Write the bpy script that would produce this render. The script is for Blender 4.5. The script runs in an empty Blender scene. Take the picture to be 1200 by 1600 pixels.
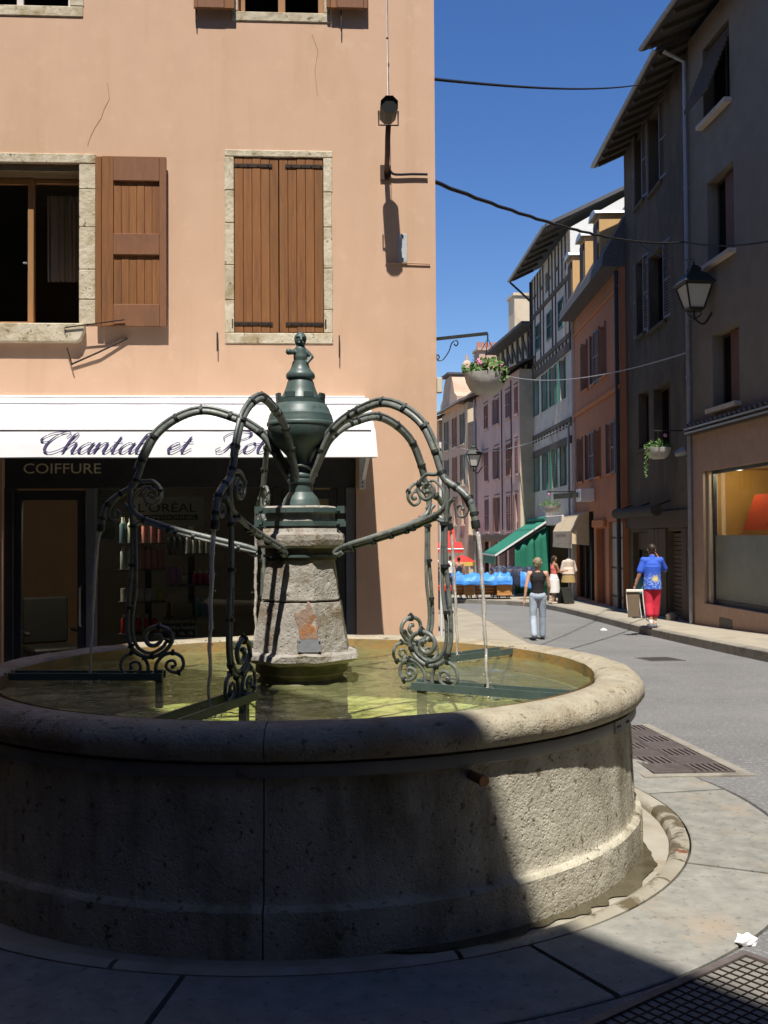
import bpy, bmesh, math, random
from mathutils import Vector, Matrix, noise

R = math.radians
rnd = random.Random(11)
SC = bpy.context.scene
COL = SC.collection

# ------------------------------------------------------------------ camera
FPX, CX, CY = 1580.0, 600.0, 800.0          # focal length and centre in photo pixels (1200 x 1600)
CAM_Z, HORIZON, ROLL = 1.6, 836.0, R(0.35)
TILT = math.atan((HORIZON - CY) / FPX)
cam_d = bpy.data.cameras.new('camera')
cam_d.sensor_fit = 'VERTICAL'
cam_d.sensor_height = 32.0
cam_d.lens = FPX / 1600.0 * 32.0
cam_d.clip_start = 0.05
cam_d.clip_end = 3000
cam = bpy.data.objects.new('camera', cam_d)
COL.objects.link(cam)
FWD = Vector((0, math.cos(TILT), math.sin(TILT)))
RT = Vector((1, 0, 0))
UP = RT.cross(FWD)
# verticals lean a little to the left going up: the camera is rolled clockwise
RT2 = RT * math.cos(ROLL) + UP * -math.sin(ROLL)
UP2 = RT * math.sin(ROLL) + UP * math.cos(ROLL)
M = Matrix((RT2, UP2, -FWD)).transposed().to_4x4()
M.translation = Vector((0, 0, CAM_Z))
cam.matrix_world = M
SC.camera = cam
CAM = Vector((0, 0, CAM_Z))

def ray(px, py):
    return RT2 * (px - CX) + UP2 * (CY - py) + FWD * FPX

def at_y(px, py, Y):
    d = ray(px, py)
    return CAM + d * (Y / d.y)

# ------------------------------------------------------------------ world, sun, exposure
SUN_EL, SUN_AZ = R(64), R(184)              # azimuth clockwise from +Y: behind the camera, a little to its left
w = bpy.data.worlds.new('World')
SC.world = w
w.use_nodes = True
nt = w.node_tree
nt.nodes.clear()
sky = nt.nodes.new('ShaderNodeTexSky')
sky.sky_type = 'NISHITA'
sky.sun_disc = False
sky.sun_elevation = SUN_EL
sky.sun_rotation = SUN_AZ
sky.air_density = 1.0
sky.dust_density = 0.25
sky.ozone_density = 1.6
sky.altitude = 300
bg = nt.nodes.new('ShaderNodeBackground')
bg.inputs['Strength'].default_value = 0.098
wo = nt.nodes.new('ShaderNodeOutputWorld')
hs = nt.nodes.new('ShaderNodeHueSaturation')
hs.inputs['Hue'].default_value = 0.512
hs.inputs['Saturation'].default_value = 1.3
nt.links.new(sky.outputs[0], hs.inputs['Color'])
nt.links.new(hs.outputs[0], bg.inputs['Color'])
nt.links.new(bg.outputs[0], wo.inputs['Surface'])

sun_d = bpy.data.lights.new('sun', 'SUN')
sun_d.energy = 5.0
sun_d.angle = R(0.5)
sun_d.color = (1.0, 0.955, 0.88)
sun = bpy.data.objects.new('sun', sun_d)
COL.objects.link(sun)
sdir = Vector((math.sin(SUN_AZ) * math.cos(SUN_EL), math.cos(SUN_AZ) * math.cos(SUN_EL), math.sin(SUN_EL)))
sun.location = sdir * 60
sun.rotation_euler = sdir.to_track_quat('Z', 'Y').to_euler()

vs = SC.view_settings
vs.view_transform = 'Standard'
vs.look = 'None'
vs.gamma = 1.0
vs.use_curve_mapping = False
vs.exposure = 0.5
SC.cycles.max_bounces = 8
SC.cycles.transparent_max_bounces = 12
SC.cycles.caustics_reflective = False
SC.cycles.caustics_refractive = False
SC.cycles.sample_clamp_indirect = 4.0

# ------------------------------------------------------------------ materials
MATS = {}

def _mix(nt, fac, a, b):
    m = nt.nodes.new('ShaderNodeMix')
    m.data_type = 'RGBA'
    m.clamp_factor = True
    for s, v in ((m.inputs[0], fac), (m.inputs[6], a), (m.inputs[7], b)):
        if hasattr(v, 'is_linked') or hasattr(v, 'links'):
            nt.links.new(v, s)
        elif isinstance(v, (int, float)):
            s.default_value = v
        else:
            s.default_value = (*v[:3], 1)
    return m.outputs[2]

def _ramp(nt, src, p0, p1, c0=0.0, c1=1.0):
    r = nt.nodes.new('ShaderNodeMapRange')
    r.clamp = True
    nt.links.new(src, r.inputs['Value'])
    r.inputs['From Min'].default_value = p0
    r.inputs['From Max'].default_value = p1
    r.inputs['To Min'].default_value = c0
    r.inputs['To Max'].default_value = c1
    return r.outputs[0]

def _noise(nt, vec, scale, detail=5, rough=0.6, dist=0.0):
    n = nt.nodes.new('ShaderNodeTexNoise')
    n.inputs['Scale'].default_value = scale
    n.inputs['Detail'].default_value = detail
    n.inputs['Roughness'].default_value = rough
    n.inputs['Distortion'].default_value = dist
    nt.links.new(vec, n.inputs['Vector'])
    return n.outputs['Fac']

def _scaled(nt, vec, s):
    m = nt.nodes.new('ShaderNodeMapping')
    m.inputs['Scale'].default_value = s
    nt.links.new(vec, m.inputs['Vector'])
    return m.outputs[0]

def pm(name, c1, c2=None, scale=6.0, rough=0.8, bump=0.0, bscale=60.0, metal=0.0, spec=0.35, stretch=(1, 1, 1),
       c3=None, scale3=1.2, t3=(0.5, 0.7), c4=None, scale4=30.0, t4=(0.6, 0.72), vary=0.0, stretch3=(1, 1, 1), pits=0.0, bdist=0.01, rrough=None):
    """principled material: base colour noise c1-c2, large stains c3, small specks c4, bump and pits."""
    if name in MATS:
        return MATS[name]
    m = bpy.data.materials.new(name)
    m.use_nodes = True
    nt = m.node_tree
    b = nt.nodes['Principled BSDF']
    tc = nt.nodes.new('ShaderNodeTexCoord')
    vec = tc.outputs['Object']
    c2 = c2 or c1
    f = _noise(nt, _scaled(nt, vec, stretch), scale)
    col = _mix(nt, _ramp(nt, f, 0.32, 0.68), c1, c2)
    if c3:
        f3 = _noise(nt, _scaled(nt, vec, stretch3), scale3, 7, 0.65, 0.4)
        col = _mix(nt, _ramp(nt, f3, t3[0], t3[1]), col, c3)
    if c4:
        f4 = _noise(nt, vec, scale4, 3, 0.6)
        col = _mix(nt, _ramp(nt, f4, t4[0], t4[1]), col, c4)
    if vary:
        oi = nt.nodes.new('ShaderNodeObjectInfo')
        hs = nt.nodes.new('ShaderNodeHueSaturation')
        nt.links.new(col, hs.inputs['Color'])
        nt.links.new(_ramp(nt, oi.outputs['Random'], 0, 1, 1 - vary, 1 + vary), hs.inputs['Value'])
        col = hs.outputs[0]
    nt.links.new(col, b.inputs['Base Color'])
    b.inputs['Metallic'].default_value = metal
    b.inputs['Specular IOR Level'].default_value = spec
    if rrough:
        nt.links.new(_ramp(nt, f, 0.3, 0.7, rough, rrough), b.inputs['Roughness'])
    else:
        b.inputs['Roughness'].default_value = rough
    if bump:
        bf = _noise(nt, _scaled(nt, vec, stretch), bscale, 6, 0.65)
        if pits:
            v = nt.nodes.new('ShaderNodeTexVoronoi')
            v.inputs['Scale'].default_value = pits
            nt.links.new(vec, v.inputs['Vector'])
            pm_ = nt.nodes.new('ShaderNodeMath')
            pm_.operation = 'MULTIPLY_ADD'
            nt.links.new(_ramp(nt, v.outputs['Distance'], 0.05, 0.3), pm_.inputs[0])
            pm_.inputs[1].default_value = 0.38
            nt.links.new(bf, pm_.inputs[2])
            bf = pm_.outputs[0]
        bn = nt.nodes.new('ShaderNodeBump')
        bn.inputs['Strength'].default_value = bump
        bn.inputs['Distance'].default_value = bdist
        nt.links.new(bf, bn.inputs['Height'])
        nt.links.new(bn.outputs[0], b.inputs['Normal'])
    MATS[name] = m
    return m

def glass_mat(name, tint=(0.85, 0.9, 0.88), ior=1.5, wave=0.0, wscale=8.0, rough=0.0, diffuse=None, dfac=0.0, boost=0.0, wdist=0.03):
    """see-through sheet: transparent straight on, mirror at grazing angles (fresnel)."""
    m = bpy.data.materials.new(name)
    m.use_nodes = True
    nt = m.node_tree
    nt.nodes.clear()
    out = nt.nodes.new('ShaderNodeOutputMaterial')
    tr = nt.nodes.new('ShaderNodeBsdfTransparent')
    tr.inputs[0].default_value = (*tint, 1)
    gl = nt.nodes.new('ShaderNodeBsdfGlossy')
    gl.inputs['Roughness'].default_value = rough
    fr = nt.nodes.new('ShaderNodeFresnel')
    fr.inputs['IOR'].default_value = ior
    mx = nt.nodes.new('ShaderNodeMixShader')
    base = tr.outputs[0]
    if diffuse:
        df = nt.nodes.new('ShaderNodeBsdfDiffuse')
        df.inputs[0].default_value = (*diffuse, 1)
        m2 = nt.nodes.new('ShaderNodeMixShader')
        m2.inputs[0].default_value = dfac
        nt.links.new(base, m2.inputs[1])
        nt.links.new(df.outputs[0], m2.inputs[2])
        base = m2.outputs[0]
    if wave:
        tc = nt.nodes.new('ShaderNodeTexCoord')
        n1 = _noise(nt, _scaled(nt, tc.outputs['Object'], (1, 1.6, 1)), wscale, 4, 0.55, 0.8)
        bn = nt.nodes.new('ShaderNodeBump')
        bn.inputs['Strength'].default_value = wave
        bn.inputs['Distance'].default_value = wdist
        nt.links.new(n1, bn.inputs['Height'])
        nt.links.new(bn.outputs[0], gl.inputs['Normal'])
        nt.links.new(bn.outputs[0], fr.inputs['Normal'])
    fac = fr.outputs[0]
    if boost:
        fac = _ramp(nt, fac, 0.0, 1.0, boost, 1.0)
    nt.links.new(fac, mx.inputs[0])
    nt.links.new(base, mx.inputs[1])
    nt.links.new(gl.outputs[0], mx.inputs[2])
    nt.links.new(mx.outputs[0], out.inputs[0])
    MATS[name] = m
    return m

PEACH = pm('peach_plaster', (0.60, 0.395, 0.27), (0.64, 0.425, 0.29), 3.0, 0.9, 0.3, 220, spec=0.15,
           c3=(0.54, 0.35, 0.225), scale3=2.2, t3=(0.5, 0.78), c4=(0.66, 0.45, 0.315), scale4=6, t4=(0.58, 0.8), bdist=0.004, stretch3=(1, 1, 0.16))
SURR = pm('pale_window_stone', (0.50, 0.43, 0.30), (0.66, 0.585, 0.45), 9, 0.9, 0.8, 22, spec=0.2,
          c3=(0.36, 0.28, 0.16), scale3=5, t3=(0.5, 0.68), c4=(0.2, 0.155, 0.1), scale4=17, t4=(0.62, 0.7), bdist=0.014, vary=0.07)
WOOD = pm('brown_shutter_wood', (0.21, 0.085, 0.026), (0.275, 0.118, 0.04), 9, 0.65, 0.35, 30, spec=0.3, stretch=(6, 6, 0.5),
          c3=(0.15, 0.06, 0.028), scale3=3, t3=(0.5, 0.75), stretch3=(5, 5, 0.4), vary=0.12, bdist=0.003)
WOODF = pm('shutter_frame_wood', (0.20, 0.088, 0.042), (0.235, 0.105, 0.05), 8, 0.65, 0.3, 30, spec=0.3, stretch=(4, 4, 0.6),
           c3=(0.155, 0.075, 0.04), scale3=3, t3=(0.5, 0.75), bdist=0.003)
IRON = pm('dark_hinge_iron', (0.022, 0.018, 0.016), (0.05, 0.032, 0.022), 20, 0.6, 0.3, 60, metal=0.4)
WIRE = pm('dark_wire', (0.02, 0.02, 0.022), rough=0.6)
STEEL = pm('galvanised_steel', (0.34, 0.35, 0.36), (0.45, 0.46, 0.47), 12, 0.45, metal=0.6)
BRONZE = pm('green_painted_iron', (0.055, 0.085, 0.08), (0.075, 0.11, 0.1), 11, 0.38, 0.15, 50, spec=0.5,
            c3=(0.09, 0.115, 0.1), scale3=6, t3=(0.58, 0.75), c4=(0.03, 0.035, 0.03), scale4=40, t4=(0.6, 0.75), bdist=0.003, rrough=0.5)
PIPE = pm('worn_pipe_paint', (0.105, 0.122, 0.113), (0.18, 0.192, 0.172), 16, 0.42, 0.2, 60, spec=0.5,
          c3=(0.27, 0.27, 0.21), scale3=9, t3=(0.56, 0.72), c4=(0.025, 0.028, 0.025), scale4=45, t4=(0.58, 0.7), bdist=0.003)
CLAMP = pm('clamp_iron', (0.02, 0.026, 0.026), (0.04, 0.045, 0.042), 30, 0.5, metal=0.2)
STONE = pm('basin_stone', (0.42, 0.385, 0.295), (0.56, 0.52, 0.41), 7, 0.92, 1.0, 45, spec=0.15, pits=42,
           c3=(0.2, 0.165, 0.1), scale3=3.2, t3=(0.47, 0.72), c4=(0.16, 0.135, 0.09), scale4=26, t4=(0.6, 0.7), bdist=0.012, stretch3=(1, 1, 0.28))
RIMST = pm('rim_stone', (0.31, 0.275, 0.2), (0.42, 0.375, 0.28), 8, 0.9, 0.9, 50, spec=0.2, pits=46,
           c3=(0.27, 0.19, 0.11), scale3=3.2, t3=(0.5, 0.72), c4=(0.13, 0.115, 0.08), scale4=22, t4=(0.6, 0.72), bdist=0.012)
PEDST = pm('pedestal_stone', (0.28, 0.255, 0.22), (0.39, 0.36, 0.315), 12, 0.9, 0.9, 50, spec=0.2, pits=38,
           c3=(0.2, 0.155, 0.1), scale3=5, t3=(0.5, 0.66), c4=(0.13, 0.115, 0.06), scale4=16, t4=(0.6, 0.7), bdist=0.01)
PATCH = pm('rusty_bare_stone', (0.2, 0.135, 0.1), (0.29, 0.205, 0.155), 16, 0.9, 0.9, 40, c3=(0.3, 0.11, 0.025), scale3=9, t3=(0.5, 0.62), bdist=0.01)
ALGAE = pm('algae_floor', (0.5, 0.52, 0.24), (0.68, 0.68, 0.4), 6.5, 0.9, 0.6, 20, c3=(0.2, 0.2, 0.06), scale3=5.5, t3=(0.48, 0.62),
           c4=(0.5, 0.33, 0.12), scale4=9, t4=(0.6, 0.75), bdist=0.02)
INNER = pm('stained_inner_wall', (0.36, 0.2, 0.06), (0.25, 0.2, 0.1), 7, 0.85, 0.5, 40, c3=(0.13, 0.11, 0.05), scale3=4, t3=(0.5, 0.7), bdist=0.01)
DARKST = pm('mossy_dark_stone', (0.13, 0.115, 0.075), (0.2, 0.18, 0.12), 9, 0.85, 0.7, 40, c3=(0.07, 0.075, 0.03), scale3=4, t3=(0.48, 0.65), bdist=0.01)
MORTAR = pm('dark_joint', (0.14, 0.12, 0.085), (0.2, 0.175, 0.125), 12, 0.95)
SLAB = pm('grey_paving_slab', (0.19, 0.188, 0.163), (0.285, 0.275, 0.24), 9, 0.8, 0.7, 60, spec=0.25,
          c3=(0.31, 0.245, 0.175), scale3=2.2, t3=(0.55, 0.75), c4=(0.13, 0.13, 0.118), scale4=24, t4=(0.58, 0.72), vary=0.07, bdist=0.006)
GUTTER = pm('gutter_stone', (0.30, 0.27, 0.21), (0.36, 0.33, 0.27), 6, 0.75, 0.5, 60, c3=(0.22, 0.17, 0.11), scale3=2, t3=(0.5, 0.7), bdist=0.006)
WETST = pm('wet_green_stone', (0.06, 0.05, 0.026), (0.11, 0.095, 0.06), 8, 0.1, 0.3, 40, spec=0.6, c3=(0.16, 0.05, 0.03), scale3=5, t3=(0.62, 0.68), bdist=0.004)
ASPH = pm('asphalt', (0.135, 0.134, 0.132), (0.17, 0.168, 0.165), 1.1, 0.85, 0.5, 140, spec=0.3,
          c3=(0.195, 0.19, 0.18), scale3=0.35, t3=(0.45, 0.7), c4=(0.25, 0.245, 0.235), scale4=42, t4=(0.52, 0.64), bdist=0.012)
WALKM = pm('tan_pavement', (0.30, 0.265, 0.205), (0.36, 0.32, 0.25), 2, 0.88, 0.3, 120, c3=(0.24, 0.21, 0.165), scale3=0.8, t3=(0.5, 0.7),
           c4=(0.4, 0.37, 0.3), scale4=60, t4=(0.62, 0.72), bdist=0.004)
KERB = pm('kerb_stone', (0.22, 0.2, 0.165), (0.28, 0.255, 0.21), 8, 0.85, 0.4, 60, c3=(0.15, 0.135, 0.11), scale3=3, t3=(0.5, 0.7), vary=0.1, bdist=0.005)
CAST = pm('cast_iron_grate', (0.12, 0.098, 0.09), (0.17, 0.14, 0.13), 14, 0.6, 0.3, 60, metal=0.3)
PIT = pm('painted_pit_black', (0.012, 0.011, 0.01), rough=0.95)
WHITEF = pm('white_awning_cloth', (0.74, 0.74, 0.75), (0.69, 0.69, 0.7), 3, 0.75, 0.15, 30, spec=0.2, bdist=0.003)
NAVY = pm('navy_print', (0.055, 0.04, 0.12), rough=0.7)
DARKFR = pm('dark_shop_frame', (0.03, 0.032, 0.036), (0.045, 0.046, 0.05), 9, 0.4, spec=0.4)
GREYFR = pm('grey_blue_shop_frame', (0.13, 0.14, 0.165), (0.16, 0.17, 0.19), 9, 0.4, spec=0.4)
GOLD = pm('pale_gold_letter', (0.8, 0.72, 0.45), rough=0.5)
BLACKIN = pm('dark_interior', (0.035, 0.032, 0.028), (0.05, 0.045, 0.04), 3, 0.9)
PALEIN = pm('pale_interior', (0.33, 0.3, 0.24), (0.4, 0.36, 0.29), 2, 0.9)
GLASS = glass_mat('clear_pane', (0.72, 0.78, 0.76), 1.5)
DGLASS = glass_mat('dim_pane', (0.35, 0.38, 0.38), 1.5)
WATER = glass_mat('basin_water', (0.86, 0.9, 0.66), 1.33, wave=0.7, wscale=17, rough=0.02, diffuse=(0.52, 0.53, 0.26), dfac=0.2, wdist=0.011)
JET = glass_mat('water_jet', (0.95, 0.93, 0.9), 1.5, wave=0.9, wscale=60, rough=0.1, diffuse=(0.95, 0.88, 0.82), dfac=0.5, boost=0.05)

# ------------------------------------------------------------------ mesh helpers
class MB:
    def __init__(s):
        s.v, s.f, s.m, s.sm = [], [], [], []
    def add(s, vs, fs, mi=0, smooth=False):
        o = len(s.v)
        s.v += [tuple(p) for p in vs]
        for f in fs:
            s.f.append(tuple(i + o for i in f))
            s.m.append(mi)
            s.sm.append(smooth)
        return s
    def box(s, x0, x1, y0, y1, z0, z1, mi=0, tf=None):
        vs = [(x, y, z) for z in (z0, z1) for y in (y0, y1) for x in (x0, x1)]
        if tf:
            vs = [tf @ Vector(p) for p in vs]
        return s.add(vs, [(0, 2, 3, 1), (4, 5, 7, 6), (0, 1, 5, 4), (2, 6, 7, 3), (0, 4, 6, 2), (1, 3, 7, 5)], mi)
    def quad(s, a, b, c, d, mi=0):
        return s.add([a, b, c, d], [(0, 1, 2, 3)], mi)
    def bar(s, p0, p1, w, h, mi=0, up=(0, 0, 1)):
        p0, p1 = Vector(p0), Vector(p1)
        d = (p1 - p0).normalized()
        u = Vector(up)
        if abs(d.dot(u)) > 0.95:
            u = Vector((1, 0, 0))
        sx = d.cross(u).normalized() * (w / 2)
        sz = sx.cross(d).normalized() * (h / 2)
        vs = [p + a * sx + b * sz for p in (p0, p1) for a, b in ((-1, -1), (1, -1), (1, 1), (-1, 1))]
        return s.add(vs, [(3, 2, 1, 0), (4, 5, 6, 7), (0, 1, 5, 4), (1, 2, 6, 5), (2, 3, 7, 6), (3, 0, 4, 7)], mi)
    def tube(s, pts, rad, seg=8, mi=0, cap=True, squash=1.0):
        pts = [Vector(p) for p in pts]
        n = len(pts)
        rr = rad if isinstance(rad, (list, tuple)) else [rad] * n
        vs, fs = [], []
        prev = None
        for i, p in enumerate(pts):
            t = (pts[min(i + 1, n - 1)] - pts[max(i - 1, 0)])
            if t.length < 1e-9:
                t = Vector((0, 0, 1))
            t.normalize()
            if prev is None:
                a = Vector((0, 0, 1)) if abs(t.z) < 0.9 else Vector((0, 1, 0))
                u = t.cross(a).normalized()
            else:
                u = (prev - t * prev.dot(t))
                u = u.normalized() if u.length > 1e-6 else t.orthogonal().normalized()
            prev = u
            v = t.cross(u)
            for k in range(seg):
                a = 2 * math.pi * k / seg
                vs.append(p + u * (math.cos(a) * rr[i]) + v * (math.sin(a) * rr[i] * squash))
        for i in range(n - 1):
            for k in range(seg):
                k2 = (k + 1) % seg
                fs.append((i * seg + k, i * seg + k2, (i + 1) * seg + k2, (i + 1) * seg + k))
        if cap:
            fs.append(tuple(reversed(range(seg))))
            fs.append(tuple(range((n - 1) * seg, n * seg)))
        return s.add(vs, fs, mi, True)
    def lathe(s, prof, seg=32, a0=0.0, a1=None, mi=0, smooth=True, jitter=0.0, jscale=6.0, closed=False, seed=0.0, cx=0.0, cy=0.0):
        full = a1 is None
        n = seg if full else seg + 1
        vs, fs = [], []
        for i in range(n):
            a = (2 * math.pi * i / seg) if full else a0 + (a1 - a0) * i / seg
            for r, z in prof:
                p = Vector((r * math.cos(a), r * math.sin(a), z))
                if jitter and r > 0.001:
                    k = noise.noise(p * jscale + Vector((seed, seed, seed))) + 0.5 * noise.noise(p * jscale * 2.7 + Vector((seed, 3, 1)))
                    p.x += math.cos(a) * k * jitter
                    p.y += math.sin(a) * k * jitter
                    p.z += k * jitter * 0.4
                vs.append((p.x + cx, p.y + cy, p.z))
        m = len(prof)
        ml = m if closed else m - 1
        for i in range(n if full else n - 1):
            j = (i + 1) % n
            for k in range(ml):
                k2 = (k + 1) % m
                fs.append((i * m + k, j * m + k, j * m + k2, i * m + k2))
        if not full and closed:
            fs.append(tuple(range(m)))
            fs.append(tuple(reversed(range((n - 1) * m, n * m))))
        return s.add(vs, fs, mi, smooth)
    def prism(s, pts, y0, y1, mi=0):
        """polygon in x-z extruded along y"""
        n = len(pts)
        vs = [(x, y0, z) for x, z in pts] + [(x, y1, z) for x, z in pts]
        fs = [tuple(range(n)), tuple(reversed(range(n, 2 * n)))]
        fs += [((i + 1) % n, i, i + n, (i + 1) % n + n) for i in range(n)]
        return s.add(vs, fs, mi)
    def build(s, name, mat, parent=None, bevel=0.0, loc=None, smooth=None):
        me = bpy.data.meshes.new(name)
        me.from_pydata(s.v, [], s.f)
        mats = mat if isinstance(mat, (list, tuple)) else [mat]
        for m_ in mats:
            me.materials.append(m_)
        me.polygons.foreach_set('material_index', s.m)
        me.polygons.foreach_set('use_smooth', [bool(x) if smooth is None else smooth for x in s.sm])
        bm = bmesh.new()
        bm.from_mesh(me)
        bmesh.ops.recalc_face_normals(bm, faces=bm.faces)
        if bevel:
            bmesh.ops.bevel(bm, geom=list(bm.edges), offset=bevel, segments=1, affect='EDGES', clamp_overlap=True)
        bm.to_mesh(me)
        bm.free()
        me.update()
        if any(s.sm):
            me.set_sharp_from_angle(angle=R(38))
        return link(name, me, parent, loc)

def link(name, me, parent=None, loc=None):
    o = bpy.data.objects.new(name, me)
    COL.objects.link(o)
    if parent:
        o.parent = parent
    if loc is not None:
        o.location = loc
    return o

def empty(name, loc=(0, 0, 0), rz=0.0, parent=None):
    o = bpy.data.objects.new(name, None)
    COL.objects.link(o)
    o.location = loc
    o.rotation_euler = (0, 0, rz)
    o.empty_display_size = 0.1
    if parent:
        o.parent = parent
    return o

def tag(o, label, cat, group=None):
    o['label'] = label
    o['category'] = cat
    if group:
        o['group'] = group
    return o

def kind(o, k):
    o['kind'] = k
    return o

def copy_tree(o, parent=None):
    c = o.copy()
    COL.objects.link(c)
    c.parent = parent
    for ch in o.children:
        copy_tree(ch, c)
    return c

def smooth_path(pts, n=6):
    """Catmull-Rom through the points"""
    P = [Vector(p) for p in pts]
    if len(P) < 3:
        return P
    out = []
    Q = [P[0] * 2 - P[1]] + P + [P[-1] * 2 - P[-2]]
    for i in range(1, len(Q) - 2):
        for k in range(n):
            t = k / n
            a, b, c, d = Q[i - 1], Q[i], Q[i + 1], Q[i + 2]
            out.append(0.5 * ((2 * b) + (c - a) * t + (2 * a - 5 * b + 4 * c - d) * t * t + (3 * b - a - 3 * c + d) * t ** 3))
    out.append(P[-1])
    return out

def eval_mesh(o):
    dg = bpy.context.evaluated_depsgraph_get()
    me = bpy.data.meshes.new_from_object(o.evaluated_get(dg))
    return me

def remeshed(mb, name, mat, parent=None, voxel=0.01, it=4):
    """union of overlapping shapes as one continuous surface"""
    o = mb.build(name + '_raw', mat)
    r = o.modifiers.new('r', 'REMESH')
    r.mode = 'VOXEL'
    r.voxel_size = voxel
    s = o.modifiers.new('s', 'SMOOTH')
    s.factor = 0.5
    s.iterations = it
    bpy.context.view_layer.update()
    me = eval_mesh(o)
    old = o.data
    bpy.data.objects.remove(o)
    bpy.data.meshes.remove(old)
    me.polygons.foreach_set('use_smooth', [True] * len(me.polygons))
    me.name = name
    if not me.materials:
        me.materials.append(mat)
    return link(name, me, parent)

def text_mesh(body, size, ext=0.002, font=None, space=1.0):
    cu = bpy.data.curves.new('txt', 'FONT')
    cu.body = body
    cu.size = size
    cu.extrude = ext
    cu.space_character = space
    cu.resolution_u = 3
    o = bpy.data.objects.new('txt', cu)
    COL.objects.link(o)
    bpy.context.view_layer.update()
    me = eval_mesh(o)
    bpy.data.objects.remove(o)
    bpy.data.curves.remove(cu)
    return me

def put_text(body, x0, x1, z0, z1, y, mat, parent, name='lettering', ext=0.002):
    """letters standing in the parent's x-z plane, filling the box x0..x1, z0..z1, facing -y"""
    me = text_mesh(body, 1.0, 0.0)
    xs = [v.co.x for v in me.vertices]
    ys = [v.co.y for v in me.vertices]
    sx = (x1 - x0) / (max(xs) - min(xs))
    sy = (z1 - z0) / (max(ys) - min(ys))
    ax, ay = min(xs), min(ys)
    for v in me.vertices:
        v.co = Vector((x0 + (v.co.x - ax) * sx, y, z0 + (v.co.y - ay) * sy))
    me.materials.clear()
    me.materials.append(mat)
    return link(name, me, parent)

# ------------------------------------------------------------------ terrain height
def gz(y):
    """level round the fountain, then the street falls away from the square"""
    def ss(t, a, b):
        t = max(a, min(b, t))
        return t
    if y <= 6.0:
        return 0.0
    if y <= 8.0:
        return -0.042 * (y - 6) ** 2 / 4
    if y <= 20:
        return -0.042 - 0.042 * (y - 8)
    if y <= 24:
        t = y - 20
        return -0.546 - 0.042 * t + 0.017 * t * t / 8
    z24 = -0.546 - 0.168 + 0.034
    return z24 - 0.025 * (min(y, 70) - 24)
# ------------------------------------------------------------------ ground
FX, FY = -0.48, 5.85
mb = MB()
rings = [(0.0, 0), (1.2, 1), (2.63, 1), (2.66, 0), (2.9, 0), (3.3, 0), (4, 0), (5, 0), (6, 0), (7, 0), (8, 0), (9.5, 0), (11, 0), (13, 0), (15, 0),
         (17, 0), (19, 0), (22, 0), (25, 0), (29, 0), (34, 0), (40, 0), (47, 0), (55, 0), (65, 0), (80, 0), (120, 0), (200, 0), (400, 0), (900, 0)]
NS = 120
gv = [(FX, FY, -0.09)]
for r, low in rings[1:]:
    for k in range(NS):
        a = 2 * math.pi * k / NS
        x, y = FX + r * math.cos(a), FY + r * math.sin(a)
        gv.append((x, y, -0.09 if low else gz(y)))
gf = [(0, 1 + k, 1 + (k + 1) % NS) for k in range(NS)]
for i in range(len(rings) - 2):
    for k in range(NS):
        a, b = 1 + i * NS + k, 1 + i * NS + (k + 1) % NS
        gf.append((a, a + NS, b + NS, b))
mb.add(gv, gf)
kind(mb.build('ground', ASPH), 'structure')

# stone surround: ten wide slabs, the gutter ring and its raised lip
pave = kind(empty('pavement', (FX, FY, 0)), 'structure')
GAP = R(0.28)
DAMP = pm('damp_gutter_stone', (0.27, 0.24, 0.18), (0.34, 0.31, 0.25), 5, 0.5, 0.5, 60, c3=(0.11, 0.09, 0.05), scale3=4, t3=(0.5, 0.56), c4=(0.2, 0.06, 0.03), scale4=6, t4=(0.66, 0.7), bdist=0.006)
for k in range(10):
    a0, a1 = R(11 + 36 * k) + GAP, R(47 + 36 * k) - GAP
    s = MB().lathe([(2.14, -0.085), (2.14, -0.004), (2.146, 0.0), (2.634, 0.0), (2.64, -0.004), (2.64, -0.085)], 16, a0, a1, closed=True, smooth=False)
    s.build('slab', SLAB, pave)
for k in range(10):
    a0, a1 = R(3 + 36 * k) + GAP, R(39 + 36 * k) - GAP
    MB().lathe([(2.03, -0.085), (2.03, -0.03), (2.045, -0.004), (2.075, 0.008), (2.105, 0.008), (2.13, -0.002), (2.135, -0.085)], 14, a0, a1, closed=True,
               jitter=0.004, jscale=5, seed=k).build('gutter_lip', DAMP if k in (8, 9) else GUTTER, pave)
MB().lathe([(1.75, -0.05), (2.04, -0.042)], 96, jitter=0.003, jscale=4).build('gutter_floor', GUTTER, pave)

# wet film left by the overflow, on the gutter stones
def wet_patch(a0, a1, rin, rout, amp, z, n=60, seed=0.0):
    m = MB()
    vs, fs = [], []
    for i in range(n + 1):
        t = i / n
        a = R(a0 + (a1 - a0) * t)
        e = min(1, 6 * t, 6 * (1 - t))
        ro = rin + (rout - rin) * e + amp * (noise.noise(Vector((t * 9 + seed, 1.7, 0))) + 0.5 * noise.noise(Vector((t * 31 + seed, 4.7, 0)))) * e
        for q in range(5):
            r = rin + (max(ro, rin + 0.004) - rin) * q / 4
            zz = z(r)
            vs.append((r * math.cos(a), r * math.sin(a), zz))
    for i in range(n):
        for q in range(4):
            o = i * 5 + q
            fs.append((o, o + 1, o + 6, o + 5))
    m.add(vs, fs, 0, True)
    return kind(m.build('puddle', WETST, loc=(FX, FY, 0)), 'stuff')

tag(wet_patch(-78, -12, 1.89, 1.985, 0.075, lambda r: -0.0372, 110, seed=2), 'dark wet film of overflow water along the basin foot in the gutter', 'puddle')

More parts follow.
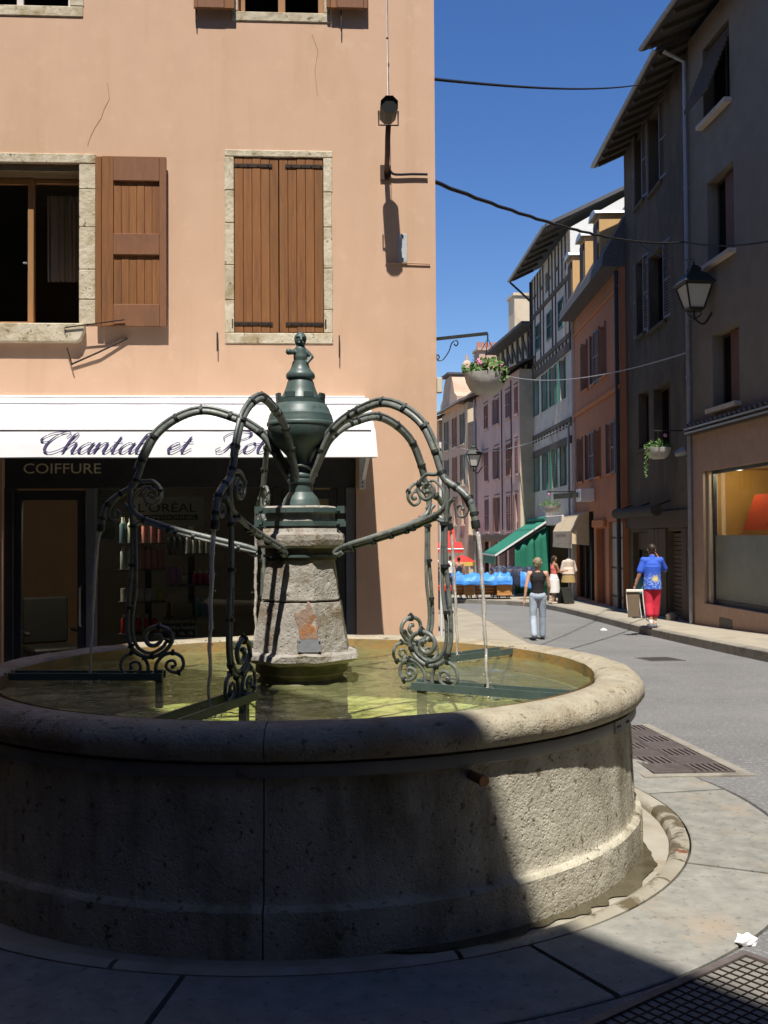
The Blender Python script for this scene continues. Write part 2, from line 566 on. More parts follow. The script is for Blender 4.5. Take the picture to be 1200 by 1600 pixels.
# right-hand pavement with its kerb of single stones
kpath = smooth_path([(7.6, -6, 0), (6.5, 2, 0), (6.0, 9, 0), (5.78, 15, 0), (5.78, 22, 0), (5.75, 28, 0), (5.6, 33, 0), (5.15, 36, 0), (4.2, 38.0, 0), (2.6, 39.4, 0), (0, 41, 0), (-5, 43, 0)], 8)
far = smooth_path([(10.5, -6, 0), (10, 2, 0), (10, 9, 0), (10, 15, 0), (10, 22, 0), (10, 30, 0), (10, 40, 0), (10, 52, 0), (9, 66, 0), (4, 80, 0), (-4, 88, 0), (-14, 90, 0)], 8)
KH = 0.16
mb = MB()
vs, fs = [], []
for a, b in zip(kpath, far):
    for q in range(6):
        p = a.lerp(b, q / 5)
        vs.append((p.x, p.y, gz(p.y) + KH + 0.012 * min(1, q)))
for i in range(len(kpath) - 1):
    for q in range(5):
        o = i * 6 + q
        fs.append((o, o + 1, o + 7, o + 6))
mb.add(vs, fs)
walk = kind(mb.build('sidewalk', WALKM), 'structure')
acc, last = 0.0, kpath[0]
seg_pts = [kpath[0]]
dense = []
for i in range(len(kpath) - 1):
    for q in range(4):
        dense.append(kpath[i].lerp(kpath[i + 1], q / 4))
for p in dense[1:]:
    acc += (p - last).length
    last = p
    if acc >= 1.15:
        seg_pts.append(p)
        acc = 0
for a, b in zip(seg_pts, seg_pts[1:]):
    d = (b - a).normalized()
    nrm = Vector((-d.y, d.x, 0))                    # towards the road
    a2, b2 = a + d * 0.006, b - d * 0.006
    m = MB()
    vs = []
    for p in (a2, b2):
        z = gz(p.y)
        for off, h in ((0.03, -0.05), (0.03, KH - 0.012), (0.015, KH + 0.004), (-0.16, KH + 0.008), (-0.16, -0.05)):
            q = p + nrm * off
            vs.append((q.x, q.y, z + h))
    m.add(vs, [(0, 1, 2, 3, 4), (9, 8, 7, 6, 5)] + [(i, i + 5, (i + 1) % 5 + 5, (i + 1) % 5) for i in range(5)])
    m.build('kerb_stone', KERB, walk)

# flush tan pavement on the other side of the street
mb = MB()
vs, fs = [], []
lp = smooth_path([(2.35, 10.6, 0), (2.7, 14, 0), (2.8, 20, 0), (2.8, 28, 0), (2.65, 34, 0), (2.0, 37, 0), (0, 39, 0)], 6)
for p in lp:
    for q in range(4):
        vs.append((-7 + (p.x + 7) * q / 3, p.y, gz(p.y) + 0.018))
for i in range(len(lp) - 1):
    for q in range(3):
        o = i * 4 + q
        fs.append((o, o + 1, o + 5, o + 4))
mb.add(vs, fs)
path = kind(mb.build('footpath', WALKM), 'structure')
mb = MB()
vs, fs = [], []
for p in lp:
    for dx, dz in ((0.0, 0.022), (0.09, 0.022), (0.1, -0.03)):
        vs.append((p.x + dx, p.y, gz(p.y) + dz))
for i in range(len(lp) - 1):
    for q in range(2):
        o = i * 3 + q
        fs.append((o, o + 1, o + 4, o + 3))
mb.add(vs, fs)
mb.build('edging_strip', KERB, path)

# ------------------------------------------------------------------ fountain
fountain = tag(empty('fountain', (FX, FY, 0)), 'round stone street fountain with green iron water pipes and a vase on a pedestal', 'fountain')
BASIN = [(1.66, -0.06), (1.895, -0.06), (1.897, 0.0), (1.894, 0.135), (1.884, 0.146), (1.862, 0.153), (1.856, 0.163), (1.852, 0.3), (1.848, 0.42), (1.844, 0.55), (1.838, 0.702), (1.66, 0.702)]
def dens(prof, step=0.03):
    out = []
    for (r0, z0), (r1, z1) in zip(prof, prof[1:]):
        n = max(1, int(math.hypot(r1 - r0, z1 - z0) / step))
        out += [(r0 + (r1 - r0) * i / n, z0 + (z1 - z0) * i / n) for i in range(n)]
    return out + [prof[-1]]
RIM = [(1.655, 0.706), (1.80, 0.706), (1.86, 0.71), (1.897, 0.728), (1.912, 0.757), (1.913, 0.788), (1.9, 0.815), (1.87, 0.838), (1.83, 0.85), (1.78, 0.853), (1.73, 0.85), (1.69, 0.84),
       (1.663, 0.82), (1.655, 0.79)]
for k in range(5):
    a0, a1 = R(-90 + 72 * k), R(-18 + 72 * k)
    MB().lathe(dens(BASIN), 90, a0 + (0.014 if k == 1 else 0.0016), a1 - (0.014 if k == 0 else 0.0016), closed=True, jitter=0.004, jscale=9, seed=k * 3.1).build('basin_stone', STONE, fountain)
    MB().lathe(dens(RIM, 0.02), 90, a0 + 0.0012 + 0.004, a1 - 0.0012 + 0.004, closed=True, jitter=0.008, jscale=8, seed=k * 5.3).build('rim_stone', RIMST, fountain)
MB().lathe([(1.62, -0.05), (1.822, -0.05), (1.815, 0.68), (1.62, 0.68)], 96, closed=True).build('joint_mortar', MORTAR, fountain)
MB().lathe(dens([(1.652, 0.835), (1.645, 0.74), (1.64, 0.36)], 0.03), 96, jitter=0.006, jscale=6).build('basin_lining', INNER, fountain)
mb = MB()
mb.lathe([(0.001, 0.41), (0.4, 0.40), (0.8, 0.39), (1.2, 0.4), (1.65, 0.42)], 64, jitter=0.02, jscale=3)
mb.build('basin_floor', ALGAE, fountain)
# iron hoop under the rim, with a riveted joint plate
hoop = MB().lathe([(1.8, 0.65), (1.868, 0.65), (1.87, 0.653), (1.87, 0.699), (1.868, 0.702), (1.8, 0.702)], 120, closed=True).build('iron_hoop', pm('hoop_paint', (0.2, 0.195, 0.17), (0.26, 0.25, 0.215), 5, 0.6, c3=(0.1, 0.07, 0.05), scale3=6, t3=(0.6, 0.7)), fountain)
MB().lathe([(1.865, 0.648), (1.877, 0.648), (1.877, 0.704), (1.865, 0.704)], 8, R(-33), R(-26), closed=True, smooth=False).build('joint_plate', MATS['hoop_paint'], hoop)
for a in (-32.2, -31.2, -27.6, -26.7):
    p = Vector((math.cos(R(a)), math.sin(R(a)), 0))
    MB().tube([p * 1.874 + Vector((0, 0, 0.676)), p * 1.883 + Vector((0, 0, 0.676))], [0.008, 0.006], 8).build('rivet', CLAMP, hoop)
# overflow spout: a short copper stub
COPPER = pm('copper_stub', (0.32, 0.15, 0.06), (0.22, 0.12, 0.06), 20, 0.5, metal=0.5)
p = Vector((math.cos(R(-63)), math.sin(R(-63)), 0))
ob = MB()
ob.tube([p * 1.80 + Vector((0, 0, 0.605)), p * 1.925 + Vector((0, 0, 0.60))], 0.021, 14)
ob.tube([p * 1.925 + Vector((0, 0, 0.60)), p * 1.94 + Vector((0, 0, 0.5995))], [0.0235, 0.0235], 14)
ob.build('overflow_stub', COPPER, fountain)

# water: finely rippled sheet
mb = MB()
vs, fs = [(0, 0, 0.772)], []
NR, NA = 70, 180
jets_xy = []
for k in range(5):
    a = R(38 + 72 * k)
    jets_xy.append((1.2 * math.cos(a), 1.2 * math.sin(a)))
for i in range(1, NR + 1):
    r = 1.648 * i / NR
    for k in range(NA):
        a = 2 * math.pi * k / NA
        x, y = r * math.cos(a), r * math.sin(a)
        h = 0.011 * noise.noise(Vector((x * 6, y * 10, 0.3))) + 0.006 * noise.noise(Vector((x * 15, y * 22, 2.3)))
        for jx, jy in jets_xy:
            d = math.hypot(x - jx, y - jy)
            h += 0.01 * math.cos(d * 70) * math.exp(-d * 5.5)
        vs.append((x, y, 0.772 + h))
fs += [(0, 1 + k, 1 + (k + 1) % NA) for k in range(NA)]
for i in range(NR - 1):
    for k in range(NA):
        a, b = 1 + i * NA + k, 1 + i * NA + (k + 1) % NA
        fs.append((a, a + NA, b + NA, b))
mb.add(vs, fs, 0, True)
kind(mb.build('water', WATER, loc=(FX, FY, 0)), 'structure')

# pedestal: drum, broken octagonal slab, two shaft blocks, cornice, iron-banded cap
def octa(prof, jit, seed, off=22.5, rep=6):
    """eight-sided lathe with subdivided flats"""
    m = MB()
    vs, fs = [], []
    n = 8 * rep
    for i in range(n):
        k, t = divmod(i, rep)
        a0, a1 = R(off + 45 * k), R(off + 45 * (k + 1))
        c = Vector((math.cos(a0), math.sin(a0), 0)).lerp(Vector((math.cos(a1), math.sin(a1), 0)), t / rep)
        for r, z in prof:
            p = Vector((c.x * r, c.y * r, z))
            q = (noise.noise(p * 13 + Vector((seed, 0, 0))) + 0.6 * noise.noise(p * 31 + Vector((0, seed, 0)))) * jit
            vs.append((p.x * (1 + q / 0.25), p.y * (1 + q / 0.25), z + q * 0.7))
    mlen = len(prof)
    for i in range(n):
        j = (i + 1) % n
        for k in range(mlen - 1):
            fs.append((i * mlen + k, j * mlen + k, j * mlen + k + 1, i * mlen + k + 1))
    fs.append(tuple(i * mlen for i in range(n)))
    fs.append(tuple(reversed([i * mlen + mlen - 1 for i in range(n)])))
    return m.add(vs, fs, 0, False)
ped = empty('pedestal', (0, 0, 0), parent=fountain)
MB().lathe(dens([(0.27, 0.4), (0.262, 0.77), (0.24, 0.79), (0.24, 0.81), (0.265, 0.825), (0.262, 0.86), (0.28, 0.9)], 0.02), 40, jitter=0.004, jscale=12).build('drum', DARKST, ped)
octa(dens([(0.275, 0.875), (0.33, 0.892), (0.345, 0.905), (0.338, 0.935), (0.3, 0.945), (0.2, 0.95)], 0.02), 0.013, 3).build('base_slab', PEDST, ped)
octa(dens([(0.292, 0.94), (0.288, 0.96), (0.25, 1.19), (0.243, 1.222), (0.22, 1.225)], 0.025), 0.004, 9).build('shaft_block', PEDST, ped)
octa(dens([(0.225, 1.232), (0.238, 1.24), (0.234, 1.26), (0.205, 1.47), (0.15, 1.475)], 0.025), 0.005, 17).build('shaft_block', PEDST, ped)
MB().lathe([(0.205, 1.46), (0.2, 1.5), (0.2, 1.53)], 32).build('neck', DARKST, ped)
octa(dens([(0.19, 1.525), (0.235, 1.53), (0.262, 1.545), (0.268, 1.575), (0.262, 1.605), (0.24, 1.62), (0.228, 1.64), (0.19, 1.643)], 0.018), 0.004, 23).build('cornice', PEDST, ped)
octa(dens([(0.215, 1.64), (0.21, 1.68), (0.205, 1.72), (0.218, 1.758), (0.205, 1.768), (0.1, 1.77)], 0.02), 0.005, 31).build('cap_block', PEDST, ped)
for z in (1.655, 1.73):
    b = MB()
    oc = [(0.231 * math.cos(R(22.5 + 45 * k)), 0.231 * math.sin(R(22.5 + 45 * k))) for k in range(8)]
    oi = [(0.205 * math.cos(R(22.5 + 45 * k)), 0.205 * math.sin(R(22.5 + 45 * k))) for k in range(8)]
    vs = [(x, y, zz) for zz in (z, z + 0.027) for x, y in oc + oi]
    fs = []
    for k in range(8):
        j = (k + 1) % 8
        fs += [(k, j, j + 16, k + 16), (j + 8, k + 8, k + 24, j + 24), (k + 16, j + 16, j + 24, k + 24), (k + 8, j + 8, j, k)]
    b.add(vs, fs)
    for sx in (-1, 1):
        b.box(sx * 0.235 - 0.02, sx * 0.235 + 0.02, -0.115, -0.085, z - 0.003, z + 0.037)
        b.tube([(sx * 0.22, -0.13, z + 0.017), (sx * 0.22, -0.07, z + 0.017)], 0.01, 8)
        b.box(sx * 0.235 - 0.02, sx * 0.235 + 0.02, 0.085, 0.115, z - 0.003, z + 0.037)
    b.build('iron_band', BRONZE, ped)
# bare, rust-stained patch and small plate on the side towards the square
fa = R(-77)
fn = Vector((math.cos(fa), math.sin(fa), 0))
ft = Vector((-fn.y, fn.x, 0))
def on_shaft(t, z, off):
    a = math.atan2(fn.y, fn.x)
    r = 0.292 + (z - 0.94) * (0.243 - 0.292) / 0.28
    # distance of the octagon's flat in that direction
    p = fn * 1.0
    best = 9
    for k in range(8):
        m = Vector((math.cos(R(45 + 45 * k)), math.sin(R(45 + 45 * k)), 0))
        q = fn.dot(m)
        if q > 0.1:
            best = min(best, (r * math.cos(R(22.5)) - ft.dot(m) * t) / q)
    return fn * (best + off) + ft * t + Vector((0, 0, z))
outline = [(t_, z_ + 0.04) for t_, z_ in [(-0.045, 0.99), (-0.05, 1.05), (-0.068, 1.1), (-0.073, 1.13), (-0.045, 1.13), (-0.03, 1.15), (-0.01, 1.15), (0.002, 1.185), (0.018, 1.17), (0.028, 1.13), (0.05, 1.11), (0.057, 1.06), (0.048, 1.03), (0.05, 0.99)]]
m = MB()
vs = [on_shaft(t, z, 0.006) for t, z in outline] + [on_shaft(t * 1.12, 1.11 + (z - 1.11) * 1.12, -0.01) for t, z in outline] + [on_shaft(0, 1.11, 0.004)]
n = len(outline)
m.add(vs, [(2 * n, i, (i + 1) % n) for i in range(n)] + [(i, i + n, (i + 1) % n + n, (i + 1) % n) for i in range(n)])
m.build('bare_patch', PATCH, ped)
m = MB()
vs = [on_shaft(t, z, o) for o in (0.02, -0.01) for t, z in ((-0.062, 0.958), (0.066, 0.958), (0.066, 1.028), (-0.062, 1.028))]
m.add(vs, [(0, 1, 2, 3), (7, 6, 5, 4), (0, 4, 5, 1), (1, 5, 6, 2), (2, 6, 7, 3), (3, 7, 4, 0)])
pl = m.build('plate', pm('zinc_plate', (0.2, 0.21, 0.22), (0.26, 0.27, 0.28), 30, 0.5, metal=0.5), ped)
for t, z in ((-0.053, 0.966), (0.057, 0.966), (0.057, 1.02), (-0.053, 1.02)):
    MB().tube([on_shaft(t, z, 0.018), on_shaft(t, z, 0.025)], [0.005, 0.004], 8).build('screw', STEEL, pl)

# vase with its battlement ring and the little figure
vase = MB()
vase.lathe(dens([(0.115, 1.752), (0.112, 1.775), (0.1, 1.81), (0.078, 1.84), (0.07, 1.85)], 0.01), 36)
vase.lathe([(0.068, 1.84), (0.07, 1.9), (0.078, 1.905), (0.082, 1.92), (0.078, 1.93), (0.084, 1.938), (0.084, 1.952), (0.078, 1.96), (0.07, 1.975), (0.066, 2.0), (0.068, 2.03),
            (0.082, 2.06), (0.11, 2.09), (0.15, 2.125), (0.178, 2.17), (0.191, 2.215), (0.192, 2.232), (0.197, 2.236), (0.198, 2.246), (0.196, 2.252), (0.19, 2.256), (0.187, 2.275), (0.181, 2.295),
            (0.181, 2.298), (0.178, 2.3), (0.166, 2.33), (0.152, 2.355), (0.14, 2.362), (0.134, 2.364), (0.134, 2.37)], 48)
vase_o = vase.build('vase', BRONZE, fountain)
cr = MB()
cr.lathe([(0.134, 2.358), (0.142, 2.36), (0.143, 2.39), (0.13, 2.39), (0.128, 2.36)], 48)
for k in range(8):
    a = R(45 * k + 12)
    cr.lathe([(0.128, 2.388), (0.144, 2.388), (0.146, 2.418), (0.13, 2.418)], 4, a, a + R(24), closed=True, smooth=False)
cr.build('crenellated_ring', BRONZE, vase_o)
MB().lathe([(0.128, 2.37), (0.118, 2.39), (0.1, 2.42), (0.085, 2.455), (0.076, 2.49), (0.07, 2.5), (0.073, 2.505), (0.082, 2.512), (0.085, 2.525), (0.08, 2.54), (0.065, 2.555), (0.055, 2.57),
            (0.049, 2.59), (0.045, 2.61), (0.038, 2.612), (0.001, 2.612)], 40).build('neck_cone', BRONZE, vase_o)
def capsule(m, p0, p1, r0, r1, seg=12, squash=1.0, mi=0):
    p0, p1 = Vector(p0), Vector(p1)
    d = (p1 - p0)
    L = d.length
    d = d / L if L > 1e-6 else Vector((0, 0, 1))
    pts, rr = [], []
    for i in range(5):
        a = math.pi / 2 * (1 - i / 4)
        pts.append(p0 - d * r0 * math.sin(a))
        rr.append(max(1e-4, r0 * math.cos(a)))
    for i in range(1, 6):
        a = math.pi / 2 * (i - 1) / 4
        pts.append(p1 + d * r1 * math.sin(a))
        rr.append(max(1e-4, r1 * math.cos(a)))
    m.tube(pts, rr, seg, mi, True, squash)
def ball(m, c, rx, ry=None, rz=None, seg=14, mi=0):
    ry, rz = ry or rx, rz or rx
    prof = [(max(1e-4, math.cos(math.pi * (i / 8 - 0.5))), math.sin(math.pi * (i / 8 - 0.5))) for i in range(9)]
    vs, fs = [], []
    for i in range(seg):
        a = 2 * math.pi * i / seg
        for r, z in prof:
            vs.append((c[0] + rx * r * math.cos(a), c[1] + ry * r * math.sin(a), c[2] + rz * z))
    for i in range(seg):
        j = (i + 1) % seg
        for k in range(8):
            fs.append((i * 9 + k, j * 9 + k, j * 9 + k + 1, i * 9 + k + 1))
    m.add(vs, fs, mi, True)
fg = MB()
capsule(fg, (0, 0, 2.605), (0, 0, 2.635), 0.038, 0.042)
capsule(fg, (0, 0, 2.64), (0.0, 0, 2.672), 0.04, 0.037)
capsule(fg, (0, 0, 2.675), (0, 0, 2.70), 0.02, 0.02)
ball(fg, (0, 0, 2.733), 0.034, 0.036, 0.045)
ball(fg, (0, 0.008, 2.745), 0.037, 0.036, 0.038)
capsule(fg, (0.008, -0.033, 2.745), (0.009, -0.042, 2.729), 0.006, 0.008, 8)
capsule(fg, (-0.006, -0.034, 2.714), (0.02, -0.034, 2.714), 0.006, 0.006, 8)
capsule(fg, (-0.018, -0.028, 2.75), (-0.004, -0.034, 2.75), 0.006, 0.006, 8)
capsule(fg, (0.02, -0.034, 2.75), (0.03, -0.027, 2.75), 0.006, 0.006, 8)
capsule(fg, (-0.035, -0.005, 2.668), (-0.045, -0.05, 2.655), 0.017, 0.014, 10)
ball(fg, (-0.062, -0.055, 2.658), 0.019)
capsule(fg, (-0.045, -0.05, 2.655), (-0.06, -0.055, 2.657), 0.013, 0.013, 8)
capsule(fg, (0.036, 0, 2.668), (0.066, -0.005, 2.635), 0.015, 0.013, 10)
capsule(fg, (0.066, -0.005, 2.635), (0.042, -0.025, 2.6), 0.012, 0.011, 10)
remeshed(fg, 'figure', BRONZE, vase_o, 0.0035, 2)

# ---- one water-pipe arm, in the plane x = distance from the axis; pixel pairs were read off the arm that runs parallel to the picture
def A(X, Y, y=0.0):
    px, py = 130 + X / 3.137, 600 + Y / 3.137
    return Vector(((470 - px) * 0.0037, y, 1.6 - (py - 836) * 0.0037))
def path_of(lst, y=0.0, n=7):
    return smooth_path([A(a, b, y) for a, b in lst], n)
def offset(pts, d):
    """parallel path in the arm's plane"""
    out = []
    for i, p in enumerate(pts):
        t = (pts[min(i + 1, len(pts) - 1)] - pts[max(i - 1, 0)]).normalized()
        out.append(p + Vector((-t.z, 0, t.x)) * d)
    return out
arm = empty('water_arm', (0, 0, 0), parent=fountain)
main = path_of([(1015, 470), (985, 420), (935, 330), (890, 262), (820, 205), (735, 165), (600, 130), (480, 160), (370, 240), (305, 355), (268, 455), (240, 500), (170, 545), (122, 590), (102, 650), (92, 705)])
mpipe = MB().tube(main, [0.019 + 0.004 * max(0, 1 - i / 20) for i in range(len(main))], 10).build('main_pipe', PIPE, arm)
side = offset(main[6:68], 0.027)
MB().tube(side, 0.0105, 8).build('side_pipe', PIPE, arm)
spout = main[-5:]
MB().tube([main[-1] + (main[-2] - main[-1]).normalized() * 0.03, main[-1], main[-1] + Vector((0.002, 0, -0.012))], [0.023, 0.024, 0.021], 12).build('spout_mouth', CLAMP, arm)
def clamp(c, d, w=0.03, parent=arm, off=None):
    """a band round the pipe pair with a small bolt lug"""
    m = MB()
    d = d.normalized()
    m.tube([c - d * 0.009, c + d * 0.009], w, 10)
    nrm = Vector((-d.z, 0, d.x))
    m.box(-0.005, 0.005, -0.006, 0.006, -0.005, 0.008, tf=Matrix.Translation(c + nrm * (w - 0.002)) @ nrm.to_track_quat('Z', 'Y').to_matrix().to_4x4())
    return m.build('clamp', CLAMP, parent)
for i in (14, 24, 33, 36, 43, 50, 57, 64, 71, 82, 90, 98):
    if i < len(main) - 1:
        d = main[i + 1] - main[i]
        nrm = Vector((-d.z, 0, d.x)).normalized()
        clamp(main[i] + nrm * (0.007 if i < 68 else 0), d, 0.0265 if i < 68 else 0.0225)
# brace back to the pedestal
br = path_of([(238, 480), (236, 560), (250, 615), (300, 652), (450, 703), (640, 752), (800, 792), (848, 812), (862, 826), (840, 832), (815, 818)])
MB().tube(br, 0.0145, 10).build('brace', PIPE, arm)
br2 = path_of([(252, 690), (290, 668), (330, 680), (450, 722), (640, 772), (800, 812), (846, 822)])
MB().tube([p + Vector((0, 0.012, 0)) for p in br2], 0.0085, 8).build('brace', PIPE, arm)
for X, Y in ((300, 655), (420, 700), (455, 712), (540, 735), (640, 762), (760, 792)):
    clamp(A(X, Y) + Vector((0, 0.004, -0.008)), A(450, 705) - A(640, 755), 0.0215)
# post: two parallel rods sweeping into the big volute
post = path_of([(205, 580), (232, 612), (244, 690), (246, 850), (232, 1000), (222, 1130), (226, 1230), (258, 1300), (330, 1328), (400, 1300), (438, 1245), (420, 1198), (370, 1178), (322, 1195), (306, 1230), (325, 1266), (358, 1270), (384, 1246), (376, 1222), (356, 1222)], n=6)
MB().tube(post, 0.0125, 10).build('post', PIPE, arm)
post2 = path_of([(285, 672), (262, 700), (264, 850), (262, 1000), (246, 1130), (248, 1220), (275, 1282), (330, 1308), (386, 1284), (415, 1245)], n=6)
MB().tube(post2, 0.0105, 8).build('post', PIPE, arm)
for X, Y in ((252, 690), (250, 880), (236, 1085), (243, 1270), (340, 1318), (424, 1252), (374, 1180)):
    i = min(range(len(post) - 1), key=lambda j: (post[j] - A(X, Y)).length)
    clamp(A(X, Y), post[i + 1] - post[i], 0.024 if Y < 1200 else 0.02)
# volutes
def volute(lst, r=0.011, name='volute', y=0.0):
    p = path_of(lst, y, 6)
    n = len(p)
    m = MB().tube(p, [r * (1 - 0.25 * i / n) for i in range(n)], 8)
    ball(m, p[-1], r * 1.25, seg=8)
    return m.build(name, PIPE, arm)
volute([(258, 462), (300, 470), (345, 470), (382, 505), (385, 550), (350, 582), (312, 568), (304, 535), (325, 510), (352, 515), (362, 535), (350, 552), (338, 545)])
volute([(262, 600), (250, 575), (262, 535), (300, 500), (330, 500)], 0.009)
volute([(170, 560), (145, 590), (130, 630), (150, 662), (180, 655), (186, 625), (166, 610), (156, 628)], 0.008)
volute([(322, 1412), (318, 1360), (290, 1318), (245, 1305), (202, 1330), (190, 1375), (212, 1408), (248, 1412), (280, 1392), (282, 1362), (258, 1348), (236, 1360), (240, 1378)])
volute([(358, 1412), (362, 1360), (395, 1320), (440, 1308), (482, 1328), (492, 1370), (470, 1400), (432, 1398), (408, 1375), (418, 1350), (444, 1346), (454, 1366), (440, 1376)])
for X, Y, dx in ((240, 1306, 1), (300, 1330, 1), (440, 1308, 1), (470, 1400, -1), (385, 512, 1)):
    clamp(A(X, Y), Vector((dx, 0, 0.1)), 0.0155)
# foot stub and the two flat bars that run out to the rim just above the water
ft_ = MB()
ft_.box(0.795, 0.835, -0.02, 0.02, 0.62, 0.835)
ft_.box(0.8, 0.86, -0.055, 0.055, 0.795, 0.82)
ft_.build('foot', BRONZE, arm)
for y in (-0.062, 0.062):
    MB().bar((0.79, y, 0.802), (1.70, y, 0.814), 0.012, 0.04).build('support_bar', BRONZE, arm)
ANG = [182, 254, 326, 38, 110]
arm.rotation_euler = (0, 0, R(ANG[0]))
for a in ANG[1:]:
    c = copy_tree(arm, fountain)
    c.rotation_euler = (0, 0, R(a))
# coupling hook rings where the braces meet the pedestal
MB().lathe([(0.205, 1.478), (0.219, 1.478), (0.219, 1.492), (0.205, 1.492)], 40, closed=True).build('brace_ring', BRONZE, ped)
MB().tube(smooth_path([(0.09 * math.cos(t * 0.6 - 2.2), 0.09 * math.sin(t * 0.6 - 2.2), 1.975 + 0.028 * math.sin(t * 1.3)) for t in range(9)], 5), 0.009, 8).build('feed_pipe', PIPE, fountain)

# jets
for k, a in enumerate(ANG):
    a = R(a)
    tip = main[-1]
    pts, rr = [], []
    N = 46
    for i in range(N):
        t = i / (N - 1)
        z = tip.z - 0.006 - t * (tip.z - 0.006 - 0.768)
        out = tip.x + 0.06 * math.sqrt(t)
        wob = 0.006 * math.sin(t * 26 + k) * t + 0.004 * noise.noise(Vector((t * 14, k * 3.0, 0)))
        pts.append(Vector((out * math.cos(a) - wob * math.sin(a), out * math.sin(a) + wob * math.cos(a), z)))
        rr.append(0.0125 * (1 - 0.45 * t) * (1 + 0.5 * noise.noise(Vector((t * 26, k * 7.0, 5))) + 0.25 * noise.noise(Vector((t * 70, k * 3.0, 2)))))
    jm = MB().tube(pts, rr, 10)
    gj = random.Random(40 + k)
    for q in range(70):                              # droplets and splash round the foot of the jet
        aa, rr_ = gj.uniform(0, 6.283), abs(gj.gauss(0, 0.06))
        ball(jm, (pts[-1].x + rr_ * math.cos(aa), pts[-1].y + rr_ * math.sin(aa), 0.775 + abs(gj.gauss(0, 0.035)) * max(0.1, 1 - rr_ * 6)), gj.uniform(0.0015, 0.0042), seg=6)
    for q in range(16):
        c_ = pts[gj.randrange(10, N)]
        ball(jm, (c_.x + gj.gauss(0, 0.012), c_.y + gj.gauss(0, 0.012), c_.z), gj.uniform(0.002, 0.0045), seg=6)
    j = jm.build('water_jet', JET, loc=(FX, FY, 0))
    kind(j, 'stuff')
    desc = ['water jet falling from the pipe arm parallel to the salon front', 'water jet falling in front of the pedestal shaft', 'water jet of the arm before the street opening with green awning', 'thin water jet beside the peach wall corner', 'water jet hidden behind the pedestal towards the salon'][k]
    tag(j, desc, 'water jet', 'jets of the fountain')
# ------------------------------------------------------------------ houses: frame and shared parts
class House:
    """x runs along the front (left to right seen from outside), y into the house, z up; origin at the far/left foot of the front"""
    def __init__(s, name, label, A, B, base, cat='house'):
        s.A, s.B = Vector((A[0], A[1], 0)), Vector((B[0], B[1], 0))
        s.u = (s.B - s.A).normalized()
        s.L = (s.B - s.A).length
        s.n = Vector((-s.u.y, s.u.x, 0))            # into the house
        s.base = base
        s.e = tag(empty(name, (A[0], A[1], 0), math.atan2(s.u.y, s.u.x)), label, cat)
    def P(s, px, py, y=0.0):
        d = ray(px, py)
        o = s.A + s.n * y
        t = (o - CAM).dot(s.n) / d.dot(s.n)
        h = CAM + d * t
        return (h - s.A).dot(s.u), h.z
    def X(s, px, y=0.0):
        return s.P(px, 836, y)[0]
    def W(s, x, y, z):
        return s.A + s.u * x + s.n * y + Vector((0, 0, z))
    def shell(s, z1, depth, ops, mat, reveal=0.22, z0=None, extra=None, side=None):
        """front with real openings and reveals, side and back walls"""
        z0 = s.base - 0.3 if z0 is None else z0
        m = MB()
        L = s.L
        xs = sorted({0.0, L, *[min(max(o[0], 0), L) for o in ops], *[min(max(o[1], 0), L) for o in ops]})
        zs = sorted({z0, z1, *[o[2] for o in ops], *[o[3] for o in ops]})
        for i in range(len(xs) - 1):
            for j in range(len(zs) - 1):
                cx, cz = (xs[i] + xs[i + 1]) / 2, (zs[j] + zs[j + 1]) / 2
                if any(o[0] < cx < o[1] and o[2] < cz < o[3] for o in ops):
                    continue
                m.quad((xs[i], 0, zs[j]), (xs[i + 1], 0, zs[j]), (xs[i + 1], 0, zs[j + 1]), (xs[i], 0, zs[j + 1]))
        for o in ops:
            x0, x1, a, b = o[:4]
            m.quad((x0, 0, a), (x0, reveal, a), (x0, reveal, b), (x0, 0, b))
            m.quad((x1, 0, a), (x1, 0, b), (x1, reveal, b), (x1, reveal, a))
            m.quad((x0, 0, b), (x0, reveal, b), (x1, reveal, b), (x1, 0, b))
            m.quad((x0, 0, a), (x1, 0, a), (x1, reveal, a), (x0, reveal, a))
        sm = 1 if side else 0
        m.quad((0, 0, z0), (0, 0, z1), (0, depth, z1), (0, depth, z0), 0)
        m.quad((L, 0, z0), (L, depth, z0), (L, depth, z1), (L, 0, z1), sm)
        m.quad((0, depth, z0), (L, depth, z0), (L, depth, z1), (0, depth, z1))
        m.quad((0, 0.0, z1), (0, depth, z1), (L, depth, z1), (L, 0.0, z1))
        o = m.build('wall', [mat, side] if side else mat, s.e)
        bpy_fix(o.data)
        return o

def bpy_fix(me):
    """weld the wall's panels so shading and normals agree"""
    bm = bmesh.new()
    bm.from_mesh(me)
    bmesh.ops.remove_doubles(bm, verts=bm.verts, dist=0.0005)
    bm.to_mesh(me)
    bm.free()

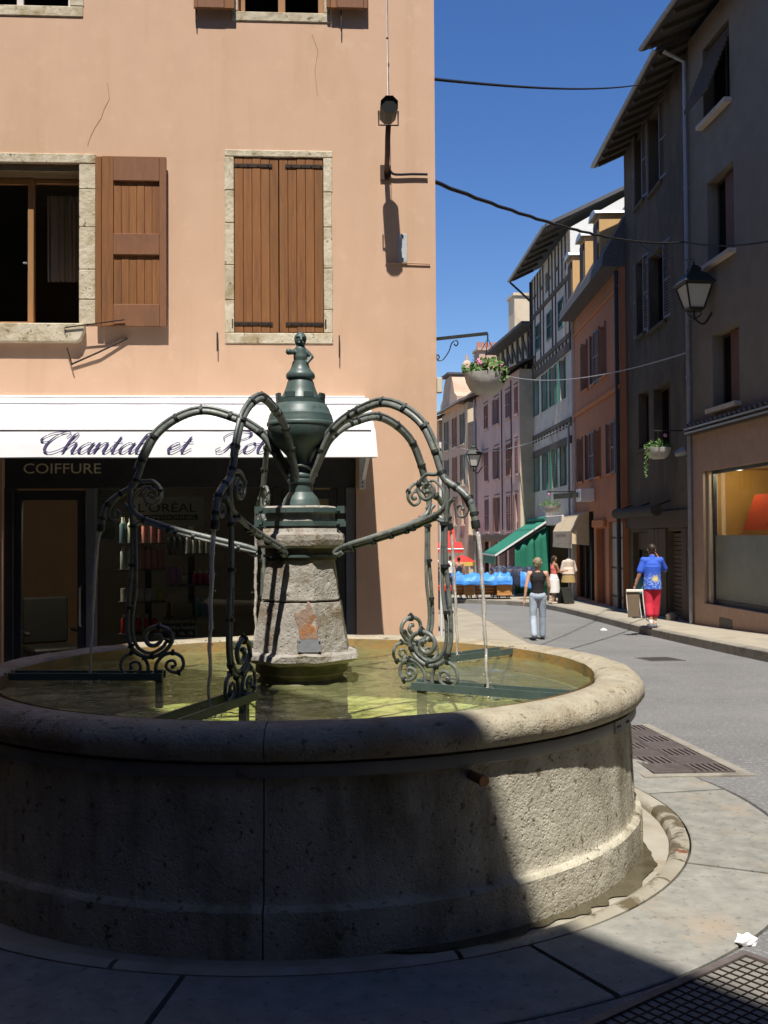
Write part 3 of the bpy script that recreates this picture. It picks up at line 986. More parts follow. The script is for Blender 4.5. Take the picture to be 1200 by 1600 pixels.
def window(par, x0, x1, z0, z1, y=0.16, mat=None, fr=0.05, mull=1, glass=None, bars=0):
    """casement in its reveal: frame with its pane"""
    m = MB()
    m.box(x0 + 0.002, x0 + fr, y, y + 0.05, z0 + 0.002, z1 - 0.002)
    m.box(x1 - fr, x1 - 0.002, y, y + 0.05, z0 + 0.002, z1 - 0.002)
    m.box(x0 + fr, x1 - fr, y, y + 0.05, z1 - fr, z1 - 0.002)
    m.box(x0 + fr, x1 - fr, y, y + 0.05, z0 + 0.002, z0 + fr)
    for k in range(mull):
        c = x0 + (x1 - x0) * (k + 1) / (mull + 1)
        m.box(c - fr * 0.6, c + fr * 0.6, y - 0.004, y + 0.046, z0 + fr, z1 - fr)
    for k in range(bars):
        c = z0 + (z1 - z0) * (k + 1) / (bars + 1)
        m.box(x0 + fr, x1 - fr, y + 0.008, y + 0.04, c - 0.012, c + 0.012)
    w_ = m.build('window', mat or WOODF, par)
    MB().quad((x0 + fr, y + 0.025, z0 + fr), (x1 - fr, y + 0.025, z0 + fr), (x1 - fr, y + 0.025, z1 - fr), (x0 + fr, y + 0.025, z1 - fr)).build('pane', glass or DGLASS, w_)
    return w_

LOUV = {}
def louvre(par, x, z, wd, h, mat, y=-0.03, rot=0.0, slat=0.075, name='shutter', hinge=0):
    """louvred leaf: frame and tilted slats; rot swings it about its left (hinge 0) or right (hinge 1) edge"""
    key = (round(wd, 2), round(h, 2), mat.name, hinge)
    if key not in LOUV:
        m = MB()
        o = -wd if hinge else 0.0
        f = 0.055
        m.box(o, o + f, -0.02, 0.02, 0, h)
        m.box(o + wd - f, o + wd, -0.02, 0.02, 0, h)
        m.box(o + f, o + wd - f, -0.02, 0.02, 0, f * 1.4)
        m.box(o + f, o + wd - f, -0.02, 0.02, h - f * 1.2, h)
        m.box(o + f, o + wd - f, -0.02, 0.02, h * 0.48, h * 0.48 + f)
        n = int(h / slat)
        for k in range(1, n):
            c = h * k / n
            if c < f * 1.8 or c > h - f * 1.5 or abs(c - h * 0.5) < f * 0.8:
                continue
            m.add([(o + f, -0.018, c - 0.02), (o + wd - f, -0.018, c - 0.02), (o + wd - f, 0.016, c + 0.022), (o + f, 0.016, c + 0.022),
                   (o + f, -0.012, c - 0.026), (o + wd - f, -0.012, c - 0.026), (o + wd - f, 0.02, c + 0.016), (o + f, 0.02, c + 0.016)],
                  [(0, 1, 2, 3), (7, 6, 5, 4), (0, 4, 5, 1), (3, 2, 6, 7)])
        ob = m.build(name, mat, par)
        LOUV[key] = ob.data
    else:
        ob = link(name, LOUV[key], par)
    ob.location = (x + (wd if hinge else 0), y, z)
    ob.rotation_euler = (0, 0, rot)
    return ob

def plank_shutter(par, x0, z0, wd, h, y, n=5, mat=WOOD, straps=True, hinge_left=True):
    """boarded leaf: each plank its own piece, two iron straps"""
    sh = empty('shutter', (x0, y, z0), parent=par)
    pw = wd / n
    for k in range(n):
        d = rnd.uniform(-0.0025, 0.0025)
        m = MB().box(k * pw + 0.0016, (k + 1) * pw - 0.0016, -0.028 + d, 0.0, rnd.uniform(0, 0.004), h - rnd.uniform(0, 0.004))
        m.build('plank', mat, sh, bevel=0.003)
    if straps:
        for zz in (h * 0.04, h * 0.945):
            m = MB()
            a, b = (-0.02, wd * 0.86) if hinge_left else (wd * 0.14, wd + 0.02)
            m.box(a, b, -0.036, -0.0295, zz, zz + 0.03)
            e = a if hinge_left else b
            m.tube([(e, -0.03, zz - 0.03), (e, -0.03, zz + 0.06)], 0.011, 8)
            for q in range(4):
                c = a + (b - a) * (0.15 + 0.25 * q)
                m.tube([(c, -0.036, zz + 0.015), (c, -0.041, zz + 0.015)], 0.006, 6)
            m.build('strap_hinge', IRON, sh)
    return sh

def panel_shutter(par, x0, z0, wd, h, y, mat=WOOD, fmat=WOODF, hinge_left=True):
    """framed leaf folded back on the wall: stiles and rails with two boarded fields"""
    sh = empty('shutter', (x0, y, z0), parent=par)
    hs = 0.165 * wd / 0.68
    hs = 0.145 * wd
    a, b = (0.255 * wd, 0.905 * wd) if hinge_left else (0.095 * wd, 0.745 * wd)
    if hinge_left:
        MB().box(0, hs * 0.6, -0.03, 0.0, 0.002, h - 0.004).build('plank', mat, sh, bevel=0.003)
        MB().box(hs * 0.6 + 0.004, a, -0.032, 0.0, 0.0, h).build('plank', mat, sh, bevel=0.003)
        MB().box(b, wd, -0.034, 0.0, 0.0, h - 0.002).build('stile', fmat, sh, bevel=0.003)
    else:
        MB().box(0, a, -0.034, 0.0, 0.0, h - 0.002).build('stile', fmat, sh, bevel=0.003)
        MB().box(b, wd, -0.032, 0.0, 0.0, h).build('plank', mat, sh, bevel=0.003)
    zs = [0.0, 0.13 * h, 0.42 * h, 0.545 * h, 0.855 * h, h]
    for r0, r1 in ((zs[0], zs[1]), (zs[2], zs[3]), (zs[4], zs[5])):
        MB().box(a + 0.001, b - 0.001, -0.036, 0.0, r0 + 0.001, r1 - 0.001).build('rail', fmat, sh, bevel=0.004)
    n = 6
    for r0, r1 in ((zs[1], zs[2]), (zs[3], zs[4])):
        for k in range(n):
            c0, c1 = a + (b - a) * k / n, a + (b - a) * (k + 1) / n
            MB().box(c0 + 0.001, c1 - 0.0015, -0.012 - rnd.uniform(0, 0.002), -0.001, r0 - 0.01, r1 + 0.01).build('plank', mat, sh, bevel=0.002)
    return sh

def cable(name, label, p0, p1, sag, r, parent=None, cat='cable', n=24, wob=0.0, group=None):
    p0, p1 = Vector(p0), Vector(p1)
    pts = []
    for i in range(n + 1):
        t = i / n
        p = p0.lerp(p1, t)
        p.z -= sag * 4 * t * (1 - t)
        if wob:
            p.z += wob * math.sin(i * 2.1)
        pts.append(p)
    o = MB().tube(pts, r, 6).build(name, WIRE, parent)
    if label:
        tag(o, label, cat, group)
    return o

# ------------------------------------------------------------------ the peach house with the salon
FA = R(3.4)
cpt = at_y(684, 836, 9.56)
ux = Vector((math.cos(FA), math.sin(FA), 0))
pA = cpt - ux * 7.6
H0 = House('peach_house', 'peach plastered corner house with brown wooden shutters above a hair salon', (pA.x, pA.y), (cpt.x, cpt.y), gz(9.3))
P0 = H0.P
def rect(px0, py0, px1, py1, h=H0, y=0.0):
    a, b = h.P(px0, py1, y), h.P(px1, py0, y)
    return a[0], b[0], a[1], b[1]
# openings
oW1 = rect(-40, 256, 124, 506)
oW2 = rect(366, 247, 505, 520)
oW3 = rect(372, -230, 505, 18)
oW4 = rect(-60, -240, 110, 6)
sx0, sz0 = P0(3, 1108)
sx1, sz1 = P0(557, 716)
sx0 = P0(3, 900)[0]
sx1 = P0(557, 900)[0]
oSH = (sx0 - 0.0, sx1, gz(9.4) + 0.02, sz1 + 0.12)
oLEFT = (0.6, 1.5, 4.0, 5.5)
wall0 = H0.shell(10.6, 8.0, [oW1, oW2, oW3, oW4, oSH], PEACH, reveal=0.26)
# roof behind its eave
m = MB()
m.prism([(-0.3, 10.55), (-0.3, 10.7), (H0.L + 0.35, 10.7), (H0.L + 0.35, 10.55)], -0.6, 8.4)
m.add([(-0.3, -0.6, 10.7), (H0.L + 0.35, -0.6, 10.7), (H0.L + 0.35, 8.4, 10.7), (-0.3, 8.4, 10.7), (0.2, 3.9, 12.4), (H0.L - 0.2, 3.9, 12.4)], [(0, 1, 5, 4), (2, 3, 4, 5), (1, 2, 5), (3, 0, 4)])
ROOFT = pm('brown_roof_tile', (0.16, 0.1, 0.07), (0.23, 0.15, 0.1), 7, 0.85, 0.6, 25, bdist=0.02)
m.build('roof', ROOFT, H0.e)
# dark room floors so each storey is closed
m = MB()
m.box(0.05, H0.L - 0.05, 0.3, 7.9, oW1[2] - 0.5, oW1[2] - 0.35)
m.box(0.05, H0.L - 0.05, 0.3, 7.9, oW1[3] + 0.35, oW1[3] + 0.45)
m.build('storey_floor', PALEIN, H0.e)
m = MB()
m.box(0.05, H0.L - 0.05, 3.2, 3.3, oW1[2] - 0.35, oW1[3] + 0.34)
m.build('room_wall', PALEIN, H0.e)

# stone surrounds: separate blocks
def surround(o, jw=0.075, top=0.07, bot=0.08, sill=None, blocks=5, right_only=False, proud=0.008, lint=True):
    x0, x1, z0, z1 = o
    sides = [(x1, x1 + jw)] if right_only else [(x0 - jw, x0), (x1, x1 + jw)]
    for a, b in sides:
        z = z0
        hs = [rnd.uniform(0.7, 1.3) for _ in range(blocks)]
        t = sum(hs)
        for hh in hs:
            dz = (z1 - z0) * hh / t
            ov = rnd.uniform(-0.006, 0.006)
            bb = MB()
            aa, b2 = (a - ov if a < x0 else a, b + ov if b > x1 else b)
            bb.box(aa, b2, -proud - rnd.uniform(0, 0.004), 0.12, z + 0.002, z + dz - 0.002)
            bb.build('jamb_stone', SURR, H0.e, bevel=0.006)
            z += dz
    if lint:
        MB().box((x0 - jw) if not right_only else x0 - 0.5, x1 + jw, -proud - 0.004, 0.12, z1 + 0.001, z1 + top).build('lintel_stone', SURR, H0.e, bevel=0.006)
    if bot:
        MB().box((x0 - jw) if not right_only else x0 - 0.5, x1 + jw, -proud - 0.003, 0.12, z0 - bot, z0 - 0.001).build('sill_stone', SURR, H0.e, bevel=0.006)
surround(oW2, 0.085, 0.065, 0.1)
surround(oW3, 0.06, 0.07, 0.09)
surround(oW1, 0.155, 0.09, 0, right_only=True, proud=0.012)
surround(oW4, 0.12, 0.09, 0.1, right_only=True)
# thick weathered sill under the open window
m = MB()
a = P0(134, 518)
zt, zb = P0(60, 507)[1], P0(60, 536)[1]
m.prism([(oW1[0] - 0.5, zt), (a[0] - 0.0, zt), (a[0] - 0.0, zt - 0.06), (a[0] - 0.03, zb + 0.03), (a[0] - 0.07, zb), (oW1[0] - 0.5, zb)], -0.075, 0.24)
m.build('sill_stone', SURR, H0.e, bevel=0.008)
# old oak lintel in the soffit of that window
MB().box(oW1[0], oW1[1], 0.02, 0.25, oW1[3] - 0.075, oW1[3] - 0.004).build('lintel_beam', pm('old_oak', (0.17, 0.12, 0.06), (0.24, 0.17, 0.09), 8, 0.9, 0.5, 30, stretch=(0.5, 5, 5), bdist=0.008), H0.e, bevel=0.006)
# casement of the open window: one leaf closed at the far side, the other swung in
x0, x1, z0, z1 = oW1
cm = P0(40, 400)[0]
TANW = pm('tan_window_wood', (0.3, 0.15, 0.055), (0.36, 0.19, 0.08), 8, 0.5, stretch=(4, 4, 0.5))
m = MB()
m.box(x0 + 0.002, cm + 0.02, 0.18, 0.24, z1 - 0.14, z1 - 0.08)
m.box(cm - 0.03, cm + 0.025, 0.17, 0.235, z0 + 0.004, z1 - 0.08)
m.box(x0 + 0.002, cm - 0.03, 0.18, 0.235, z0 + 0.004, z0 + 0.06)
m.box(cm + 0.025, x1 - 0.003, 0.2, 0.25, z1 - 0.12, z1 - 0.08)
cw = m.build('window', TANW, H0.e, bevel=0.004)
MB().quad((x0, 0.21, z0 + 0.06), (cm - 0.03, 0.21, z0 + 0.06), (cm - 0.03, 0.21, z1 - 0.14), (x0, 0.21, z1 - 0.14)).build('pane', DGLASS, cw)
MB().box(cm - 0.065, cm - 0.03, 0.14, 0.17, (z0 + z1) / 2 - 0.15, (z0 + z1) / 2 - 0.135).build('handle', STEEL, cw)
m = MB()
m.box(x1 - 0.06, x1 - 0.015, 0.27, 0.27 + 0.55, z0 + 0.01, z1 - 0.12)
m.build('casement', pm('dark_casement', (0.06, 0.04, 0.025), rough=0.6), cw)
# net curtain drawn across the room side
m = MB()
vs, fs = [], []
for i in range(31):
    x = cm + 0.03 + (x1 - cm - 0.1) * i / 30
    for k, zz in enumerate((z1 - 0.1, z1 - 0.5, z1 - 0.95)):
        vs.append((x, 0.62 + 0.025 * math.sin(i * 1.7) + 0.01 * k, zz))
for i in range(30):
    for k in range(2):
        o = i * 3 + k
        fs.append((o, o + 3, o + 4, o + 1))
m.add(vs, fs, 0, True)
m.build('net_curtain', pm('net_curtain', (0.5, 0.46, 0.38), rough=0.9), cw)
# upper window behind the open shutters
window(H0.e, *oW3, y=0.13, mat=TANW, fr=0.055, mull=1)
window(H0.e, *oW4, y=0.13, mat=pm('white_window_wood', (0.6, 0.58, 0.54), rough=0.5), fr=0.05, mull=1)
# shutters
x0, x1, z0, z1 = oW2
hw = (x1 - x0) / 2
plank_shutter(H0.e, x0 + 0.004, z0 + 0.004, hw - 0.007, z1 - z0 - 0.01, 0.03, 5, hinge_left=True)
plank_shutter(H0.e, x0 + hw + 0.003, z0 + 0.004, hw - 0.007, z1 - z0 - 0.01, 0.03, 5, hinge_left=False)
a, b = P0(149, 510, -0.06), P0(260, 246, -0.06)
panel_shutter(H0.e, a[0], a[1], b[0] - a[0], b[1] - a[1], -0.045)
a, b = P0(303, 13, -0.06), P0(366, -235, -0.06)
panel_shutter(H0.e, a[0], a[1], b[0] - a[0], b[1] - a[1], -0.045, hinge_left=False)
a, b = P0(510, 13, -0.06), P0(573, -235, -0.06)
panel_shutter(H0.e, a[0], a[1], b[0] - a[0], b[1] - a[1], -0.045, hinge_left=True)
# shutter dogs, stays and hooks
def hook(px, py0, py1, bend=0):
    a, b = P0(px, py0), P0(px, py1)
    m = MB().tube([(a[0], 0.0, a[1]), (a[0], -0.04, a[1]), (a[0], -0.045, a[1] - 0.02), (b[0] + bend, -0.04, b[1]), (b[0] + bend * 1.6, -0.035, b[1] + 0.015)], 0.006, 6)
    m.build('shutter_hook', IRON, H0.e)
hook(340, 521, 550)
hook(530, 526, 560)
hook(307, 18, 38)
hook(533, 20, 52)
a, b = P0(105, 515), P0(198, 503)
MB().tube([(a[0], -0.08, a[1] - 0.05), (a[0], -0.09, a[1]), (b[0], -0.1, b[1])], 0.006, 6).build('shutter_stay', IRON, H0.e)
a, b = P0(200, 529), P0(112, 570)
MB().tube([(a[0], -0.02, a[1]), ((a[0] + b[0]) / 2, -0.035, (a[1] + b[1]) / 2 - 0.01), (b[0], -0.02, b[1])], 0.009, 6).build('stay_bar', IRON, H0.e)
a, b = P0(107, 545), P0(115, 572)
MB().tube([(a[0], -0.05, a[1]), (b[0], -0.05, b[1])], 0.006, 6).build('shutter_hook', IRON, H0.e)
# corner: plaster crack line, plate, white drainpipe
cx_ = H0.L - 0.02
MB().tube([(H0.L + 0.035, 0.05, gz(9.5)), (H0.L + 0.035, 0.05, P0(680, 690)[1])], 0.014, 10).build('drainpipe', pm('white_pipe', (0.7, 0.7, 0.68), rough=0.5), H0.e)
a, b = P0(622, 410), P0(636, 366)
m = MB().box(a[0], b[0], -0.014, -0.001, a[1], b[1])
pl = m.build('metal_plate', pm('worn_zinc', (0.42, 0.44, 0.46), (0.58, 0.58, 0.56), 18, 0.55, metal=0.4), H0.e, bevel=0.002)
for zz in (a[1] + 0.03, b[1] - 0.02):
    MB().tube([((a[0] + b[0]) / 2, -0.014, zz), ((a[0] + b[0]) / 2, -0.024, zz)], 0.009, 8).build('bolt', IRON, pl)
a, b = P0(602, 411), P0(672, 413)
MB().tube([(a[0], -0.012, a[1]), (b[0], -0.012, b[1])], 0.006, 6).build('wall_cable', pm('plaster_cable', (0.42, 0.27, 0.18), rough=0.8), H0.e)
# hairline cracks in the plaster (shallow dark grooves)
def crack(pts):
    q = [P0(*p) for p in pts]
    m = MB()
    for (xa, za), (xb, zb_) in zip(q, q[1:]):
        m.bar((xa, -0.0012, za), (xb, -0.0012, zb_), 0.0035, 0.002, up=(0, 1, 0))
    m.build('plaster_crack', pm('crack_dark', (0.28, 0.17, 0.1), rough=1), H0.e)
crack([(168, 130), (171, 155), (163, 170), (158, 185), (148, 200), (141, 215), (137, 228)])
crack([(488, 55), (497, 80), (492, 110), (496, 150)])

# ---- shopfront
SY = 0.12                                             # glazing line inside the opening
zf = oSH[2]
def vpost(name, px0, px1, mat, z0, z1, y0=0.06, y1=0.2):
    a, b = H0.P(px0, 900, y0)[0], H0.P(px1, 900, y0)[0]
    return MB().box(a, b, y0, y1, z0, z1).build(name, mat, H0.e, bevel=0.004)
zt = oSH[3]
zfas = H0.P(300, 762, 0.06)[1]
fascia = MB().box(oSH[0] + 0.003, oSH[1] - 0.003, 0.07, 0.2, zfas, zt - 0.003).build('fascia', DARKFR, H0.e, bevel=0.004)
a, b = H0.P(37, 740, 0.07), H0.P(158, 724, 0.07)
put_text('COIFFURE', a[0], b[0], a[1], b[1], 0.064, GOLD, fascia)
vpost('frame_post', 5, 20, DARKFR, zf, zfas - 0.002)
vpost('frame_post', 134, 150, GREYFR, zf, zfas - 0.002)
vpost('frame_post', 428, 440, DARKFR, zf, zfas - 0.002)
vpost('frame_post', 541, 556, GREYFR, zf, zfas - 0.002)
vpost('frame_post', 527, 540, DARKFR, zf, zfas - 0.002, 0.09, 0.2)
zk = zf + 0.3
a, b = H0.P(150, 900, 0.08)[0], H0.P(428, 900, 0.08)[0]
MB().box(a + 0.002, b - 0.002, 0.08, 0.2, zf, zk).build('stall_riser', DARKFR, H0.e, bevel=0.004)
MB().quad((a, 0.13, zk), (b, 0.13, zk), (b, 0.13, zfas), (a, 0.13, zfas)).build('shop_pane', GLASS, H0.e)
# doors: the far one ajar and dark, the near one closed
for p0, p1 in ((20, 134), (440, 527)):
    xa, xb = H0.P(p0, 900, 0.1)[0] + 0.004, H0.P(p1, 900, 0.1)[0] - 0.004
    m = MB()
    fw = 0.075
    m.box(xa, xa + fw, 0.1, 0.15, zf + 0.01, zfas - 0.02)
    m.box(xb - fw, xb, 0.1, 0.15, zf + 0.01, zfas - 0.02)
    m.box(xa + fw, xb - fw, 0.1, 0.15, zfas - 0.11, zfas - 0.02)
    m.box(xa + fw, xb - fw, 0.1, 0.15, zf + 0.01, zf + 0.22)
    d = m.build('shop_door', DARKFR, H0.e, bevel=0.004)
    MB().quad((xa + fw, 0.125, zf + 0.22), (xb - fw, 0.125, zf + 0.22), (xb - fw, 0.125, zfas - 0.11), (xa + fw, 0.125, zfas - 0.11)).build('door_pane', GLASS, d)
    MB().tube([(xb - 0.04, 0.09, zf + 0.85), (xb - 0.04, 0.05, zf + 0.87), (xb - 0.04, 0.05, zf + 1.2), (xb - 0.04, 0.09, zf + 1.22)], 0.012, 8).build('door_handle', STEEL, d)
# the room behind
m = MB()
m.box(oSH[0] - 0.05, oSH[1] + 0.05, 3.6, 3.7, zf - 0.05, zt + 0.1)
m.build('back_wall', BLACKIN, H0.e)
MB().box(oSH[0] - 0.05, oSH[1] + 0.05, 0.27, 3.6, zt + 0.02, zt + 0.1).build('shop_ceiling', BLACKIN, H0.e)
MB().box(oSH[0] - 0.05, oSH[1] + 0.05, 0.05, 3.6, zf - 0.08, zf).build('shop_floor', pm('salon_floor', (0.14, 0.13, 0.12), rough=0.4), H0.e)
# pale door and frame seen through the second door, a bench and a mirror shelf
TANIN = pm('tan_interior_door', (0.3, 0.25, 0.15), rough=0.6)
ad, bd = H0.P(446, 800, 1.1)[0], H0.P(522, 800, 1.1)[0]
sc_ = tag(empty('partition_screen', H0.W(ad, 1.1, zf), FA), 'tan framed partition inside the salon behind the closed door', 'partition')
m = MB()
for k in range(2):
    m.box(k * (bd - ad) / 2 + 0.02, (k + 1) * (bd - ad) / 2 - 0.02, 0, 0.03, 1.0, 2.25)
m.build('panel', TANIN, sc_)
m = MB()
for q in (0.0, (bd - ad) / 2 - 0.02, bd - ad - 0.04):
    m.box(q, q + 0.04, -0.01, 0.04, 0, 2.3)
m.box(0, bd - ad, -0.008, 0.038, 0.9, 1.0)
m.build('frame', DARKFR, sc_)

# window display: two-column shelf rack with bottles
dep = 0.42
rk = H0.W(H0.P(184, 900, dep)[0], dep, zf)
RX0 = H0.P(184, 900, dep)[0]
rack = tag(empty('shelf_rack', rk, FA), 'dark shelf rack with hair product rows inside the salon window', 'shelf')
RACKM = pm('rack_metal', (0.08, 0.08, 0.08), rough=0.5)
def rx(px):
    return H0.P(px, 900, dep)[0] - RX0
def rz(py):
    return H0.P(250, py, dep)[1] - zf
for px in (224, 292):
    m = MB().box(rx(px), rx(px + 10), 0.09, 0.11, 0, rz(790))
    for k in range(24):
        m.box(rx(px + 2), rx(px + 8), 0.085, 0.091, 0.2 + k * 0.06, 0.22 + k * 0.06)
    m.build('upright', RACKM, rack)
rows = [(848, 186, 258, 'top of the taller column'), (889, 186, 258, 'second board of the taller column'), (939, 186, 258, 'third board of the taller column'), (989, 186, 258, 'lowest board of the taller column'),
        (865, 259, 332, 'top of the shorter column'), (914, 259, 332, 'middle board of the shorter column'), (963, 259, 334, 'lowest board of the shorter column')]
for py, a, b, _ in rows:
    MB().box(rx(a), rx(b), -0.09, 0.085, rz(py) - 0.014, rz(py)).build('shelf_board', RACKM, rack)
BM = {}
def bcol(c):
    k = 'bottle_%02x%02x%02x' % tuple(int(255 * q) for q in c)
    return pm(k, c, rough=0.35, spec=0.5)
LABN = {}
MULTI = {'tall pink bottle on the top board of the taller shelf column', 'pale grey bottle on the second board of the taller shelf column', 'rose bottle on the second board of the taller shelf column',
         'white jar on the third board of the taller shelf column', 'red bottle on the lowest board of the taller shelf column', 'dark grey tube on the top board of the shorter shelf column',
         'white bottle on the top board of the shorter shelf column', 'lilac tube on the middle board of the shorter shelf column', 'crimson bottle on the middle board of the shorter shelf column'}
def bottle(px, py, wpx, hpx, c, capc, shape, label, group):
    X_, Z_ = rx(px), rz(py)
    wd, h = wpx * 0.0062, hpx * 0.0062
    key = (label, py)
    LABN[key] = LABN.get(key, 0) + 1
    if label in MULTI:
        label = ('first', 'second', 'third', 'fourth')[LABN[key] - 1] + ' ' + label.replace(' on the ', ' from the door post on the ', 1).replace('shelf column', 'column')
    e = tag(empty('bottle', H0.W(RX0 + X_, dep - 0.02, zf + Z_ + 0.001), FA + rnd.uniform(-0.2, 0.2)), label, 'bottle', group)
    r = wd / 2
    if shape == 'bottle':
        body = MB().lathe([(0.001, 0), (r * 0.95, 0), (r, 0.006), (r, h * 0.68), (r * 0.85, h * 0.76), (r * 0.45, h * 0.8)], 14)
        cap = MB().lathe([(r * 0.5, h * 0.795), (r * 0.5, h), (0.001, h)], 12)
    elif shape == 'tube':
        body = MB().lathe([(r * 0.6, h * 0.14), (r * 0.8, h * 0.3), (r * 0.95, h * 0.7), (r * 1.05, h), (0.001, h)], 14)
        cap = MB().lathe([(0.001, 0), (r * 0.62, 0), (r * 0.6, h * 0.145), (0.001, h * 0.145)], 12)
    else:
        body = MB().lathe([(0.001, 0), (r, 0), (r, h * 0.62), (0.001, h * 0.62)], 16)
        cap = MB().lathe([(r * 1.03, h * 0.625), (r * 1.03, h), (0.001, h)], 16)
    body.build('body', bcol(c), e)
    cap.build('cap', bcol(capc), e)
    return e
PINK, WHT, RED, DPK, LIL = (0.72, 0.3, 0.3), (0.72, 0.7, 0.66), (0.55, 0.05, 0.05), (0.5, 0.04, 0.14), (0.55, 0.28, 0.5)
for i, px in enumerate((193, 205)):
    bottle(px, 848, 11, 40, (0.1, 0.17, 0.22) if i == 0 else (0.6, 0.66, 0.56), WHT, 'bottle', ['dark teal bottle on the top board of the taller shelf column', 'pale green bottle on the top board of the taller shelf column'][i], 'bottles in the salon window')
for px in (227, 239, 251):
    bottle(px, 848, 10.5, 50, PINK, (0.75, 0.45, 0.42), 'bottle', 'tall pink bottle on the top board of the taller shelf column', 'bottles in the salon window')
for px in (193, 204):
    bottle(px, 889, 9, 36, (0.55, 0.62, 0.6), WHT, 'bottle', 'pale grey bottle on the second board of the taller shelf column', 'bottles in the salon window')
for px in (224, 233, 243, 253):
    bottle(px, 889, 9.5, 40, (0.68, 0.33, 0.33), (0.72, 0.5, 0.48), 'bottle', 'rose bottle on the second board of the taller shelf column', 'bottles in the salon window')
for px in (195, 220, 233):
    bottle(px, 939, 11.5, 20, WHT, (0.62, 0.55, 0.52), 'jar', 'white jar on the third board of the taller shelf column', 'bottles in the salon window')
bottle(249, 939, 9, 22, (0.55, 0.62, 0.05), (0.6, 0.66, 0.08), 'bottle', 'lime yellow bottle on the third board of the taller shelf column', 'bottles in the salon window')
for px in (194, 217, 230, 242):
    bottle(px, 989, 9, 30, RED, (0.6, 0.5, 0.48), 'bottle', 'red bottle on the lowest board of the taller shelf column', 'bottles in the salon window')
for px in (266, 275, 284):
    bottle(px, 865, 9, 26, (0.16, 0.2, 0.22), (0.1, 0.1, 0.1), 'tube', 'dark grey tube on the top board of the shorter shelf column', 'bottles in the salon window')
for px in (294, 304, 314, 324):
    bottle(px, 865, 9, 32, (0.66, 0.66, 0.62), (0.2, 0.2, 0.2), 'bottle', 'white bottle on the top board of the shorter shelf column', 'bottles in the salon window')
for px in (263, 272, 280):
    bottle(px, 914, 8.5, 28, LIL, (0.6, 0.4, 0.58), 'tube', 'lilac tube on the middle board of the shorter shelf column', 'bottles in the salon window')
for px in (289,):
    bottle(px, 914, 6, 20, (0.6, 0.6, 0.6), (0.3, 0.3, 0.3), 'bottle', 'slim silver bottle on the middle board of the shorter shelf column', 'bottles in the salon window')
for px in (305, 314, 323):
    bottle(px, 914, 9, 22, DPK, (0.7, 0.6, 0.6), 'bottle', 'crimson bottle on the middle board of the shorter shelf column', 'bottles in the salon window')
for i, px in enumerate((308, 317, 326)):
    bottle(px, 963, 8.5, 30, ((0.06, 0.34, 0.25), (0.1, 0.25, 0.38), (0.16, 0.16, 0.4))[i], (0.3, 0.4, 0.5), 'bottle', ('green', 'blue', 'violet')[i] + ' bottle on the lowest board of the shorter shelf column', 'bottles in the salon window')
bottle(264, 963, 8, 22, (0.36, 0.11, 0.04), (0.2, 0.1, 0.06), 'bottle', 'rust brown bottle on the lowest board of the shorter shelf column', 'bottles in the salon window')
bx0 = RX0 + rx(272)
bx_ = MB().box(0, rx(300) - rx(272), -0.05, 0.05, 0, 0.12).build('product_carton', bcol((0.5, 0.44, 0.24)), loc=H0.W(bx0, dep - 0.02, zf + rz(963) + 0.001), bevel=0.002)
bx_.rotation_euler = (0, 0, FA)
tag(bx_, 'beige carton on the lowest board of the shorter shelf column', 'carton')

# poster, price list and opening-hours board in the window
def sheet(name, px0, py0, px1, py1, y, mat, label, cat):
    a, b = H0.P(px0, py1, y), H0.P(px1, py0, y)
    e = MB().box(0, b[0] - a[0], -0.004, 0.004, 0, b[1] - a[1]).build(name, mat, loc=H0.W(a[0], y, a[1]))
    e.rotation_euler = (0, 0, FA)
    tag(e, label, cat)
    return e, b[0] - a[0], b[1] - a[1]
GRYP = pm('grey_poster', (0.6, 0.58, 0.53), rough=0.6)
INK = pm('dark_ink', (0.02, 0.02, 0.02), rough=0.6)
WINK = pm('white_ink', (0.8, 0.8, 0.78), rough=0.6)
e, wd, h = sheet('window_poster', 205, 776, 318, 822, 0.3, GRYP, 'grey brand poster with capital letters in the salon window', 'poster')
put_text("L'ORÉAL", wd * 0.1, wd * 0.9, h * 0.47, h * 0.85, -0.006, INK, e)
MB().box(wd * 0.08, wd * 0.92, -0.0055, -0.0045, h * 0.2, h * 0.38).build('dark_strip', INK, e)
put_text('PROFESSIONNEL', wd * 0.1, wd * 0.9, h * 0.23, h * 0.35, -0.0065, WINK, e)
e, wd, h = sheet('price_list', 151, 766, 180, 842, 0.16, pm('paper', (0.6, 0.6, 0.55), rough=0.7), 'pale paper price list stuck inside the salon window', 'notice')
m = MB()
for k in range(16):
    m.box(wd * 0.1, wd * rnd.uniform(0.5, 0.9), -0.0055, -0.0048, h * (0.92 - k * 0.055), h * (0.92 - k * 0.055) + h * 0.012)
m.build('printed_lines', pm('grey_ink', (0.3, 0.3, 0.3), rough=0.7), e)
e, wd, h = sheet('opening_hours_board', 255, 966, 307, 998, 0.15, INK, 'black opening hours board with white lettering in the salon window', 'sign')
put_text("HEURES D'OUVERTURE", wd * 0.02, wd * 0.98, h * 0.76, h * 0.93, -0.006, GOLD, e)
put_text('Mardi au Vendredi', wd * 0.12, wd * 0.94, h * 0.46, h * 0.66, -0.006, WINK, e)
put_text('12h  14h  19h', wd * 0.22, wd * 0.9, h * 0.16, h * 0.36, -0.006, WINK, e)
m = MB()
m.box(0.0, wd, -0.0055, -0.0045, 0.0, 0.008)
m.box(wd - 0.006, wd, -0.0055, -0.0045, 0.008, h * 0.7)
m.build('white_border', WINK, e)
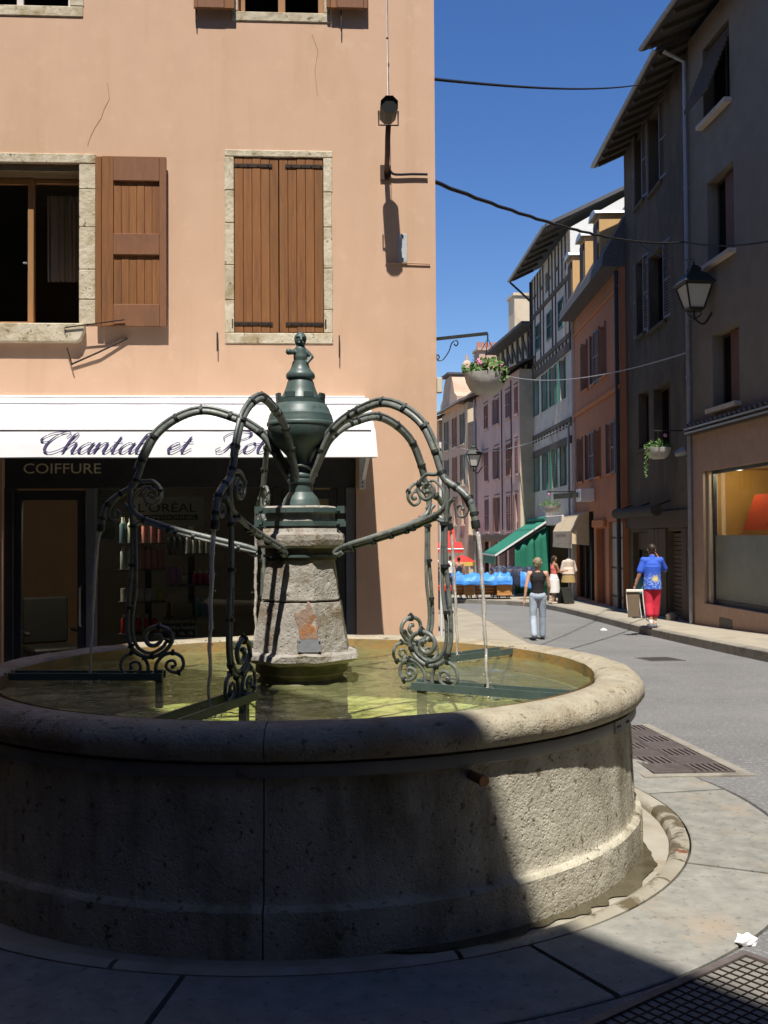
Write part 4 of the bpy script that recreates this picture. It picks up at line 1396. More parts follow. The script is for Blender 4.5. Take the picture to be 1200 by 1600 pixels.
# lit ceiling lamp of the salon
def ceiling_lamp(loc, r, watts, label, col=(1, 0.85, 0.62)):
    e = tag(empty('ceiling_lamp', loc), label, 'lamp')
    MB().lathe([(r * 1.25, 0.0), (r * 1.25, -0.03), (r, -0.035), (r, 0.0)], 20, closed=True).build('lamp_ring', TIN0, e)
    em = bpy.data.materials.get('lit_bulb') or bpy.data.materials.new('lit_bulb')
    em.use_nodes = True
    b_ = em.node_tree.nodes['Principled BSDF']
    b_.inputs['Emission Color'].default_value = (*col, 1)
    b_.inputs['Emission Strength'].default_value = 3.0
    MB().lathe([(0.001, -0.02), (r, -0.02)], 20).build('bulb', em, e)
    ld = bpy.data.lights.new('lamp_light', 'POINT')
    ld.energy = watts
    ld.color = col
    ld.shadow_soft_size = r
    lo_ = bpy.data.objects.new('lamp_light', ld)
    COL.objects.link(lo_)
    lo_.parent = e
    lo_.location = (0, 0, -0.08)
    return e
TIN0 = pm('lamp_ring_white', (0.7, 0.7, 0.68), rough=0.4)
ceiling_lamp(H0.W(H0.P(120, 770, 0.33)[0], 0.33, zt + 0.015), 0.06, 55, 'small lit ceiling lamp inside the salon doorway')
# low bench and a barber chair inside the dark doorway
ch = tag(empty('salon_chair', H0.W(H0.P(80, 900, 1.2)[0], 1.2, zf), 0.6), 'dark padded salon chair inside the open salon doorway', 'chair')
SEATM = pm('black_vinyl', (0.03, 0.03, 0.03), rough=0.4)
MB().box(-0.25, 0.25, -0.25, 0.25, 0.45, 0.55).build('seat', SEATM, ch, bevel=0.02)
MB().box(-0.24, 0.24, 0.2, 0.28, 0.56, 1.05).build('backrest', SEATM, ch, bevel=0.02)
MB().lathe([(0.001, 0), (0.24, 0), (0.22, 0.03), (0.04, 0.05), (0.035, 0.45), (0.001, 0.45)], 20).build('pedestal', STEEL, ch)
for sx in (-1, 1):
    MB().box(sx * 0.29 - 0.03, sx * 0.29 + 0.03, -0.2, 0.2, 0.68, 0.72).build('armrest', SEATM, ch, bevel=0.01)

# ---- white awning with script lettering
aw = tag(empty('shop_awning', H0.W(0, 0, 0), FA), 'white salon awning with script lettering along its drop front', 'awning')
xr = H0.P(575, 640, -0.3)[0]
xl = -0.5
yf = -0.88
ztop, zfr, zbt = P0(300, 624)[1], H0.P(300, 673, yf)[1], H0.P(300, 715, yf)[1]
prof = [(-0.02, ztop), (-0.12, ztop - 0.005), (-0.3, ztop - 0.085), (yf + 0.06, zfr + 0.035), (yf, zfr), (yf - 0.03, (zfr + zbt) / 2), (yf - 0.055, zbt)]
NX = 40
m = MB()
vs, fs = [], []
for i in range(NX + 1):
    x = xl + (xr - xl) * i / NX
    flare = max(0, (i - NX + 3) / 3)
    for k, (y, z) in enumerate(prof):
        xx = x + (0.05 * (k / 6) if i == NX else 0)
        vs.append((xx, y + 0.004 * noise.noise(Vector((x * 3, k, 0))), z + 0.005 * noise.noise(Vector((x * 2.3, k * 2.0, 4))) - 0.01 * flare * (k == 0)))
n = len(prof)
for i in range(NX):
    for k in range(n - 1):
        o = i * n + k
        fs.append((o, o + n, o + n + 1, o + 1))
m.add(vs, fs, 0, False)
# end flap
ef = [vs[NX * n + k] for k in range(n)]
m.add(ef + [(xr + 0.01, -0.02, zbt + 0.05)], [tuple(range(n)) + (n,)])
cloth = m.build('cloth', WHITEF, aw)
sol = cloth.modifiers.new('thick', 'SOLIDIFY')
sol.thickness = 0.004
FOLD_GREY = pm('fold_line_grey', (0.35, 0.35, 0.38), rough=0.8)  # grey cords drawn in for the cloth's fold lines
for y, z in ((-0.3, ztop - 0.08), (yf + 0.004, zfr + 0.006)):
    MB().tube([(xl, y - 0.006, z), (xr, y - 0.006, z)], 0.0065, 6).build('fold_line', FOLD_GREY, aw)
m = MB().box(xl, xr - 0.02, -0.11, 0.0, ztop + 0.002, ztop + 0.02)
m.build('cassette_cover', WHITEF, aw, bevel=0.004)
MB().tube([(xl, yf - 0.04, zbt + 0.004), (xr + 0.045, yf - 0.04, zbt + 0.004)], 0.011, 8).build('front_bar', WHITEF, aw)
a, b = H0.P(566, 716, -0.05), H0.P(573, 764, -0.05)
m = MB()
m.box(a[0] - 0.03, a[0] + 0.03, -0.07, -0.005, b[1], a[1] + 0.1)
m.bar((a[0] + 0.01, -0.05, b[1] + 0.1), (xr - 0.02, yf + 0.04, zbt + 0.05), 0.035, 0.03)
ab = m.build('folding_arm', WHITEF, aw, bevel=0.003)
for zz in (b[1] + 0.02, b[1] + 0.06):
    MB().tube([(a[0], -0.07, zz), (a[0], -0.078, zz)], 0.007, 8).build('bolt', IRON, ab)

# script letters as pen strokes: thick going down, hairline going up
GL = {
    'a': (1.2, [[(0.85, 0.85), (0.5, 1.0), (0.12, 0.62), (0.1, 0.18), (0.38, 0.0), (0.72, 0.4), (0.92, 1.0)], [(0.92, 1.0), (0.82, 0.35), (0.98, 0.0), (1.3, 0.4)]]),
    'n': (1.2, [[(0.0, 0.55), (0.15, 1.0), (0.12, 0.0)], [(0.12, 0.25), (0.45, 0.88), (0.72, 1.0), (0.8, 0.7), (0.78, 0.2), (0.95, 0.0), (1.3, 0.4)]]),
    'h': (1.2, [[(0.0, 0.45), (0.45, 1.4), (0.5, 1.95), (0.28, 1.9), (0.16, 1.3), (0.12, 0.0)], [(0.12, 0.25), (0.45, 0.88), (0.72, 1.0), (0.8, 0.7), (0.78, 0.2), (0.95, 0.0), (1.3, 0.4)]]),
    't': (0.75, [[(0.0, 0.4), (0.28, 1.0), (0.34, 1.6)], [(0.34, 1.6), (0.26, 0.35), (0.42, 0.0), (0.85, 0.4)], [(0.02, 1.02), (0.7, 1.06)]]),
    'l': (0.62, [[(0.0, 0.4), (0.42, 1.4), (0.48, 1.95), (0.28, 1.9), (0.17, 1.2), (0.14, 0.3), (0.32, 0.0), (0.7, 0.4)]]),
    'e': (0.85, [[(0.0, 0.4), (0.45, 0.58), (0.68, 0.85), (0.48, 1.0), (0.17, 0.7), (0.14, 0.22), (0.42, 0.0), (0.9, 0.4)]]),
    'o': (1.0, [[(0.58, 1.0), (0.17, 0.75), (0.12, 0.25), (0.4, 0.0), (0.74, 0.3), (0.78, 0.75), (0.58, 1.0), (0.7, 0.85), (1.05, 0.9)]]),
    'b': (0.95, [[(0.0, 0.4), (0.42, 1.4), (0.48, 1.95), (0.28, 1.9), (0.17, 1.2), (0.14, 0.25), (0.4, 0.0), (0.74, 0.3), (0.7, 0.85), (1.0, 0.85)]]),
    'r': (0.9, [[(0.0, 0.4), (0.25, 1.08), (0.33, 0.9), (0.62, 0.95), (0.58, 0.3), (0.72, 0.0), (1.0, 0.4)]]),
    'C': (1.95, [[(1.7, 1.55), (1.85, 1.95), (1.45, 2.1), (0.85, 1.7), (0.5, 0.9), (0.6, 0.25), (1.0, 0.0), (1.5, 0.15), (1.95, 0.5)],
                 [(1.45, 2.1), (0.5, 2.0), (-0.1, 1.5), (0.05, 1.1), (0.5, 1.15), (0.75, 1.5)]]),
    'R': (1.85, [[(1.0, 2.0), (0.8, 1.1), (0.5, 0.2), (0.1, 0.0), (-0.15, 0.25), (0.1, 0.5)],
                 [(0.1, 1.2), (-0.1, 1.6), (0.4, 2.05), (1.1, 2.15), (1.75, 2.0), (1.7, 1.5), (0.85, 1.1)], [(0.85, 1.1), (1.25, 0.8), (1.35, 0.25), (1.65, 0.0), (1.95, 0.4)]]),
}
def script_word(word, x0, x1, zbase, xh, yfun, parent, mat):
    strokes, pen = [], 0.0
    for chx in word:
        adv, st = GL[chx]
        for s_ in st:
            strokes.append([(pen + x + 0.42 * y, y) for x, y in s_])
        pen += adv
    mn = min(p[0] for s_ in strokes for p in s_)
    mx_ = max(p[0] for s_ in strokes for p in s_)
    k = (x1 - x0) / (mx_ - mn)
    m = MB()
    for s_ in strokes:
        pts = smooth_path([(x0 + (x - mn) * k, zbase + z * xh, 0) for x, z in s_], 18)
        nib = Vector((0.135, 0.03, 0)) * xh
        for p_, q_ in zip(pts, pts[1:]):
            d_ = q_ - p_
            if d_.length < 1e-7:
                continue
            hair = Vector((-d_.y, d_.x, 0)).normalized() * xh * 0.04
            if abs(nib.cross(d_.normalized()).z) < xh * 0.03:
                cs = (p_ - hair, p_ + hair, q_ + hair, q_ - hair)
            else:
                cs = (p_ - nib, p_ + nib, q_ + nib, q_ - nib)
            if d_.y > 0 and abs(d_.y) > 0.25 * d_.length:
                cs = (p_ - hair, p_ + hair, q_ + hair, q_ - hair)
            m.quad(*[(c.x, yfun(c.y), c.y) for c in cs])
    o = m.build('lettering', mat, parent)
    return o
def yfront(z):
    t = (zfr - z) / (zfr - zbt)
    return yf - 0.012 - 0.058 * t
zb_ = H0.P(300, 707.5, yf)[1]
xh = H0.P(300, 692, yf)[1] - zb_
for word, p0, p1 in (('Chantal', 68, 236), ('et', 263, 303), ('Robert', 338, 478)):
    script_word(word, H0.P(p0, 700, yf)[0], H0.P(p1, 700, yf)[0], zb_, xh, yfront, cloth, NAVY)

# ---- floodlight on its arm, wire, bracket with the hanging flower bowl
zl = H0.P(606, 172, -0.5)[1]
xl_ = H0.P(607, 172, -0.5)[0]
fl = tag(empty('floodlight', H0.W(xl_, 0, zl), FA), 'black drum floodlight on a rusty arm near the house corner', 'floodlight')
BLK = pm('black_lamp_paint', (0.02, 0.022, 0.02), (0.035, 0.037, 0.03), 9, 0.5)
m = MB()
vs, fs = [], []
oct_ = [(0.083 * math.cos(R(22.5 + 45 * k)), 0.083 * math.sin(R(22.5 + 45 * k))) for k in range(8)]
for y, s_ in ((-0.34, 0.7), (-0.36, 0.95), (-0.6, 1.0), (-0.63, 1.0)):
    vs += [(x * s_, y, z * s_) for x, z in oct_]
for i in range(3):
    for k in range(8):
        fs.append((i * 8 + k, i * 8 + (k + 1) % 8, i * 8 + 8 + (k + 1) % 8, i * 8 + 8 + k))
fs.append(tuple(range(8)))
m.add(vs, fs)
hood = m.build('hood', BLK, fl)
MB().lathe([(0.001, 0), (0.075, 0)], 16).build('lens', pm('dark_lens', (0.03, 0.03, 0.03), rough=0.1), hood, loc=(0, -0.61, 0)).rotation_euler = (R(90), 0, 0)
MB().tube([(-0.088, -0.48, 0.0), (-0.088, -0.48, -0.13), (0.088, -0.48, -0.13), (0.088, -0.48, 0.0)], 0.008, 6).build('yoke', BLK, fl)
RUST = pm('rusty_arm', (0.05, 0.028, 0.02), (0.08, 0.045, 0.03), 14, 0.7)
za = H0.P(606, 272, 0)[1] - zl
MB().tube(smooth_path([(0, -0.48, -0.13), (-0.005, -0.46, -0.22), (0.0, -0.3, -0.34), (0.01, -0.02, za + 0.02)], 6), 0.024, 8).build('arm', RUST, fl)
MB().box(-0.05, 0.05, -0.02, -0.002, za - 0.06, za + 0.08).build('wall_plate', RUST, fl)
MB().tube(smooth_path([(0.02, -0.05, za + 0.06), (0.06, -0.03, za + 0.0), (0.12, -0.025, za - 0.012), (0.25, -0.025, za - 0.006), (0.4, -0.025, za - 0.006)], 4), 0.012, 6).build('supply_cable', WIRE, fl)
m = MB()
a, b = H0.P(611, -60, -0.1), H0.P(610, 60, -0.1)
MB().tube([(0.015, -0.1, b[1] + 1.0 - zl), (0.02, -0.1, b[1] - zl), (0.0, -0.45, 0.09)], 0.0035, 5).build('hanging_wire', STEEL, fl)
ball_m = MB()
ball(ball_m, (0.02, -0.1, b[1] - zl), 0.012, seg=8)
ball_m.build('wire_knot', IRON, fl)

zb2 = H0.P(676, 529)[1]
bk = tag(empty('wall_bracket', H0.W(H0.L, 0.0, zb2), FA), 'slim black iron bracket with scrolls on the house corner', 'bracket')
tipw = at_y(762, 521, 9.5)
tl = (Vector((tipw.x, tipw.y, 0)) - Vector((H0.W(H0.L, 0, 0).x, H0.W(H0.L, 0, 0).y, 0)))
tx, ty, tz = tl.dot(H0.u), tl.dot(H0.n), tipw.z - zb2
MB().bar((0, 0.02, 0), (tx, ty, tz), 0.018, 0.03).build('bracket_bar', BLK, bk)
MB().tube(smooth_path([(0.01, 0.02, -0.2), (0.03, 0.02, -0.175), (0.015, 0.02, -0.15), (-0.005 + 0.01, 0.02, -0.16), (0.01, 0.02, -0.2), (0.06, 0.02, -0.2), (0.12, 0.02, -0.12), (0.15, 0.02, -0.04), (0.19, 0.02, -0.012), (0.21, 0.02, -0.04), (0.19, 0.02, -0.065), (0.17, 0.02, -0.045)], 5), 0.006, 6).build('scroll', BLK, bk)

# leaves and flowers of the planters
LEAFM = pm('geranium_leaf', (0.05, 0.12, 0.025), (0.09, 0.17, 0.035), 5, 0.6, vary=0.0, c4=(0.12, 0.2, 0.05), scale4=20, t4=(0.5, 0.7))
FLOW = pm('pink_petal', (0.75, 0.22, 0.42), (0.85, 0.4, 0.55), 30, 0.6)
BOWLM = pm('pale_concrete_bowl', (0.48, 0.46, 0.43), (0.56, 0.54, 0.5), 12, 0.9, 0.6, 60, c3=(0.38, 0.36, 0.33), scale3=5, t3=(0.5, 0.7), bdist=0.004)
def planter(loc, r, h, label, nleaf, fl_at, trail, hang=None, seed=1, lean=0.0, parent=None):
    g = random.Random(seed)
    e = tag(empty('flower_bowl', loc), label, 'planter', 'hanging flower bowls')
    prof = [(0.001, -h), (r * 0.45, -h * 0.97), (r * 0.72, -h * 0.78), (r * 0.9, -h * 0.42), (r * 0.99, -h * 0.06), (r, 0.0), (r * 0.93, 0.0), (r * 0.85, -h * 0.12), (0.001, -h * 0.15)]
    MB().lathe(dens(prof, 0.03), 36, jitter=0.003, jscale=20).build('bowl', BOWLM, e)
    m = MB()
    def leaf(c, s, n_):
        n_ = n_.normalized()
        u = n_.orthogonal().normalized()
        v = n_.cross(u)
        k = [(0, -0.5), (0.35, -0.3), (0.5, 0.1), (0.25, 0.45), (-0.25, 0.45), (-0.5, 0.1), (-0.35, -0.3)]
        vs = [c + n_ * (-0.12 * s)] + [c + (u * a + v * b) * s for a, b in k]
        m.add(vs, [(0, i + 1, (i + 1) % 7 + 1) for i in range(7)])
    stems = MB()
    for q in range(nleaf):
        a, rr = g.uniform(0, 6.283), r * math.sqrt(g.random()) * 1.05
        hh = g.random() ** 1.6 * r * 0.62 * (1.25 - rr / r * 0.6) + 0.01
        c = Vector((rr * math.cos(a) + lean * r * hh, rr * math.sin(a), hh))
        leaf(c, g.uniform(0.028, 0.055) * (r / 0.22) ** 0.5, Vector((g.uniform(-1, 1), g.uniform(-1.3, 0.6), g.uniform(0.1, 1.3))))
    for (ta, tl_, cnt) in trail:
        for q in range(cnt):
            t = q / cnt
            c = Vector((math.cos(ta) * (r * 1.02 + 0.02 * math.sin(q)), math.sin(ta) * r * 1.02 + g.uniform(-0.03, 0.03), -tl_ * t + 0.03))
            c.x += g.uniform(-0.03, 0.03)
            leaf(c, g.uniform(0.028, 0.05), Vector((g.uniform(-0.5, 1), -1, g.uniform(0, 0.8))))
    fo = m.build('foliage', LEAFM, e)
    for q in range(10):
        a = g.uniform(0, 6.283)
        p = Vector((r * 0.5 * math.cos(a), r * 0.5 * math.sin(a), -0.02))
        stems.tube([p, p + Vector((g.uniform(-0.05, 0.05), 0, r * 0.35)), p + Vector((g.uniform(-0.12, 0.12), g.uniform(-0.05, 0.05), r * g.uniform(0.5, 0.95)))], 0.003, 5)
    stems.build('stems', LEAFM, e)
    for (fx, fy, fz, fs_) in fl_at:
        fm = MB()
        for q in range(22):
            d = Vector((g.gauss(0, 1), g.gauss(0, 1), g.gauss(0, 0.8))).normalized()
            c = Vector((fx, fy, fz)) + d * fs_
            u = d.orthogonal().normalized()
            v = d.cross(u)
            s_ = fs_ * 0.62
            fm.add([c, c + u * s_, c + (u + v) * s_ * 0.7 + d * s_ * 0.2, c + v * s_, c - u * s_ * 0.8, c - (u + v) * s_ * 0.6 + d * s_ * 0.2, c - v * s_ * 0.8], [(0, 1, 2), (0, 2, 3), (0, 3, 4), (0, 4, 5), (0, 5, 6), (0, 6, 1)])
        fm.build('flower_head', FLOW, e)
    if hang:
        hm = MB()
        for k in range(3):
            a = R(90 + 120 * k)
            hm.tube([(r * 0.97 * math.cos(a), r * 0.97 * math.sin(a), -0.01), hang], 0.004, 5)
        hm.tube([hang, (hang[0], hang[1], hang[2] + 0.05)], 0.007, 6)
        hm.build('hanging_chain', WIRE, e)
    return e
bl = at_y(759, 584, 9.5)
planter(bl, 0.206, 0.2, 'pale hanging flower bowl with pink geraniums below the corner bracket', 240, [(-0.04, -0.1, 0.085, 0.032), (-0.075, -0.05, 0.1, 0.03), (0.125, -0.13, 0.02, 0.03), (0.14, -0.1, 0.045, 0.026), (-0.02, -0.05, 0.05, 0.022)],
        [(R(-40), 0.13, 14), (R(-60), 0.08, 8)], hang=(tipw.x - bl.x, tipw.y - bl.y, tipw.z - bl.z - 0.05), seed=3)
# small beige box high on the corner
a, b = H0.P(676, 613), H0.P(683, 590)
jb = MB().box(0, 0.05, -0.06, 0.03, 0, b[1] - a[1]).build('junction_box', pm('beige_box', (0.62, 0.55, 0.42), rough=0.6), loc=H0.W(H0.L + 0.004, 0.05, a[1]), bevel=0.004)
jb.rotation_euler = (0, 0, FA)
tag(jb, 'small beige junction box on the corner of the peach house', 'box')
# ------------------------------------------------------------------ houses along the street
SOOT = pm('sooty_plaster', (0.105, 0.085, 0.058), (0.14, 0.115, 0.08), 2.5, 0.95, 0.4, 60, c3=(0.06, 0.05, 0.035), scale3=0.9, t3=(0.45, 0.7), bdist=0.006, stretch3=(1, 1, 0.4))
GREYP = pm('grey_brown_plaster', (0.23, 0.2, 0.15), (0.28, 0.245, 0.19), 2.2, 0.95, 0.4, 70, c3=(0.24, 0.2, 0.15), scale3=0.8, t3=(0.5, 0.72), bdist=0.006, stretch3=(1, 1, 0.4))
SHOPP = pm('pink_brown_roughcast', (0.43, 0.30, 0.225), (0.49, 0.345, 0.26), 6, 0.95, 0.8, 130, bdist=0.008)
ORANGE = pm('orange_plaster', (0.46, 0.185, 0.085), (0.52, 0.22, 0.11), 2, 0.9, 0.3, 80, c3=(0.38, 0.165, 0.09), scale3=0.8, t3=(0.5, 0.72), bdist=0.005, stretch3=(1, 1, 0.5))
ORTRIM = pm('orange_trim', (0.55, 0.21, 0.07), rough=0.85)
CREAMP = pm('cream_grey_plaster', (0.56, 0.5, 0.42), (0.64, 0.58, 0.49), 2, 0.9, 0.4, 60, c3=(0.36, 0.31, 0.25), scale3=1, t3=(0.5, 0.7), bdist=0.006)
WHITEP = pm('white_gable_plaster', (0.78, 0.76, 0.7), (0.7, 0.68, 0.62), 3, 0.9)
PINKP = pm('dusty_pink_plaster', (0.53, 0.35, 0.305), (0.6, 0.41, 0.36), 1.6, 0.92, 0.3, 60, c3=(0.43, 0.29, 0.25), scale3=0.7, t3=(0.5, 0.72), bdist=0.006, stretch3=(1, 1, 0.4))
CREAM2 = pm('cream_side_plaster', (0.62, 0.5, 0.34), (0.68, 0.55, 0.39), 3, 0.92, c3=(0.5, 0.4, 0.27), scale3=1, t3=(0.5, 0.7))
TANP = pm('tan_peach_plaster', (0.5, 0.345, 0.245), (0.57, 0.4, 0.29), 1.6, 0.92, c3=(0.42, 0.29, 0.2), scale3=0.7, t3=(0.5, 0.72))
SLATE = pm('slate_roof', (0.085, 0.082, 0.085), (0.12, 0.115, 0.115), 9, 0.8, 0.5, 30, bdist=0.01)
TIMBER = pm('dark_timber', (0.09, 0.072, 0.055), (0.13, 0.105, 0.08), 8, 0.85, stretch=(3, 3, 0.5))
DWOOD = pm('dark_old_wood', (0.075, 0.055, 0.038), (0.11, 0.08, 0.055), 9, 0.8, 0.4, 30, stretch=(5, 5, 0.5), bdist=0.004)
GREYSH = pm('grey_louvre_paint', (0.15, 0.135, 0.14), (0.18, 0.165, 0.165), 5, 0.6)
MAROON = pm('faded_maroon_paint', (0.24, 0.125, 0.115), (0.3, 0.17, 0.15), 5, 0.65)
RUSTSH = pm('rust_red_paint', (0.3, 0.115, 0.07), (0.36, 0.15, 0.09), 5, 0.65)
GREENSH = pm('green_shutter_paint', (0.03, 0.2, 0.12), (0.04, 0.25, 0.15), 4, 0.55)
TEALSH = pm('teal_shutter_paint', (0.07, 0.17, 0.17), (0.09, 0.21, 0.2), 4, 0.6)
REDW = pm('red_brown_board', (0.16, 0.06, 0.03), (0.21, 0.085, 0.045), 6, 0.6, stretch=(5, 5, 0.5))
GREYDOOR = pm('grey_painted_door', (0.3, 0.27, 0.24), (0.36, 0.33, 0.29), 5, 0.6)
ZINC = pm('zinc_pipe', (0.3, 0.31, 0.33), (0.38, 0.39, 0.4), 6, 0.5, metal=0.4)
DPIPE = pm('dark_pipe', (0.05, 0.045, 0.045), rough=0.6)
TERRA = pm('terracotta_pot', (0.45, 0.17, 0.09), (0.5, 0.21, 0.12), 9, 0.85)

def roof(h, z, ov, depth, rise, mat, rafters=0.0, thick=0.14, x0=-0.1, x1=None, gable=None, gut=True):
    """pitched roof slab with overhanging eave, rafter ends and gutter"""
    x1 = h.L + 0.1 if x1 is None else x1
    dm = depth / 2
    sl = rise / (dm + ov)
    m = MB()
    pr = [(-ov, z), (dm, z + rise), (depth + ov, z), (depth + ov, z + thick), (dm, z + rise + thick), (-ov, z + thick)]
    vs = [(x0, y, zz) for y, zz in pr] + [(x1, y, zz) for y, zz in pr]
    m.add(vs, [(0, 1, 4, 5), (1, 2, 3, 4), (11, 10, 7, 6), (10, 9, 8, 7), (0, 6, 7, 1), (1, 7, 8, 2), (2, 8, 9, 3), (3, 9, 10, 4), (4, 10, 11, 5), (5, 11, 6, 0)])
    r = m.build('roof', mat, h.e)
    if gable:
        g = MB()
        for x in (0.02, h.L - 0.02):
            g.add([(x, 0.02, z - 0.05), (x, depth, z - 0.05), (x, depth, z + ov * sl * 0.9), (x, dm, z + rise - 0.03), (x, 0.02, z + ov * sl * 0.9)], [(0, 1, 2, 3, 4)])
        g.build('gable_wall', gable, h.e)
    if rafters:
        n = int(h.L / rafters)
        for k in range(n + 1):
            x = 0.06 + k * (h.L - 0.12) / n
            q = MB().bar((x, -ov + 0.06, z + 0.06 * sl - 0.055), (x, 0.05, z + (ov + 0.05) * sl - 0.055), 0.1, 0.1)
            q.build('rafter', TIMBER, r)
    if gut:
        m = MB()
        ring = [(-ov - 0.05 + 0.06 * math.cos(R(180 + 18 * k)), z + 0.06 + 0.06 * math.sin(R(180 + 18 * k))) for k in range(11)]
        vs = [(x, y, zz) for x in (x0, x1) for y, zz in ring]
        m.add(vs, [(k, k + 1, k + 12, k + 11) for k in range(10)])
        g = m.build('gutter', ZINC, r)
        s_ = g.modifiers.new('t', 'SOLIDIFY')
        s_.thickness = 0.006
    return r

def span(h, pa, pb, y=0.0):
    a, b = h.X(pa, y), h.X(pb, y)
    return min(a, b), max(a, b)

def zat(h, px, py, y=0.0):
    return h.P(px, py, y)[1]

def sill(h, x0, x1, z, mat, d=0.12, t=0.07):
    return MB().box(x0 - 0.08, x1 + 0.08, -d, 0.1, z - t, z - 0.002).build('window_sill', mat, h.e, bevel=0.006)

# ---- near grey house with the big shop window
g1 = gz(22) + 0.15
H1 = House('grey_shop_house', 'tall grey brown house with a big shop window and zinc downpipe', (7.18, 23.4), (7.18 + 0.076 * 11, 12.4), g1)
wins = []
for (pa, pb, yt, yb) in ((1108, 1150, 40, 165), (1112, 1154, 262, 398), (1117, 1159, 512, 632)):
    x0, x1 = span(H1, pa, pb)
    pm_ = (pa + pb) / 2
    wins.append((x0, x1, zat(H1, pm_, yb), zat(H1, pm_, yt)))
wins2 = [(a + 4.2, b + 4.2, c, d) for a, b, c, d in wins]
sh0, sh1 = span(H1, 1103, 1103)[0], H1.X(1203) + 2.6
zsb, zst = zat(H1, 1110, 943.6), zat(H1, 1110, 735)
shop = (sh0, sh1, zsb, zst)
ZB = zat(H1, 1083, 668)
H1.shell(13.1, 9, wins + wins2 + [shop], GREYP, reveal=0.3)
roof(H1, 12.95, 1.0, 9, 2.4, SLATE, rafters=0.75, gable=GREYP, x0=-0.25)
# rough-cast shop facing, 4 cm proud, in four slabs round the window
m = MB()
y0, y1 = -0.05, 0.0
zg = g1 - 0.3
for a, b, c, d in ((0.06, sh0 - 0.002, zg, ZB - 0.2), (sh1 + 0.002, H1.L - 0.02, zg, ZB - 0.2), (sh0 - 0.002, sh1 + 0.002, zst, ZB - 0.2), (sh0 - 0.002, sh1 + 0.002, zg, zsb)):
    m.box(a, b, y0, y1 - 0.001, c, d)
m.build('shop_facing', SHOPP, H1.e)
# ledge with tin flashing above
m = MB()
m.box(0.03, H1.L, -0.16, -0.001, ZB - 0.2, ZB - 0.07)
m.build('cornice_board', DWOOD, H1.e)
for zz, yy in ((ZB - 0.05, -0.19), (ZB - 0.14, -0.17)):
    MB().bar((-0.05, yy, zz), (H1.L, yy, zz), 0.05, 0.04).build('flashing', STEEL, H1.e)
m = MB()
for k in range(44):
    x = 0.1 + k * 0.24
    m.tube([(x, -0.2, ZB - 0.01), (x, 0.0, ZB + 0.07)], [0.07, 0.055], 8)
m.build('tile_coping', SLATE, H1.e)
for i, (x0, x1, z0, z1) in enumerate(wins + wins2):
    sill(H1, x0, x1, z0, CREAMP, 0.16, 0.1)
    w_ = window(H1.e, x0, x1, z0, z1, 0.24, DWOOD, 0.06, 1)
    if i in (1, 2, 4, 5):
        # narrow board shutter folded in the reveal
        for k in range(4):
            MB().box(x0 + (x1 - x0) * (0.42 + 0.14 * k), x0 + (x1 - x0) * (0.555 + 0.14 * k), 0.17, 0.2, z0 + 0.02, z1 - 0.02).build('plank', REDW, w_)
# slatted blind hanging out of the top window
x0, x1, z0, z1 = wins[0]
bl_ = MB()
for k in range(14):
    t = k / 13
    bl_.bar((x0 + 0.04, 0.1 - 0.55 * t, z1 - 0.1 - 1.35 * t), (x1 - 0.04, 0.1 - 0.55 * t, z1 - 0.1 - 1.35 * t), 0.03, 0.09)
bl_.build('blind', DWOOD, H1.e)
# downpipe at the seam of the two houses
zp = MB()
zp.tube([(0.02, -0.1, g1 - 0.2), (0.02, -0.1, 12.6), (0.02, -0.6, 12.85)], 0.055, 12)
dp = zp.build('downpipe', ZINC, H1.e)
for zz in (1.2, 3.3, 5.2, 7.4, 9.6, 11.6):
    MB().lathe([(0.055, zz), (0.068, zz), (0.068, zz + 0.06), (0.055, zz + 0.06)], 12, closed=True, cx=0.02, cy=-0.1).build('pipe_collar', ZINC, dp)
# shop window: pale jamb, frame, glass, frosted lower panel, orange sheets added inside as awning reflections
m = MB()
m.box(sh0 + 0.004, sh0 + 0.1, 0.05, 0.24, zsb + 0.01, zst - 0.01)
m.build('window_jamb', CREAM2, H1.e)
m = MB()
f = 0.07
m.box(sh0 + 0.1, sh0 + 0.16, 0.12, 0.2, zsb + 0.004, zst - 0.004)
m.box(sh1 - 0.08, sh1 - 0.004, 0.12, 0.2, zsb + 0.004, zst - 0.004)
m.box(sh0 + 0.16, sh1 - 0.08, 0.12, 0.2, zst - f, zst - 0.004)
m.box(sh0 + 0.16, sh1 - 0.08, 0.12, 0.2, zsb + 0.004, zsb + 0.1)
sw = m.build('shop_window', DARKFR, H1.e)
zmid = zat(H1, 1112, 836, 0.16)
MB().quad((sh0 + 0.16, 0.16, zsb + 0.14), (sh1 - 0.08, 0.16, zsb + 0.14), (sh1 - 0.08, 0.16, zst - f), (sh0 + 0.16, 0.16, zst - f)).build('pane', GLASS, sw)
FROST = pm('frosted_film', (0.2, 0.215, 0.17), (0.25, 0.265, 0.21), 2, 0.5)
MB().box(sh0 + 0.165, sh1 - 0.085, 0.148, 0.153, zsb + 0.104, zmid).build('frosted_film', FROST, sw)
m = MB()
m.box(sh0 - 0.05, sh1 + 0.05, 2.6, 2.7, zsb - 0.2, zst + 0.2)
m.box(sh0 - 0.05, sh1 + 0.05, 0.31, 2.6, zst + 0.02, zst + 0.1)
m.box(sh0 - 0.1, sh0 - 0.05, 0.31, 2.6, zsb - 0.2, zst + 0.1)
m.build('shop_room', pm('amber_room', (0.42, 0.22, 0.04), (0.5, 0.27, 0.06), 1.5, 0.8), H1.e)
ORB = pm('orange_red_reflection', (0.8, 0.09, 0.03), (0.85, 0.12, 0.04), 2, 0.6)
zA, zB_ = zat(H1, 1112, 826, 0.5), zat(H1, 1112, 790, 0.5)
